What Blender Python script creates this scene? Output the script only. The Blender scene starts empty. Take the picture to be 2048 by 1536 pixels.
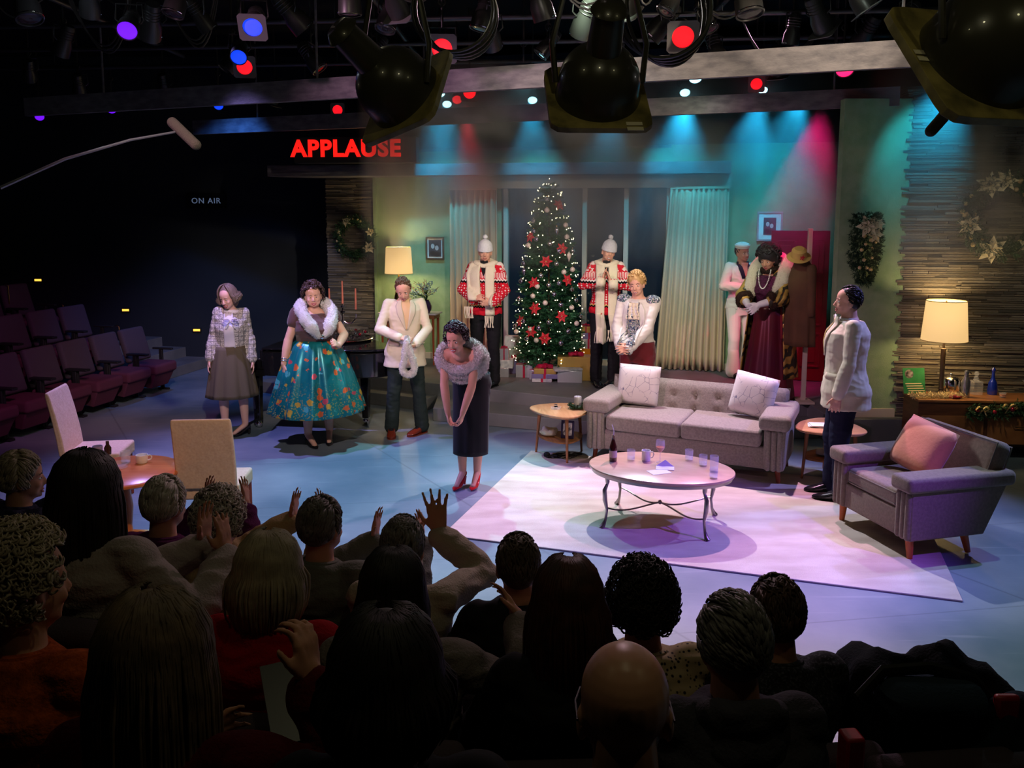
import bpy, bmesh, math, random
from math import sin, cos, pi, radians, sqrt, atan2, tan
from mathutils import Vector, Matrix, Quaternion
from mathutils.bvhtree import BVHTree
from mathutils import noise as mnoise

C = bpy.context.scene.collection
scene = bpy.context.scene
random.seed(7)

# ------------------------------------------------------------------ camera
F_PX, CY, CAM_H, PITCH = 1670.0, 631.0, 2.45, radians(7.1)
cam_data = bpy.data.cameras.new('camera')
cam_data.sensor_width = 36.0
cam_data.lens = F_PX * 36.0 / 2048.0
cam_data.shift_y = (CY - 768.0) / 2048.0
cam_data.clip_start = 0.05
cam_data.dof.use_dof = False
cam = bpy.data.objects.new('camera', cam_data)
cam.location = (0, 0, CAM_H)
cam.rotation_euler = (pi / 2 - PITCH, 0, 0)
C.objects.link(cam)
scene.camera = cam

# ------------------------------------------------------------------ colour management, world
scene.view_settings.view_transform = 'Standard'
scene.view_settings.look = 'None'
scene.view_settings.gamma = 1.0
scene.view_settings.use_curve_mapping = False
scene.view_settings.exposure = 0.0
world = bpy.data.worlds.new('theatre_dark')
scene.world = world
world.use_nodes = True
world.node_tree.nodes['Background'].inputs[0].default_value = (0.25, 0.35, 0.6, 1)
world.node_tree.nodes['Background'].inputs[1].default_value = 0.004
scene.cycles.max_bounces = 6
scene.cycles.diffuse_bounces = 2
scene.cycles.glossy_bounces = 3
scene.cycles.transmission_bounces = 5
scene.cycles.transparent_max_bounces = 8
scene.cycles.volume_bounces = 0
scene.cycles.sample_clamp_indirect = 3.0
scene.cycles.sample_clamp_direct = 0.0
scene.cycles.caustics_reflective = False
scene.cycles.caustics_refractive = False
scene.cycles.use_light_tree = True
scene.cycles.volume_step_rate = 2.0
scene.cycles.volume_max_steps = 64


def ray(x, y):
    a = (x - 1024.0) / F_PX
    b = -(y - CY) / F_PX
    c, s = cos(PITCH), sin(PITCH)
    return Vector((a, c + b * s, -s + b * c))


def PZ(x, y, z=0.0):
    """the point at height z seen at a photo position"""
    r = ray(x, y)
    t = (z - CAM_H) / r.z
    return Vector((0, 0, CAM_H)) + r * t


def PY(x, y, Y):
    """the point at distance Y seen at a photo position"""
    r = ray(x, y)
    return Vector((0, 0, CAM_H)) + r * (Y / r.y)


def PL(x, y, p0, n):
    """the point of a plane (p0, n) seen at a photo position"""
    r = ray(x, y)
    n = Vector(n)
    o = Vector((0, 0, CAM_H))
    t = (Vector(p0) - o).dot(n) / r.dot(n)
    return o + r * t


# ------------------------------------------------------------------ stage lights
def spot(name, loc, target, col, power, size=30, blend=0.5, rad=0.06):
    l = bpy.data.lights.new(name, 'SPOT')
    l.energy = power
    l.color = col
    l.spot_size = radians(size)
    l.spot_blend = blend
    l.shadow_soft_size = rad
    o = bpy.data.objects.new(name, l)
    o.location = loc
    d = Vector(target) - Vector(loc)
    o.rotation_euler = d.to_track_quat('-Z', 'Y').to_euler()
    C.objects.link(o)
    return o


def point(name, loc, col, power, rad=0.05):
    l = bpy.data.lights.new(name, 'POINT')
    l.energy = power
    l.color = col
    l.shadow_soft_size = rad
    o = bpy.data.objects.new(name, l)
    o.location = loc
    C.objects.link(o)
    return o


HAZE = 0.62
# front wash from over the audience (left to right)
spot('front_wash_warm', (3.4, 3.0, 4.5), (0.2, 10.2, 1.7), (1.0, 0.80, 0.60), 1500, 42, 0.8)
spot('front_wash_pink', (-4.2, 3.4, 4.5), (1.2, 9.8, 1.5), (1.0, 0.52, 0.80), 900, 42, 0.8)
spot('front_wash_centre', (0.2, 3.2, 4.6), (0.6, 9.8, 1.5), (1.0, 0.88, 0.76), 800, 38, 0.9)
spot('front_wash_left', (-1.0, 3.4, 4.6), (-2.6, 8.6, 1.2), (1.0, 0.82, 0.78), 820, 40, 0.8)
# back and top light that throws the shadows toward the house
spot('back_light_cool', (1.0, 9.2, 4.3), (1.2, 6.1, 0.0), (0.88, 0.86, 1.0), 820, 62, 0.6, 0.04)
spot('top_light_lilac', (-3.2, 8.2, 4.5), (-2.2, 7.4, 0.0), (0.42, 0.34, 1.0), 800, 70, 0.7, 0.04)
spot('violet_wash', (5.0, 3.4, 4.6), (1.6, 5.9, 0.0), (0.26, 0.08, 1.0), 1300, 30, 0.9, 0.05)
spot('top_light_pink', (2.6, 8.6, 4.5), (1.3, 5.9, 0.0), (1.0, 0.50, 0.78), 900, 60, 0.7, 0.04)
spot('top_light_cyan', (-0.8, 9.2, 4.4), (-1.0, 7.0, 0.0), (0.30, 0.85, 0.95), 750, 52, 0.7, 0.04)
spot('side_light_blue', (5.8, 7.2, 4.3), (2.9, 6.6, 0.8), (0.30, 0.30, 1.0), 750, 45, 0.6, 0.04)
spot('top_light_steel', (4.6, 6.6, 4.6), (3.4, 4.6, 0.0), (0.45, 0.85, 0.88), 270, 66, 0.9, 0.05)
spot('stage_left_blue', (-3.6, 10.6, 4.4), (-4.4, 12.4, 0.0), (0.06, 0.25, 1.0), 260, 70, 0.8, 0.05)
spot('seat_bank_magenta', (-2.4, 5.4, 4.4), (-5.2, 10.2, 0.3), (0.75, 0.18, 0.62), 300, 44, 0.8, 0.05)
spot('chair_amber', (-0.4, 2.6, 4.4), (-2.7, 6.0, 0.6), (1.0, 0.68, 0.45), 330, 26, 0.8, 0.05)
spot('sage_wall_wash', (0.4, 6.6, 4.4), (2.9, 11.0, 1.6), (0.75, 1.0, 0.72), 420, 40, 0.9, 0.06)
spot('stone_wash', (3.4, 5.4, 4.4), (5.0, 8.4, 1.4), (1.0, 0.86, 0.62), 150, 40, 0.9, 0.06)
# colour washes that show as beams in the haze
for i, (x, y, s, w) in enumerate(((866, 205, .8, 44), (895, 208, .6, 40), (1060, 200, 1.0, 46), (1205, 215, .5, 44), (1372, 186, 1.6, 52), (1526, 183, .9, 46), (1675, 150, .8, 56), (1905, 205, 1.0, 50))):
    p = PZ(x, y, 3.84) if i < 7 else PY(1925, 205, 7.9); wy = 12.13 - .2267 * (p.x + 1.06) if i < 7 else 9.15
    spot('cyan_beam', (p.x, wy - 1.25, 3.80), (p.x + (.12 if i in (2, 4) else 0), wy, 2.45), (0.02, 0.56, 1.0), 330 * s, w + 6, 0.8, 0.05)
p = PZ(1690, 150, 3.84); spot('pink_beam', (p.x, p.y + .3, 3.80), (p.x - .25, p.y + 1.2, 1.6), (1.0, 0.015, 0.22), 420, 36, 0.6, 0.05)
p = PZ(930, 200, 3.84); spot('red_beam', (p.x, p.y, 3.80), (p.x + .3, p.y + .6, 0), (1.0, 0.03, 0.08), 130, 34, 0.5, 0.05)
# added point lamps standing in for spill inside the rig
for loc, c, e in (((-3.2, 5.2, 3.3), (1, .86, .6), .6), ((0.6, 4.6, 3.5), (1, .95, .9), 2.6), ((3.0, 4.4, 3.5), (1, .95, .9), 1.8), ((-3.4, 6.6, 4.15), (.7, .8, 1), 3), ((-1.2, 5.4, 4.2), (1, .9, .6), 5), ((0.9, 5.8, 4.2), (1, .9, .6), 6), ((2.6, 6.4, 4.2), (.8, .95, .8), 4), ((0.2, 1.6, 3.9), (1, .92, .55), 6), ((1.7, 1.4, 3.9), (1, .92, .5), 4), ((-1.4, 1.8, 4.0), (1, .92, .5), 3)):
    point('rig_fill', loc, c, e, 0.05)
# added fill spot that rims the first rows like scattered stage light
spot('house_fill', (0.8, 8.2, 4.4), (0.0, 2.6, 1.0), (1.0, 0.62, 0.72), 260, 60, 0.9, 0.1)



# ------------------------------------------------------------------ tagging
def tag(o, label=None, cat=None, group=None, kind=None):
    if label: o['label'] = label
    if cat: o['category'] = cat
    if group: o['group'] = group
    if kind: o['kind'] = kind
    return o


def thing(name, label, cat, loc=(0, 0, 0), rz=0.0, group=None):
    o = bpy.data.objects.new(name, None)
    o.empty_display_size = 0.1
    C.objects.link(o)
    o.location = loc
    o.rotation_euler = (0, 0, rz)
    return tag(o, label, cat, group)


def children_of(o):
    return [c for c in C.objects if c.parent == o]


def copy_tree(o, parent=None):
    kids = KIDS.get(o.name, [])
    c = o.copy()
    C.objects.link(c)
    c.parent = parent
    KIDS[c.name] = []
    if parent: KIDS[parent.name].append(c)
    for ch in kids:
        copy_tree(ch, c)
    return c


KIDS = {}


def adopt(o, parent):
    KIDS.setdefault(o.name, [])
    if parent is not None:
        o.parent = parent
        KIDS.setdefault(parent.name, []).append(o)


# ------------------------------------------------------------------ materials
def principled(m):
    return m.node_tree.nodes['Principled BSDF']


MATS = {}


def mat(name, col, rough=0.6, metal=0.0, spec=0.5, col2=None, nscale=5.0, ncontrast=(0.35, 0.65), stretch=None,
        bump=0.0, bscale=60.0, emis=None, estr=0.0, trans=0.0, ior=1.45, coat=0.0, sheen=0.0, alpha=1.0, bdist=0.01):
    if name in MATS: return MATS[name]
    m = bpy.data.materials.new(name)
    m.use_nodes = True
    nt = m.node_tree
    p = principled(m)
    p.inputs['Base Color'].default_value = (*col, 1)
    p.inputs['Roughness'].default_value = rough
    p.inputs['Metallic'].default_value = metal
    p.inputs['Specular IOR Level'].default_value = spec
    p.inputs['IOR'].default_value = ior
    p.inputs['Transmission Weight'].default_value = trans
    p.inputs['Coat Weight'].default_value = coat
    p.inputs['Sheen Weight'].default_value = sheen
    p.inputs['Alpha'].default_value = alpha
    if emis:
        p.inputs['Emission Color'].default_value = (*emis, 1)
        p.inputs['Emission Strength'].default_value = estr
    tc = None
    if col2 is not None or bump:
        tc = nt.nodes.new('ShaderNodeTexCoord')
        mp = nt.nodes.new('ShaderNodeMapping')
        if stretch: mp.inputs['Scale'].default_value = stretch
        nt.links.new(tc.outputs['Object'], mp.inputs['Vector'])
    if col2 is not None:
        nz = nt.nodes.new('ShaderNodeTexNoise')
        nz.inputs['Scale'].default_value = nscale
        nz.inputs['Detail'].default_value = 5
        nt.links.new(mp.outputs[0], nz.inputs['Vector'])
        r = nt.nodes.new('ShaderNodeValToRGB')
        r.color_ramp.elements[0].position = ncontrast[0]
        r.color_ramp.elements[1].position = ncontrast[1]
        r.color_ramp.elements[0].color = (*col, 1)
        r.color_ramp.elements[1].color = (*col2, 1)
        nt.links.new(nz.outputs['Fac'], r.inputs[0])
        nt.links.new(r.outputs[0], p.inputs['Base Color'])
    if bump:
        nb = nt.nodes.new('ShaderNodeTexNoise')
        nb.inputs['Scale'].default_value = bscale
        nb.inputs['Detail'].default_value = 3
        nt.links.new(mp.outputs[0], nb.inputs['Vector'])
        b = nt.nodes.new('ShaderNodeBump')
        b.inputs['Strength'].default_value = bump
        b.inputs['Distance'].default_value = bdist
        nt.links.new(nb.outputs['Fac'], b.inputs['Height'])
        nt.links.new(b.outputs[0], p.inputs['Normal'])
    MATS[name] = m
    return m


class NT:
    """small helper to write a procedural pattern"""
    def __init__(s, m):
        s.m = m
        s.t = m.node_tree
        s.p = principled(m)
        s.tc = s.t.nodes.new('ShaderNodeTexCoord')

    def mapv(s, scale=(1, 1, 1), loc=(0, 0, 0), rot=(0, 0, 0), src='Object'):
        n = s.t.nodes.new('ShaderNodeMapping')
        n.inputs['Scale'].default_value = scale
        n.inputs['Location'].default_value = loc
        n.inputs['Rotation'].default_value = rot
        s.t.links.new(s.tc.outputs[src], n.inputs['Vector'])
        return n.outputs[0]

    def noise(s, vec, scale, detail=4, out='Fac'):
        n = s.t.nodes.new('ShaderNodeTexNoise')
        n.inputs['Scale'].default_value = scale
        n.inputs['Detail'].default_value = detail
        s.t.links.new(vec, n.inputs['Vector'])
        return n.outputs[out]

    def voro(s, vec, scale, out='Distance', feature='F1', rnd=1.0):
        n = s.t.nodes.new('ShaderNodeTexVoronoi')
        n.feature = feature
        n.inputs['Scale'].default_value = scale
        n.inputs['Randomness'].default_value = rnd
        s.t.links.new(vec, n.inputs['Vector'])
        return n.outputs[out]

    def wave(s, vec, scale, dist=0.0, dirn='X', detail=2):
        n = s.t.nodes.new('ShaderNodeTexWave')
        n.bands_direction = dirn
        n.inputs['Scale'].default_value = scale
        n.inputs['Distortion'].default_value = dist
        n.inputs['Detail'].default_value = detail
        s.t.links.new(vec, n.inputs['Vector'])
        return n.outputs['Fac']

    def sep(s, vec, k):
        n = s.t.nodes.new('ShaderNodeSeparateXYZ')
        s.t.links.new(vec, n.inputs[0])
        return n.outputs[k]

    def math(s, op, a, b=None, c=None):
        n = s.t.nodes.new('ShaderNodeMath')
        n.operation = op
        for i, v in enumerate((a, b, c)):
            if v is None: continue
            if isinstance(v, (int, float)): n.inputs[i].default_value = v
            else: s.t.links.new(v, n.inputs[i])
        return n.outputs[0]

    def ramp(s, fac, stops, const=False):
        n = s.t.nodes.new('ShaderNodeValToRGB')
        cr = n.color_ramp
        if const: cr.interpolation = 'CONSTANT'
        while len(cr.elements) < len(stops): cr.elements.new(0.5)
        for e, (pos, col) in zip(cr.elements, stops):
            e.position = pos
            e.color = (*col, 1) if len(col) == 3 else col
        s.t.links.new(fac, n.inputs[0])
        return n.outputs[0]

    def mix(s, fac, a, b):
        n = s.t.nodes.new('ShaderNodeMix')
        n.data_type = 'RGBA'
        for sock, v in ((n.inputs[0], fac), (n.inputs[6], a), (n.inputs[7], b)):
            if isinstance(v, (int, float)): sock.default_value = v
            elif isinstance(v, tuple): sock.default_value = (*v, 1) if len(v) == 3 else v
            else: s.t.links.new(v, sock)
        return n.outputs[2]

    def base(s, c): s.t.links.new(c, s.p.inputs['Base Color'])

    def bump(s, h, strength=0.5, dist=0.01):
        b = s.t.nodes.new('ShaderNodeBump')
        b.inputs['Strength'].default_value = strength
        b.inputs['Distance'].default_value = dist
        s.t.links.new(h, b.inputs['Height'])
        s.t.links.new(b.outputs[0], s.p.inputs['Normal'])


def lin(r, g, b):
    """sRGB 0-255 to linear"""
    f = lambda v: (v / 255 / 12.92) if v / 255 <= 0.04045 else ((v / 255 + 0.055) / 1.055) ** 2.4
    return (f(r), f(g), f(b))


# ------------------------------------------------------------------ mesh builder
def displace(me, fn):
    """moves every vertex along its normal by fn(position)"""
    n = len(me.vertices)
    co, no = [0.0] * (3 * n), [0.0] * (3 * n)
    me.vertices.foreach_get('co', co)
    me.vertex_normals.foreach_get('vector', no)
    for i in range(0, 3 * n, 3):
        k = fn(Vector(co[i:i + 3]))
        co[i] += no[i] * k; co[i + 1] += no[i + 1] * k; co[i + 2] += no[i + 2] * k
    me.vertices.foreach_set('co', co)
    me.update()


def frame(d, up=(0, 0, 1)):
    """matrix whose local z runs along d"""
    z = Vector(d).normalized()
    u = Vector(up)
    if abs(z.dot(u.normalized())) > 0.98: u = Vector((0, 1, 0)) if abs(z.y) < 0.9 else Vector((1, 0, 0))
    x = u.cross(z).normalized()
    y = z.cross(x).normalized()
    return Matrix((x, y, z)).transposed()


BENCH = bpy.data.scenes.new('bench')


class MB:
    def __init__(s):
        s.v = []
        s.f = []
        s.mi = []
        s.cur = 0

    def add(s, vs, fs, M=None):
        b = len(s.v)
        if M is not None: vs = [M @ Vector(v) for v in vs]
        s.v.extend(tuple(v) for v in vs)
        s.f.extend(tuple(i + b for i in f) for f in fs)
        s.mi.extend([s.cur] * len(fs))
        return s

    def box(s, c, size, M=None, taper=1.0, rz=0.0):
        x, y, z = (k / 2 for k in size)
        t = taper
        vs = [(-x * t, -y * t, -z), (x * t, -y * t, -z), (x * t, y * t, -z), (-x * t, y * t, -z), (-x, -y, z), (x, -y, z), (x, y, z), (-x, y, z)]
        R = Matrix.Rotation(rz, 3, 'Z')
        vs = [R @ Vector(v) + Vector(c) for v in vs]
        return s.add(vs, [(0, 3, 2, 1), (4, 5, 6, 7), (0, 1, 5, 4), (1, 2, 6, 5), (2, 3, 7, 6), (3, 0, 4, 7)], M)

    def rings(s, rings, M=None, cap0=True, cap1=True, closed=True):
        n = len(rings[0])
        vs = [p for r in rings for p in r]
        fs = []
        for i in range(len(rings) - 1):
            for j in range(n if closed else n - 1):
                k = (j + 1) % n
                fs.append((i * n + j, i * n + k, (i + 1) * n + k, (i + 1) * n + j))
        if cap0: fs.append(tuple(range(n - 1, -1, -1)))
        if cap1: fs.append(tuple((len(rings) - 1) * n + j for j in range(n)))
        return s.add(vs, fs, M)

    def cone(s, p0, p1, r0, r1, n=16, M=None, cap=True):
        p0, p1 = Vector(p0), Vector(p1)
        R = frame(p1 - p0)
        a = [[p + R @ Vector((r * cos(2 * pi * j / n), r * sin(2 * pi * j / n), 0)) for j in range(n)] for p, r in ((p0, r0), (p1, r1))]
        return s.rings(a, M, cap, cap)

    def capsule(s, p0, p1, r0, r1=None, n=14, M=None, squash=1.0, up=(0, 0, 1)):
        r1 = r0 if r1 is None else r1
        p0, p1 = Vector(p0), Vector(p1)
        R = frame((p1 - p0) if (p1 - p0).length > 1e-6 else (0, 0, 1), up)
        rs = []
        for k in range(1, 5):
            a = pi / 2 * k / 4
            rs.append((p0, r0 * sin(a), -r0 * cos(a)))
        for k in range(0, 4):
            a = pi / 2 * (1 - k / 4)
            rs.append((p1, r1 * sin(a), r1 * cos(a)))
        rings = [[p + R @ Vector((r * cos(2 * pi * j / n), r * squash * sin(2 * pi * j / n), h)) for j in range(n)] for p, r, h in rs]
        return s.rings(rings, M)

    def tube(s, pts, r, n=8, M=None, squash=1.0):
        pts = [Vector(p) for p in pts]
        rings = []
        R = None
        up = Vector((0, 0, 1))
        for i, p in enumerate(pts):
            d = (pts[min(i + 1, len(pts) - 1)] - pts[max(i - 1, 0)])
            if d.length < 1e-9: d = Vector((0, 0, 1))
            if R is None: R = frame(d)
            else:
                z = d.normalized()
                x = R.col[0] - z * R.col[0].dot(z)
                x = x.normalized() if x.length > 1e-6 else frame(d).col[0]
                y = z.cross(x)
                R = Matrix((x, y, z)).transposed()
            rr = r[i] if isinstance(r, (list, tuple)) else r
            rings.append([p + R @ Vector((rr * cos(2 * pi * j / n), rr * squash * sin(2 * pi * j / n), 0)) for j in range(n)])
        return s.rings(rings, M)

    def ell(s, c, r, M=None, n=16, m=10, R=None):
        if isinstance(r, (int, float)): r = (r, r, r)
        c = Vector(c)
        rings = []
        for i in range(1, m):
            a = pi * i / m
            ring = []
            for j in range(n):
                v = Vector((r[0] * sin(a) * cos(2 * pi * j / n), r[1] * sin(a) * sin(2 * pi * j / n), -r[2] * cos(a)))
                if R is not None: v = R @ v
                ring.append(c + v)
            rings.append(ring)
        b = len(s.v)
        s.rings(rings, M, False, False)
        lo, hi = Vector((0, 0, -r[2])), Vector((0, 0, r[2]))
        if R is not None: lo, hi = R @ lo, R @ hi
        k = len(s.v)
        s.add([c + lo, c + hi], [], M)
        L = len(rings)
        for j in range(n):
            q = (j + 1) % n
            s.f.append((k, b + q, b + j)); s.mi.append(s.cur)
            s.f.append((k + 1, b + (L - 1) * n + j, b + (L - 1) * n + q)); s.mi.append(s.cur)
        return s

    def lathe(s, prof, n=24, M=None, cap0=True, cap1=True, sy=1.0):
        rings = [[Vector((r * cos(2 * pi * j / n), sy * r * sin(2 * pi * j / n), z)) for j in range(n)] for r, z in prof]
        return s.rings(rings, M, cap0, cap1)

    def prism(s, poly, z0, z1, M=None):
        return s.rings([[Vector((x, y, z0)) for x, y in poly], [Vector((x, y, z1)) for x, y in poly]], M)

    def plate(s, pts, n, t):
        """a flat outline in 3D given thickness t along n"""
        n = Vector(n).normalized() * t
        return s.rings([[Vector(p) for p in pts], [Vector(p) + n for p in pts]])

    def grid(s, rows, M=None):
        n = len(rows[0])
        vs = [p for r in rows for p in r]
        fs = [(i * n + j, i * n + j + 1, (i + 1) * n + j + 1, (i + 1) * n + j) for i in range(len(rows) - 1) for j in range(n - 1)]
        return s.add(vs, fs, M)

    def torus(s, c, R, r, n=24, m=8, M=None, Rm=None, arc=2 * pi):
        c = Vector(c)
        k = n if abs(arc - 2 * pi) < 1e-6 else n + 1
        rings = []
        for i in range(k):
            a = arc * i / n
            ring = []
            for j in range(m):
                b = 2 * pi * j / m
                v = Vector(((R + r * cos(b)) * cos(a), (R + r * cos(b)) * sin(a), r * sin(b)))
                if Rm is not None: v = Rm @ v
                ring.append(c + v)
            rings.append(ring)
        if k == n: rings.append(rings[0])
        return s.rings(rings, M, k != n, k != n)

    def build(s, name, m=None, parent=None, smooth=True, bevel=0.0, seg=2, subsurf=0, remesh=0.0, smooth_it=0, loc=None, rz=0.0,
              solid=0.0, angle=40, disp=None):
        me = bpy.data.meshes.new(name)
        me.from_pydata(s.v, [], s.f)
        ms = m if isinstance(m, (list, tuple)) else [m]
        for k in ms:
            if k is not None: me.materials.append(k)
        if len(ms) > 1: me.polygons.foreach_set('material_index', s.mi)
        bm = bmesh.new()
        bm.from_mesh(me)
        bmesh.ops.remove_doubles(bm, verts=bm.verts, dist=1e-6)
        if not solid and not remesh: bmesh.ops.recalc_face_normals(bm, faces=bm.faces)
        bm.to_mesh(me)
        bm.free()
        o = bpy.data.objects.new(name, me)
        C.objects.link(o)
        if remesh:
            md = o.modifiers.new('r', 'REMESH')
            md.mode = 'VOXEL'
            md.voxel_size = remesh
            md.adaptivity = 0
            if smooth_it:
                sm = o.modifiers.new('s', 'SMOOTH')
                sm.factor = 0.5
                sm.iterations = smooth_it
            C.objects.unlink(o)
            BENCH.collection.objects.link(o)
            BENCH.view_layers[0].update()
            dg = BENCH.view_layers[0].depsgraph
            ne = bpy.data.meshes.new_from_object(o.evaluated_get(dg))
            BENCH.collection.objects.unlink(o)
            C.objects.link(o)
            o.modifiers.clear()
            o.data = ne
            bpy.data.meshes.remove(me)
            me = ne
            me.name = name
            if not me.materials and ms[0] is not None: me.materials.append(ms[0])
        if disp: disp(me)
        if smooth:
            me.polygons.foreach_set('use_smooth', [True] * len(me.polygons))
            if not remesh and angle < 180:
                try: me.set_sharp_from_angle(angle=radians(angle))
                except Exception: pass
        if solid:
            md = o.modifiers.new('t', 'SOLIDIFY')
            md.thickness = abs(solid)
            md.offset = 0 if solid > 0 else -1
        if bevel:
            md = o.modifiers.new('b', 'BEVEL')
            md.width = bevel
            md.segments = seg
            md.limit_method = 'ANGLE'
            md.angle_limit = radians(35)
            md.harden_normals = False
        if subsurf:
            md = o.modifiers.new('u', 'SUBSURF')
            md.levels = md.render_levels = subsurf
        if loc is not None: o.location = loc
        if rz: o.rotation_euler = (0, 0, rz)
        adopt(o, parent)
        return o


def T(loc=(0, 0, 0), rz=0.0, rx=0.0, ry=0.0, s=1.0):
    M = Matrix.Translation(loc) @ Matrix.Rotation(rz, 4, 'Z') @ Matrix.Rotation(ry, 4, 'Y') @ Matrix.Rotation(rx, 4, 'X')
    if s != 1.0: M = M @ Matrix.Scale(s, 4)
    return M


def thing_box(name, label, cat, m, c, size, group=None, rz=0.0, bevel=0.0):
    b = MB()
    b.box((0, 0, 0), size)
    o = b.build(name, m, None, bevel=bevel, loc=c, rz=rz)
    return tag(o, label, cat, group)


def text_mesh(name, txt, size, m, parent=None, M=None, extrude=0.004, spacing=1.0, bold=0.0):
    cu = bpy.data.curves.new(name, 'FONT')
    cu.body = txt
    cu.size = size
    cu.extrude = extrude
    cu.offset = bold
    cu.align_x = 'CENTER'
    cu.align_y = 'CENTER'
    cu.space_character = spacing
    o = bpy.data.objects.new(name, cu)
    C.objects.link(o)
    dg = bpy.context.evaluated_depsgraph_get()
    me = bpy.data.meshes.new_from_object(o.evaluated_get(dg))
    C.objects.unlink(o)
    bpy.data.objects.remove(o)
    if M is not None: me.transform(M)
    me.materials.clear()
    me.materials.append(m)
    o = bpy.data.objects.new(name, me)
    C.objects.link(o)
    adopt(o, parent)
    return o

# ------------------------------------------------------------------ room shell
def struct(name, b, m, **k):
    o = b.build(name, m, None, **k)
    o['kind'] = 'structure'
    return o


m_floor = mat('stage_floor_paint', lin(128, 140, 150), rough=0.42, spec=0.45)
_n = NT(m_floor)
_v = _n.mapv()
_a = _n.ramp(_n.noise(_v, 0.9, 6), [(0.35, lin(92, 110, 122)), (0.65, lin(136, 146, 154))])
_s = _n.ramp(_n.noise(_n.mapv((1, 14, 1), rot=(0, 0, 0.3)), 1.3, 3), [(0.62, (0, 0, 0)), (0.72, (1, 1, 1))])
_k = _n.ramp(_n.voro(_n.mapv((0.41, 0.82, 1), rot=(0, 0, -0.3)), 1.0, feature='DISTANCE_TO_EDGE', rnd=0.0), [(0.0, (1, 1, 1)), (0.006, (0, 0, 0))])
_c = _n.mix(_n.math('MULTIPLY', _s, 0.25), _a, lin(176, 180, 184))
_c = _n.mix(_n.math('MULTIPLY', _k, 0.45), _c, lin(60, 70, 80))
_n.base(_c)
_n.bump(_n.noise(_v, 30, 3), 0.15, 0.004)
m_black = mat('black_masking', (0.012, 0.013, 0.016), rough=0.95, spec=0.05)
m_dark = mat('matte_black', (0.015, 0.015, 0.016), rough=0.55, spec=0.3)
m_platform = mat('platform_paint', lin(92, 96, 98), rough=0.55, spec=0.4, col2=lin(112, 114, 114), nscale=2.5)
m_wallgreen = mat('sage_wall_paint', lin(132, 160, 118), rough=0.85, spec=0.2, col2=lin(146, 170, 130), nscale=9, bump=0.25, bscale=120)
m_cream = mat('cream_trim_paint', lin(200, 190, 170), rough=0.6, spec=0.3)
m_beam = mat('grey_timber', lin(88, 86, 90), rough=0.75, spec=0.25, col2=lin(116, 112, 114), nscale=3, stretch=(0.6, 6, 6), bump=0.3, bscale=20)
m_stone = mat('stacked_slate', lin(84, 80, 72), rough=0.85, spec=0.25, col2=lin(134, 126, 112), nscale=7, stretch=(1, 1, 5), bump=0.4, bscale=38)
_n = NT(m_stone)
_g = _n.t.nodes.new('ShaderNodeNewGeometry')
_isl = _n.ramp(_g.outputs['Random Per Island'], [(0.0, lin(70, 68, 62)), (0.35, lin(104, 98, 88)), (0.7, lin(124, 114, 98)), (1.0, lin(146, 138, 124))])
_n.base(_n.mix(_n.math('MULTIPLY', _n.noise(_n.mapv((1, 1, 2.5)), 22, 4), .55), _isl, lin(84, 80, 74)))
m_glass_dark = mat('dark_window_glass', (0.01, 0.02, 0.03), rough=0.08, spec=0.6)
m_tread = mat('blue_carpet_step', (0.05, 0.07, 0.11), rough=0.9, spec=0.1)

b = MB(); b.box((0, 6.5, -0.05), (18, 17, 0.1)); struct('floor', b, m_floor, smooth=False)
b = MB(); b.box((0, 6.5, 4.95), (18, 17, 0.1)); struct('ceiling', b, m_black, smooth=False)
b = MB(); b.box((0, 15.0, 2.45), (18, 0.1, 5)); struct('wall_back', b, m_black, smooth=False)
b = MB(); b.box((-8.9, 6.5, 2.45), (0.1, 17, 5)); struct('wall_left', b, m_black, smooth=False)
b = MB(); b.box((8.9, 6.5, 2.45), (0.1, 17, 5)); struct('wall_right', b, m_black, smooth=False)
b = MB(); b.box((0, -1.9, 2.45), (18, 0.1, 5)); struct('wall_behind', b, m_black, smooth=False)

# upstage platform and its step
BW0, BW1 = Vector((-1.06, 12.13, 0)), Vector((2.91, 11.23, 0))       # back wall of the set at the platform
BWD = (BW1 - BW0).normalized()
BWN = Vector((BWD.y, -BWD.x, 0))                                       # towards the audience


def BW(x, y, off=0.0):
    """a point of the set's back wall (moved off towards the audience) at a photo position"""
    return PL(x, y, BW0 + BWN * off, BWN)


def bwpt(u, z, off=0.0):
    p = BW0 + BWD * u + BWN * off
    return Vector((p.x, p.y, z))


plat = [(-3.6, 13.2), (-3.3, 11.5), (-1.7, 10.7), (0.81, 9.45), (2.0, 9.2), (3.35, 9.25), (3.35, 8.5), (4.3, 8.5), (4.3, 12.0), (3.4, 13.2)]
b = MB(); b.prism(plat, 0.001, 0.30)
tag(b.build('stage_platform', m_platform, bevel=0.006), 'low dark grey platform that raises the living room set', 'platform')
for nm, poly, lb in (('platform_step', [(-3.5, 11.2), (-1.72, 10.42), (-1.05, 10.1), (-0.95, 10.35), (-1.7, 10.72), (-3.3, 11.49)], 'long dark step along the platform behind the piano'),
                     ('platform_step', [(-0.93, 9.61), (0.78, 9.0), (2.2, 8.75), (3.34, 8.85), (3.34, 9.24), (2.0, 9.19), (0.81, 9.44), (-0.93, 10.29)], 'wide grey box step in front of the platform behind the sofa')):
    b = MB(); b.prism(poly, 0.001, 0.155)
    tag(b.build(nm, m_platform, bevel=0.006), lb, 'step')

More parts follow.
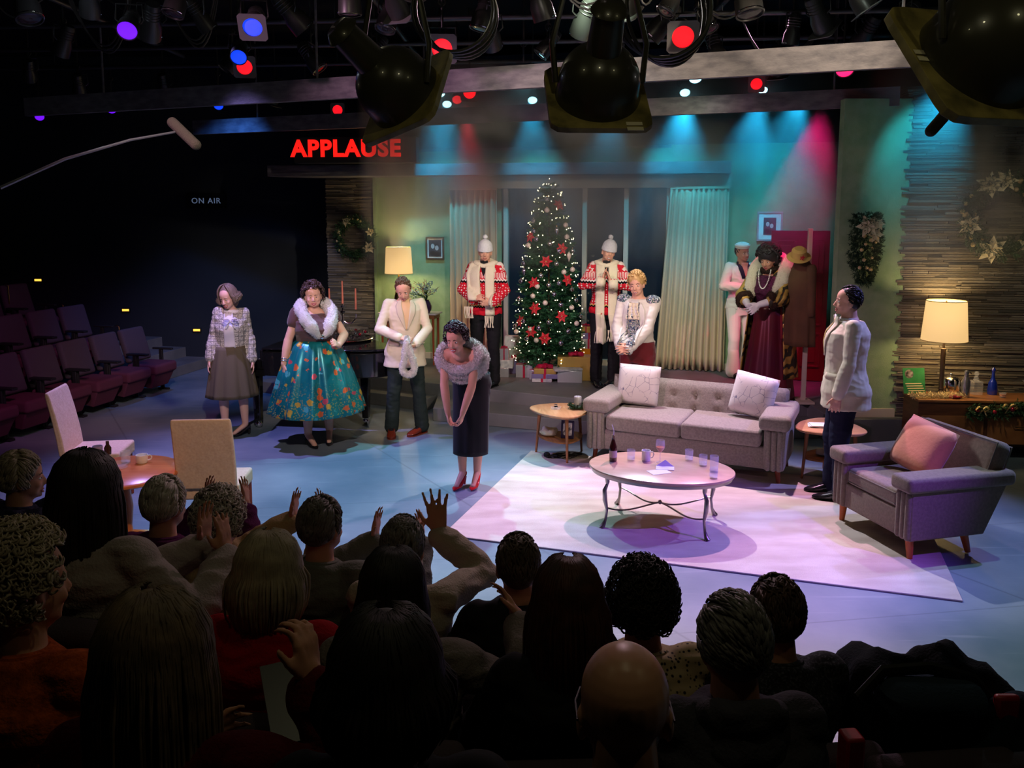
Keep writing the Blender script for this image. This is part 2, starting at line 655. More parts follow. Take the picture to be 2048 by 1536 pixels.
# back wall of the set: sage wall pieces around the big window, stone pier, header
WT = 3.02
uL, uCL, uCR, uR = (BW(752, 600) - BW0).dot(BWD), (BW(1003, 600) - BW0).dot(BWD), (BW(1336, 600) - BW0).dot(BWD), (BW(1662, 600) - BW0).dot(BWD)
zt = BW(1000, 376).z                                                     # underside of the window head


def wallseg(b, u0, u1, z0, z1, off0=0.0, off1=-0.12):
    pts = [bwpt(u0, 0, off0), bwpt(u1, 0, off0), bwpt(u1, 0, off1), bwpt(u0, 0, off1)]
    b.prism([(p.x, p.y) for p in pts], z0, z1)


b = MB()
wallseg(b, uL, uCL, 0.30, 3.3)
wallseg(b, uCR, uR, 0.30, 3.34)
wallseg(b, uCL, uCR, zt, 3.3)
struct('wall_set_back', b, m_wallgreen, smooth=False)
b = MB(); wallseg(b, uL, uR, 3.345, 4.6, -0.02, -0.1)
struct('wall_upper', b, mat('dark_blue_drop', (0.010, 0.014, 0.026), rough=0.9, spec=0.1), smooth=False)

# window: cream frame, mullions and dark glass
b = MB()
uf = lambda x: (BW(x, 560) - BW0).dot(BWD)
for x0, x1 in ((1008, 1016.5), (1164, 1173), (1246, 1255), (1330, 1339)):
    wallseg(b, uf(x0), uf(x1), 0.30, zt, 0.03, -0.05)
wallseg(b, uf(1000), uf(1340), 0.30, 0.38, 0.03, -0.05)
wallseg(b, uf(903), uf(1457), zt - 0.01, zt + 0.17, 0.09, 0.002)
struct('window_1', b, m_cream, smooth=False)
b = MB(); wallseg(b, uf(1000), uf(1340), 0.38, zt, -0.055, -0.065)
o = b.build('glass', m_glass_dark, bpy.data.objects['window_1'], smooth=False)

# header beam across the set
b = MB()
h0 = PY(580, 352, 12.0)
p0, p1 = bwpt(uf(583), 0, 0.62), bwpt(uf(1457) - 0.02, 0, 0.3)
zb = BW(1000, 350, 0.45).z
b.prism([(p0.x, p0.y), (p1.x, p1.y), (bwpt(uf(1457) - .02, 0, 0.0).x, bwpt(uf(1457) - .02, 0, 0).y), (bwpt(uf(640), 0, 0).x, bwpt(uf(640), 0, 0).y)], zb, zb + 0.16)
tag(b.build('header_beam', m_beam, bevel=0.006), 'grey timber header running over the set window and stone pier', 'beam')

# stone pier (left) and stone wall (right): stacked thin courses
def stone_stack(p_left, p_right, z0, z1, depth, jag, course=(0.015, 0.03), seed=1):
    rnd = random.Random(seed)
    d = (p_right - p_left); L = d.length; d.normalize()
    n = Vector((d.y, -d.x, 0))
    b = MB()
    z = z0
    while z < z1:
        h = min(rnd.uniform(*course), z1 - z + 1e-3)
        u = rnd.uniform(-jag, jag * 0.4)
        while u < L:
            l = rnd.uniform(0.12, 0.55)
            u2 = min(u + l, L)
            off = rnd.uniform(0.0, 0.018) + (0.014 if rnd.random() < .12 else 0)
            t = rnd.uniform(-0.004, 0.004)
            q = [p_left + d * u + n * off, p_left + d * (u2 - 0.003) + n * (off + t), p_left + d * (u2 - 0.003) - n * depth, p_left + d * u - n * depth]
            g = rnd.uniform(0.002, 0.006)
            b.rings([[Vector((p.x, p.y, z + (rnd.uniform(0, .003)))) for p in q], [Vector((p.x, p.y, z + h - g)) for p in q]])
            u = u2
        z += h
    # solid core behind the joints
    q = [p_left + n * -0.004, p_left + d * L + n * -0.004, p_left + d * L - n * depth, p_left - n * depth]
    b.prism([(p.x, p.y) for p in q], z0, z1)
    return b


pl = bwpt(uf(657), 0, 0.0); pr = bwpt(uf(751), 0, 0.0)
struct('wall_stone_pier', stone_stack(pl, pr, 0.30, 3.3, 0.15, 0.012, seed=3), m_stone, smooth=False)
SW0, SW1 = Vector((4.04, 8.62, 0)), Vector((7.6, 8.15, 0))
struct('wall_stone_right', stone_stack(SW0, SW1, 0.0, 3.7, 0.45, 0.07, course=(0.016, 0.032), seed=5), m_stone, smooth=False)
b = MB(); wallseg(b, uf(751.5), uf(757), 0.30, 3.3, 0.05, 0.0); struct('trim_1', b, m_wallgreen, smooth=False)

# right return of the set: jog by the door, then the sage wall beside the stone
GW0, GW1 = Vector((3.36, 8.62, 0)), Vector((4.05, 8.62, 0))
b = MB()
b.box(((3.36 + 4.05) / 2, 8.68, 0.3 + 1.64), (0.69, 0.12, 3.28))
struct('wall_set_right', b, m_wallgreen, smooth=False)
b = MB()
c0 = bwpt(uR, 0)
b.prism([(c0.x - .0, c0.y), (3.36, 8.63), (3.44, 8.63), (c0.x + 0.1, c0.y)], 0.3, 3.58)
struct('wall_set_jog', b, m_cream, smooth=False)
b = MB(); b.box((3.7, 8.61, 0.345), (0.66, 0.02, 0.09)); struct('baseboard_right', b, m_cream, smooth=False)
b = MB(); wallseg(b, uL, uf(905), 0.30, 0.39, 0.02, 0.0); wallseg(b, uf(1450), uR - 0.02, 0.30, 0.39, 0.02, 0.0)
struct('baseboard_back', b, m_cream, smooth=False)

# ------------------------------------------------------------------ curtains
m_curt = mat('beige_drape', lin(206, 184, 150), rough=0.8, spec=0.2, sheen=0.3, bump=0.15, bscale=90)


def curtain(name, label, x0, x1, ztop, zbot, folds, seed, spread=0.0):
    rnd = random.Random(seed)
    u0, u1 = uf(x0), uf(x1)
    t = thing(name, label, 'curtain', bwpt((u0 + u1) / 2, 0.30, 0.15), 0, 'drapes at the set window')
    L = u1 - u0
    N = folds * 8
    ph = [rnd.uniform(-0.5, 0.5) for _ in range(folds + 1)]
    rows = []
    zs = [ztop - (ztop - zbot) * k / 14 for k in range(15)]
    for k, z in enumerate(zs):
        f = k / 14
        row = []
        for j in range(N + 1):
            s = j / N
            a = 2 * pi * s * folds + ph[int(s * folds)] * 0.8
            amp = 0.022 + 0.035 * f
            off = amp * sin(a + 0.5 * sin(3 * f + s * 9)) + 0.01 * sin(7.3 * s * folds)
            uu = u0 + L * s + spread * f * (s - (0.0 if spread > 0 else 1.0)) * 1.0
            if spread < 0: uu = u0 + L * s + spread * f * (1 - s)
            p = BW0 + BWD * uu + BWN * (0.12 + off)
            row.append(Vector((p.x, p.y, z)) - t.location)
        rows.append(row)
    b = MB(); b.grid(rows)
    b.build('drape', m_curt, t, solid=0.012, angle=180)
    # gathered header tape
    b = MB(); q = [bwpt(u0 - .005, 0, 0.15), bwpt(u1 + .005, 0, 0.15), bwpt(u1 + .005, 0, 0.09), bwpt(u0 - .005, 0, 0.09)]
    b.prism([(p.x - t.location.x, p.y - t.location.y) for p in q], ztop - t.location.z, ztop + 0.03 - t.location.z)
    b.build('heading', m_curt, t)
    return t


curtain('curtain', 'pleated beige drape hanging left of the Christmas tree', 906, 998, zt - 0.03, 0.31, 8, 4)
curtain('curtain', 'wide beige drape hanging right of the set window, beside the sailor', 1338, 1452, zt - 0.03, 0.31, 11, 9, spread=-0.16)

# ------------------------------------------------------------------ rug
m_rug = mat('cream_rug', lin(206, 190, 176), rough=0.95, spec=0.1, col2=lin(224, 212, 198), nscale=2.2, stretch=(1, 3, 1), bump=0.6, bscale=220)
rc = [PZ(885, 1072), PZ(1926, 1205)]
d = (rc[1] - rc[0]); n = Vector((-d.y, d.x, 0)).normalized()
W = 2.36
cor = [rc[0], rc[1], rc[1] + n * W, rc[0] + n * W]
b = MB(); b.prism([(p.x, p.y) for p in cor], 0.0005, 0.013)
tag(b.build('area_rug', m_rug, bevel=0.004), 'large cream rug lying under the coffee table and sofa', 'rug')
RUG_Z = 0.013

# ------------------------------------------------------------------ fabrics, woods, metals
m_sofa = mat('grey_tweed', lin(134, 126, 116), rough=0.9, spec=0.15, col2=lin(154, 144, 132), nscale=60, bump=0.5, bscale=260, sheen=0.2)
m_pipe = mat('grey_piping', lin(128, 120, 108), rough=0.9, spec=0.1)
m_chairfab = mat('taupe_upholstery', lin(124, 106, 92), rough=0.9, spec=0.15, col2=lin(138, 120, 104), nscale=50, bump=0.4, bscale=240, sheen=0.2)
m_walnut = mat('walnut_wood', lin(130, 82, 48), rough=0.4, spec=0.4, col2=lin(166, 112, 68), nscale=4, stretch=(1, 9, 1))
m_teak = mat('light_teak', lin(196, 140, 96), rough=0.32, spec=0.5, col2=lin(214, 162, 116), nscale=3, stretch=(1, 8, 1), coat=0.3)
m_orangewood = mat('orange_cherry', lin(206, 110, 56), rough=0.28, spec=0.5, col2=lin(222, 132, 74), nscale=3, stretch=(1, 7, 1), coat=0.4)
m_legwood = mat('reddish_leg_wood', lin(140, 66, 34), rough=0.35, spec=0.4)
m_gold = mat('brass', (0.83, 0.60, 0.24), rough=0.25, metal=1.0)
m_silver = mat('polished_silver', (0.8, 0.8, 0.82), rough=0.14, metal=1.0)
m_iron = mat('pewter_metal', (0.32, 0.29, 0.27), rough=0.32, metal=1.0)
m_chrome = mat('chrome', (0.85, 0.85, 0.88), rough=0.08, metal=1.0)
m_glass = mat('clear_glass', (0.9, 0.92, 1.0), rough=0.03, spec=1.0, alpha=0.16)
m_white = mat('white_ceramic', (0.85, 0.84, 0.82), rough=0.25, spec=0.5)
m_paper = mat('white_paper', (0.85, 0.84, 0.80), rough=0.8)
m_peach = mat('peach_velvet', lin(248, 156, 124), rough=0.9, spec=0.1, sheen=0.5, bump=0.2, bscale=40)
m_blackgloss = mat('piano_black', (0.008, 0.008, 0.009), rough=0.12, spec=0.6, coat=0.6)
m_cushion = mat('floral_white_linen', lin(214, 208, 206), rough=0.85, spec=0.15)
_n = NT(m_cushion)
_v = _n.mapv((1, 1, 1))
_w = _n.voro(_n.mapv((1, 1, 1)), 13, feature='DISTANCE_TO_EDGE')
_l = _n.ramp(_n.math('ADD', _w, _n.math('MULTIPLY', _n.noise(_v, 30, 2), .06)), [(0.0, (1, 1, 1)), (0.030, (1, 1, 1)), (0.055, (0, 0, 0))])
_m = _n.ramp(_n.noise(_v, 7, 2), [(0.42, (0, 0, 0)), (0.50, (1, 1, 1))])
_n.base(_n.mix(_n.math('MULTIPLY', _l, _m), lin(218, 212, 208), lin(92, 92, 128)))


def leg_taper(b, top, bot, r0, r1, n=12):
    b.cone(bot, top, r1, r0, n)


def slab(b, c, size, r, seg=4):
    """a padded block with rounded edges, made of a superellipse loft"""
    x, y, z = (k / 2 for k in size)
    rings = []
    K = 5
    def ring(zz, ins):
        pts = []
        for (sx, sy, a0) in ((1, 1, 0), (-1, 1, pi / 2), (-1, -1, pi), (1, -1, 3 * pi / 2)):
            for k in range(seg + 1):
                a = a0 + pi / 2 * k / seg
                pts.append(Vector((c[0] + sx * (x - r) + (r - ins) * cos(a), c[1] + sy * (y - r) + (r - ins) * sin(a), c[2] + zz)))
        return pts
    rings = [ring(-z + r - r * cos(pi / 2 * k / K), r - r * sin(pi / 2 * k / K)) for k in range(K + 1)]
    rings += [ring(z - r + r * sin(pi / 2 * k / K), r - r * cos(pi / 2 * k / K)) for k in range(K + 1)]
    b.rings(rings)
    return b


def pillow_mb(w, h, t, M=None, pinch=0.16):
    """a plump square cushion standing in its local xz plane"""
    b = MB()
    N = 14
    for sgn in (1, -1):
        rows = []
        for i in range(N + 1):
            row = []
            for j in range(N + 1):
                u, v = 2 * i / N - 1, 2 * j / N - 1
                e = (1 - u ** 4) * (1 - v ** 4)
                k = 1 - pinch * (1 - abs(u) ** 2) * abs(v) ** 3 * 0.6
                k2 = 1 - pinch * (1 - abs(v) ** 2) * abs(u) ** 3 * 0.6
                th = t / 2 * max(e, 0) ** 0.55
                row.append(Vector((w / 2 * v * k2, sgn * th, h / 2 * u * k)))
            rows.append(row if sgn > 0 else row[::-1])
        b.grid(rows, M)
    return b


# ------------------------------------------------------------------ sofa
def make_sofa():
    a = atan2(-0.75, 1.60)
    cx, cy = 1.59, 7.63
    t = thing('sofa', 'long grey tweed two-cushion sofa with tufted back behind the coffee table', 'sofa', (cx, cy, RUG_Z), a)
    L, D = 1.88, 0.80
    y0 = -0.06
    b = MB(); slab(b, (0, y0 + D / 2, 0.235), (L - 0.16, D - 0.08, 0.21), 0.025)
    b.build('base', m_sofa, t)
    for s in (-1, 1):
        b = MB()
        x = s * (L / 2 - 0.10)
        slab(b, (x, y0 + D / 2 - .02, 0.335), (0.18, D - 0.06, 0.40), 0.02)
        for k in (-1, 0, 1):      # vertical channels on the front
            b.capsule((x + k * 0.05, y0 + 0.012, 0.155), (x + k * 0.05, y0 + 0.012, 0.48), 0.025)
        arm = b.build('arm', m_sofa, t)
        b = MB()
        slab(b, (0, 0, 0), (0.27, D + 0.0, 0.135), 0.045)
        b.build('arm_pad', m_sofa, arm, loc=(x - s * 0.005, y0 + D / 2 - 0.02, 0.565))
    for s in (-1, 1):
        b = MB()
        w = L / 2 - 0.215
        slab(b, (0, 0, 0), (w, 0.62, 0.15), 0.035)
        c = b.build('seat_cushion', m_sofa, t, loc=(s * (w / 2 + 0.002), y0 + 0.29, 0.415))
        b = MB()
        for zz in (0.045, -0.045):
            hw, hd = w / 2 - 0.008, 0.302
            pts = [(-hw, hd, zz), (-hw, -hd + .02, zz), (-hw + .02, -hd, zz), (hw - .02, -hd, zz), (hw, -hd + .02, zz), (hw, hd, zz)]
            b.tube(pts, 0.005, 6)
        b.build('piping', m_pipe, c)
    # tufted back
    b = MB()
    W = L - 0.12
    NX, NZ = 60, 18
    for side in (-1, 1):
        rows = []
        for i in range(NZ + 1):
            z = i / NZ
            row = []
            for j in range(NX + 1):
                u = (2 * j / NX - 1)
                x = u * W / 2
                th = 0.075 * (1 - (2 * z - 1) ** 8) ** 0.5 * (1 - u ** 20) ** 0.5
                chan = 0.0
                if side < 0:
                    fx = (u + 1) / 2 * 8
                    dx = abs(fx - round(fx)) * (W / 8)
                    chan = 0.010 * math.exp(-(dx / 0.008) ** 2)
                    for zb in (0.36, 0.68):
                        dz = (z - zb) * 0.42
                        chan += 0.022 * math.exp(-((dx / 0.03) ** 2 + (dz / 0.03) ** 2))
                zz = 0.34 + 0.41 * z
                yy = 0.60 + 0.13 * z + side * th + chan
                row.append(Vector((x, yy + y0, zz)))
            rows.append(row if side > 0 else row[::-1])
        b.grid(rows)
    bk = b.build('backrest', m_sofa, t)
    b = MB()
    for k in range(1, 8):
        for zb in (0.36, 0.68):
            b.ell((-W / 2 + W / 8 * k, 0.60 + 0.13 * zb + y0 - 0.062, 0.34 + 0.41 * zb), (0.012, 0.006, 0.012), n=8, m=6)
    b.build('tufting_button', m_pipe, bk)
    for sx in (-1, 1):
        for yy in (0.06, 0.62):
            b = MB(); leg_taper(b, (sx * 0.86, yy, 0.14), (sx * 0.88, yy - 0.01, 0.0), 0.028, 0.018)
            b.build('leg', m_legwood, t)
    b = MB(); b.box((0.05, 0.30, 0.02), (0.5, 0.2, 0.03))
    return t


sofa = make_sofa()
sa = atan2(-0.75, 1.60)


def sofa_pt(x, y, z):
    return Vector((1.59, 7.63, RUG_Z)) + Matrix.Rotation(sa, 3, 'Z') @ Vector((x, y, z))


for x, rz_, rl, lb in ((-0.56, 0.06, 0.03, 'white floral cushion at the left end of the sofa'), (0.57, -0.2, 0.14, 'white floral cushion leaning at the right end of the sofa')):
    o = pillow_mb(0.42, 0.40, 0.15).build('throw_pillow', m_cushion, None, angle=180)
    o.location = sofa_pt(x, 0.46, 0.70)
    o.rotation_euler = (radians(-16), rl, sa + rz_)
    tag(o, lb, 'cushion', 'floral cushions on the sofa')


# ------------------------------------------------------------------ armchair
def make_armchair():
    t = thing('armchair', 'boxy taupe armchair with a peach cushion at the right end of the rug', 'armchair', (2.77, 6.04, RUG_Z), radians(-76))
    Wd, D = 0.90, 0.78
    b = MB()
    # side panels slope outward to the back
    for s in (-1, 1):
        b = MB()
        x = s * (Wd / 2 - 0.09)
        prof = [(-0.10, 0.14), (0.52, 0.14), (0.70, 0.50), (-0.10, 0.50)]
        b.rings([[Vector((x - 0.075, y, z)) for y, z in prof], [Vector((x + 0.075, y, z)) for y, z in prof]])
        for k in (-1, 0, 1):
            b.capsule((x + k * 0.046, -0.10, 0.165), (x + k * 0.046, -0.10, 0.47), 0.024)
        arm = b.build('arm', m_chairfab, t, bevel=0.012)
        b = MB(); slab(b, (0, 0, 0), (0.21, 0.90, 0.11), 0.035)
        b.build('arm_pad', m_chairfab, arm, loc=(x, 0.30, 0.545))
    b = MB(); slab(b, (0, 0.24, 0.24), (Wd - 0.28, 0.68, 0.20), 0.02)
    b.build('seat_base', m_chairfab, t)
    b = MB(); slab(b, (0, 0, 0), (Wd - 0.33, 0.60, 0.13), 0.035)
    c = b.build('seat_cushion', m_chairfab, t, loc=(0, 0.20, 0.40))
    b = MB()
    hw = (Wd - 0.33) / 2 - 0.004
    for zz in (0.04, -0.04): b.tube([(-hw, .29, zz), (-hw, -.27, zz), (-hw + .02, -.298, zz), (hw - .02, -.298, zz), (hw, -.27, zz), (hw, .29, zz)], 0.005, 6)
    b.build('piping', m_pipe, c)
    b = MB(); slab(b, (0, 0, 0), (Wd - 0.10, 0.14, 0.46), 0.05)
    c = b.build('backrest', m_chairfab, t, loc=(0, 0.63, 0.57))
    c.rotation_euler = (radians(-20), 0, 0)
    b = MB()
    w, h = (Wd - 0.10) / 2 - .018, 0.23 - .018
    b.tube([(-w, -0.068, -h), (-w, -0.068, h), (w, -0.068, h), (w, -0.068, -h)], 0.006, 6)
    b.tube([(-w, 0.068, -h), (-w, 0.068, h), (w, 0.068, h), (w, 0.068, -h)], 0.006, 6)
    b.build('piping', m_pipe, c)
    for s in (-1, 1):
        for yy, ty in ((-0.05, -0.05), (0.44, 0.40)):
            b = MB(); leg_taper(b, (s * 0.37, ty, 0.16), (s * 0.385, yy, 0.0), 0.032, 0.02)
            b.build('leg', mat('orange_leg', lin(190, 92, 40), rough=0.35), t)
    return t


arm_chair = make_armchair()
o = pillow_mb(0.44, 0.40, 0.18).build('throw_pillow', m_peach, None, angle=180)
o.location = Vector((2.77, 6.04, RUG_Z)) + Matrix.Rotation(radians(-76), 3, 'Z') @ Vector((-0.03, 0.36, 0.665))
o.rotation_euler = (radians(-28), radians(8), radians(-70))
tag(o, 'peach velvet cushion leaning in the taupe armchair', 'cushion')

# ------------------------------------------------------------------ coffee table
CT = Vector((1.17, 6.37, RUG_Z)); CTA = radians(-19)
TZ = 0.445


def make_coffee():
    t = thing('coffee_table', 'oval coffee table with wooden top and curved pewter legs on the rug', 'table', CT, CTA)
    a_, b_ = 0.57, 0.40
    b = MB()
    rings = []
    for z, k in ((TZ - 0.028, 0.975), (TZ - 0.022, 0.992), (TZ - 0.012, 1.0), (TZ - 0.003, 0.996), (TZ, 0.985)):
        rings.append([Vector((a_ * k * cos(2 * pi * j / 72), b_ * k * sin(2 * pi * j / 72), z)) for j in range(72)])
    b.rings(rings)
    mtop = mat('pale_burl_top', lin(198, 158, 132), rough=0.3, spec=0.5, col2=lin(214, 178, 152), nscale=4, stretch=(1, 3, 1), coat=0.3)
    b.build('tabletop', mtop, t)
    b = MB()
    rings = [[Vector((a_ * k * cos(2 * pi * j / 72), b_ * k * sin(2 * pi * j / 72), z)) for j in range(72)] for z, k in
             ((TZ - 0.052, 0.93), (TZ - 0.05, 0.965), (TZ - 0.029, 0.972), (TZ - 0.029, 0.90), (TZ - 0.052, 0.90), (TZ - .052, .93))]
    b.rings(rings, None, False, False)
    b.build('apron', m_iron, t)
    LX, LY = 0.37, 0.255
    for sx in (-1, 1):
        for sy in (-1, 1):
            b = MB()
            d = Vector((sx * 0.75, sy * 0.66, 0)).normalized()
            o_ = Vector((sx * LX, sy * LY, 0))
            prof = [(0.0, 0.045), (0.02, 0.03), (0.06, 0.012), (0.14, 0.0), (0.22, 0.018), (0.30, 0.022), (0.345, 0.0), (0.36, -0.002), (0.40, 0.0)]
            rr = [0.022, 0.018, 0.011, 0.0105, 0.018, 0.017, 0.011, 0.016, 0.020]
            b.tube([o_ + d * k + Vector((0, 0, z)) for z, k in prof], rr, 10)
            b.build('leg', m_iron, t)
    b = MB()
    for sx in (-1, 1):
        for sy in (-1, 1):
            pts = []
            for k in range(13):
                s = k / 12
                x = sx * (LX * (1 - s) + 0.0 * s)
                y = sy * LY * (1 - s) ** 0.6 * (1 if True else 0) if False else sy * (LY * (0.5 + 0.5 * cos(pi * s)))
                pts.append((x, y, 0.155 - 0.03 * sin(pi * s)))
            b.tube(pts, 0.0065, 8)
    b.ell((0, 0, 0.157), (0.016, 0.016, 0.018), n=10, m=8)
    b.build('stretcher', m_iron, t)
    return t


make_coffee()


def CTP(x, y, dz=0.0):
    p = PZ(x, y, TZ + RUG_Z)
    return Vector((p.x, p.y, TZ + RUG_Z + dz))


def tumbler(name, label, loc, r=0.034, h=0.09, fill=0.35, liquid=None, group='glasses on the coffee table', cat='glass'):
    t = thing(name, label, cat, loc, 0, group)
    b = MB()
    prof = [(0.001, 0.0), (r * 0.88, 0.0), (r * 0.9, 0.004), (r, h), (r - 0.0025, h), (r * 0.86, 0.012), (0.001, 0.012)]
    b.lathe(prof, 28, None, False, False)
    b.build('glass_body', m_glass, t, angle=50)
    if fill:
        b = MB(); b.lathe([(0.0005, 0.0135), (r * 0.84, 0.0135), (r * 0.84 + (r * 0.12) * fill, h * fill), (0.0005, h * fill)], 24, None, False, False)
        b.build('drink', liquid or mat('water', (0.8, 0.85, 1.0), rough=0.02, spec=0.8, alpha=0.22), t)
    return t


m_amber = mat('amber_drink', (0.75, 0.22, 0.06), rough=0.05, alpha=0.8)
tumbler('tumbler', 'stout water tumbler left of the white mug on the coffee table', CTP(1262, 921))
tumbler('tumbler', 'tumbler behind the letter, left of the two at the right end of the coffee table', CTP(1378, 921))
tumbler('tumbler', 'tumbler between two others near the right end of the coffee table', CTP(1406, 932))
tumbler('highball_glass', 'tall highball glass standing second from the front at the right of the coffee table', CTP(1428, 943), r=0.035, h=0.125, fill=0.25)
tumbler('tumbler', 'low tumbler frontmost at the right edge of the coffee table', CTP(1427, 957), r=0.033, h=0.07)
t = thing('wine_glass', 'stemmed glass with amber drink in the middle of the coffee table', 'glass', CTP(1320, 925))
b = MB()
b.lathe([(0.001, 0.0), (0.032, 0.0), (0.033, 0.003), (0.006, 0.008), (0.0045, 0.02), (0.0045, 0.075), (0.012, 0.085), (0.034, 0.115), (0.038, 0.14), (0.033, 0.185), (0.031, 0.185), (0.036, 0.14), (0.032, 0.116), (0.010, 0.088), (0.001, 0.086)], 28, None, False, False)
b.build('glass_body', m_glass, t, angle=60)
b = MB(); b.lathe([(0.0005, 0.088), (0.010, 0.0895), (0.0305, 0.117), (0.0335, 0.128), (0.0005, 0.128)], 24, None, False, False); b.build('drink', m_amber, t)
t = thing('bottle', 'dark soda bottle with a straw at the left end of the coffee table', 'bottle', CTP(1226, 922))
b = MB()
b.lathe([(0.001, 0), (0.029, 0), (0.031, 0.006), (0.031, 0.09), (0.029, 0.12), (0.014, 0.17), (0.0125, 0.205), (0.0145, 0.207), (0.0145, 0.215), (0.001, 0.215)], 24)
b.build('bottle_body', mat('cola_bottle', (0.05, 0.008, 0.006), rough=0.06, spec=0.6, coat=0.5), t, angle=50)
b = MB(); b.lathe([(0.0315, 0.035), (0.0318, 0.04), (0.0318, 0.085), (0.0315, 0.09)], 24, None, False, False)
b.build('bottle_label', mat('bottle_paper', (0.55, 0.45, 0.4), rough=0.6), t)
b = MB(); b.tube([(0.0, 0.002, 0.16), (0.003, 0, 0.25), (0.0, 0, 0.262), (-0.012, 0, 0.30)], 0.0035, 8)
b.build('straw', mat('white_straw', (0.9, 0.85, 0.85), rough=0.4), t)


def mug(name, label, loc, rz=0, m=m_white, r=0.036, h=0.085, group=None, cat='mug'):
    t = thing(name, label, cat, loc, rz, group)
    b = MB()
    b.lathe([(0.001, 0), (r * 0.9, 0), (r * 0.96, 0.005), (r, h), (r - 0.004, h), (r - 0.006, 0.008), (0.001, 0.008)], 28, None, False, False)
    b.build('cup_body', m, t, angle=50)
    b = MB(); b.tube([(r - 0.003, 0, h * 0.82), (r + 0.018, 0, h * 0.84), (r + 0.026, 0, h * 0.6), (r + 0.018, 0, h * 0.34), (r - 0.003, 0, h * 0.24)], 0.0045, 8)
    b.build('handle', m, t)
    return t


mug('mug', 'plain white mug between the tumbler and the wine glass on the coffee table', CTP(1292, 921))
o = MB(); o.box((0, 0, 0.001), (0.16, 0.11, 0.002)); o = o.build('letter', m_paper, None, loc=CTP(1318, 944, 0.0005), rz=0.35)
tag(o, 'white letter lying open on the coffee table beside its envelope', 'letter')
b = MB(); b.box((0, 0, 0.001), (0.14, 0.09, 0.002)); b.plate([(-0.07, 0.045, 0.002), (0.07, 0.045, 0.002), (0.0, 0.075, 0.045)], (0, 1, 0.3), 0.0008)
o = b.build('envelope', mat('lilac_paper', (0.72, 0.68, 0.80), rough=0.8), None, smooth=False, loc=CTP(1330, 937, 0.0027), rz=-0.2)
tag(o, 'open envelope with raised flap on the coffee table', 'envelope')


# ------------------------------------------------------------------ three-legged side tables
def side_table(label, loc, rz):
    t = thing('side_table', label, 'table', loc, rz, 'three-legged side tables beside the sofa')
    def tri(R, k):
        pts = []
        for j in range(60):
            a = 2 * pi * j / 60
            r = R * (1 + 0.10 * cos(3 * a) + 0.02 * cos(6 * a))
            pts.append((r * cos(a) * k, r * sin(a) * k))
        return pts
    b = MB()
    b.rings([[Vector((x, y, z)) for x, y in tri(0.30, k)] for z, k in ((0.455, 0.93), (0.468, 0.985), (0.478, 1.0), (0.484, 0.985))])
    b.build('tabletop', m_teak, t)
    b = MB(); b.rings([[Vector((x, y, z)) for x, y in tri(0.22, k)] for z, k in ((0.19, 0.98), (0.198, 1.0), (0.206, 0.99))])
    b.build('shelf', m_walnut, t)
    for k in range(3):
        a = 2 * pi * k / 3
        b = MB(); b.cone((0.275 * cos(a), 0.275 * sin(a), 0), (0.235 * cos(a), 0.235 * sin(a), 0.457), 0.011, 0.019, 10)
        b.build('leg', m_walnut, t)
    return t


ST1 = Vector((0.50, 8.19, 0.0)); side_table('teak three-legged side table left of the sofa', ST1, radians(-82))
ST2 = Vector((2.93, 7.52, 0.0)); side_table('teak three-legged side table between the sofa and the man in navy trousers', ST2, radians(196))

sz = 0.485
# candle ring
t = thing('candle_ring', 'silver pillar candle in a small evergreen ring on the left side table', 'candle', (0.66, 8.22, sz))
b = MB(); b.lathe([(0.001, 0), (0.036, 0), (0.038, 0.004), (0.038, 0.118), (0.034, 0.124), (0.001, 0.12)], 24)
b.build('pillar_candle', mat('silver_wax', (0.62, 0.62, 0.68), rough=0.35, metal=0.4), t)
b = MB(); b.cone((0, 0, 0.118), (0, 0, 0.135), 0.0015, 0.001, 6); b.build('wick', m_dark, t)


def needles(b, c, d, L, n, spread=0.5, w=0.004, rnd=random, droop=0.0, ln=None):
    """a sprig: needles along a short stem"""
    c, d = Vector(c), Vector(d).normalized()
    R = frame(d)
    for k in range(n):
        s = k / n
        p = c + d * (L * s)
        a = rnd.uniform(0, 2 * pi)
        q = (R @ Vector((cos(a) * spread, sin(a) * spread, 1 - spread))).normalized()
        q.z -= droop
        l = (ln or L * 0.5) * rnd.uniform(0.7, 1.1)
        side = q.cross(Vector((rnd.uniform(-1, 1), rnd.uniform(-1, 1), rnd.uniform(-1, 1)))).normalized() * w
        b.add([p - side, p + side, p + q * l], [(0, 1, 2)])


m_pine = mat('pine_needles', lin(34, 66, 44), rough=0.6, spec=0.3, col2=lin(60, 96, 60), nscale=14)
m_pinedk = mat('dark_pine_needles', lin(34, 60, 44), rough=0.7, spec=0.2, col2=lin(60, 88, 58), nscale=14)
rn = random.Random(11)
b = MB()
b.torus((0, 0, 0.018), 0.062, 0.014, 20, 8)
for k in range(90):
    a = rn.uniform(0, 2 * pi)
    needles(b, (0.065 * cos(a), 0.065 * sin(a), 0.02), (cos(a) * 0.7, sin(a) * .7, rn.uniform(-.05, 1)), 0.04, 7, 0.5, rnd=rn, ln=0.02)
b.build('evergreen_ring', m_pinedk, t, smooth=False)
t = thing('ashtray', 'small glass and chrome ashtray on the left side table', 'ashtray', (0.44, 8.20, sz))
b = MB(); b.lathe([(0.001, 0), (0.05, 0), (0.055, 0.02), (0.050, 0.02), (0.045, 0.007), (0.001, 0.006)], 24, None, False, False); b.build('bowl', m_glass, t, angle=50)
b = MB(); b.lathe([(0.001, 0.008), (0.02, 0.008), (0.022, 0.02), (0.012, 0.035), (0.02, 0.045), (0.001, 0.048)], 16); b.build('lighter', m_chrome, t)
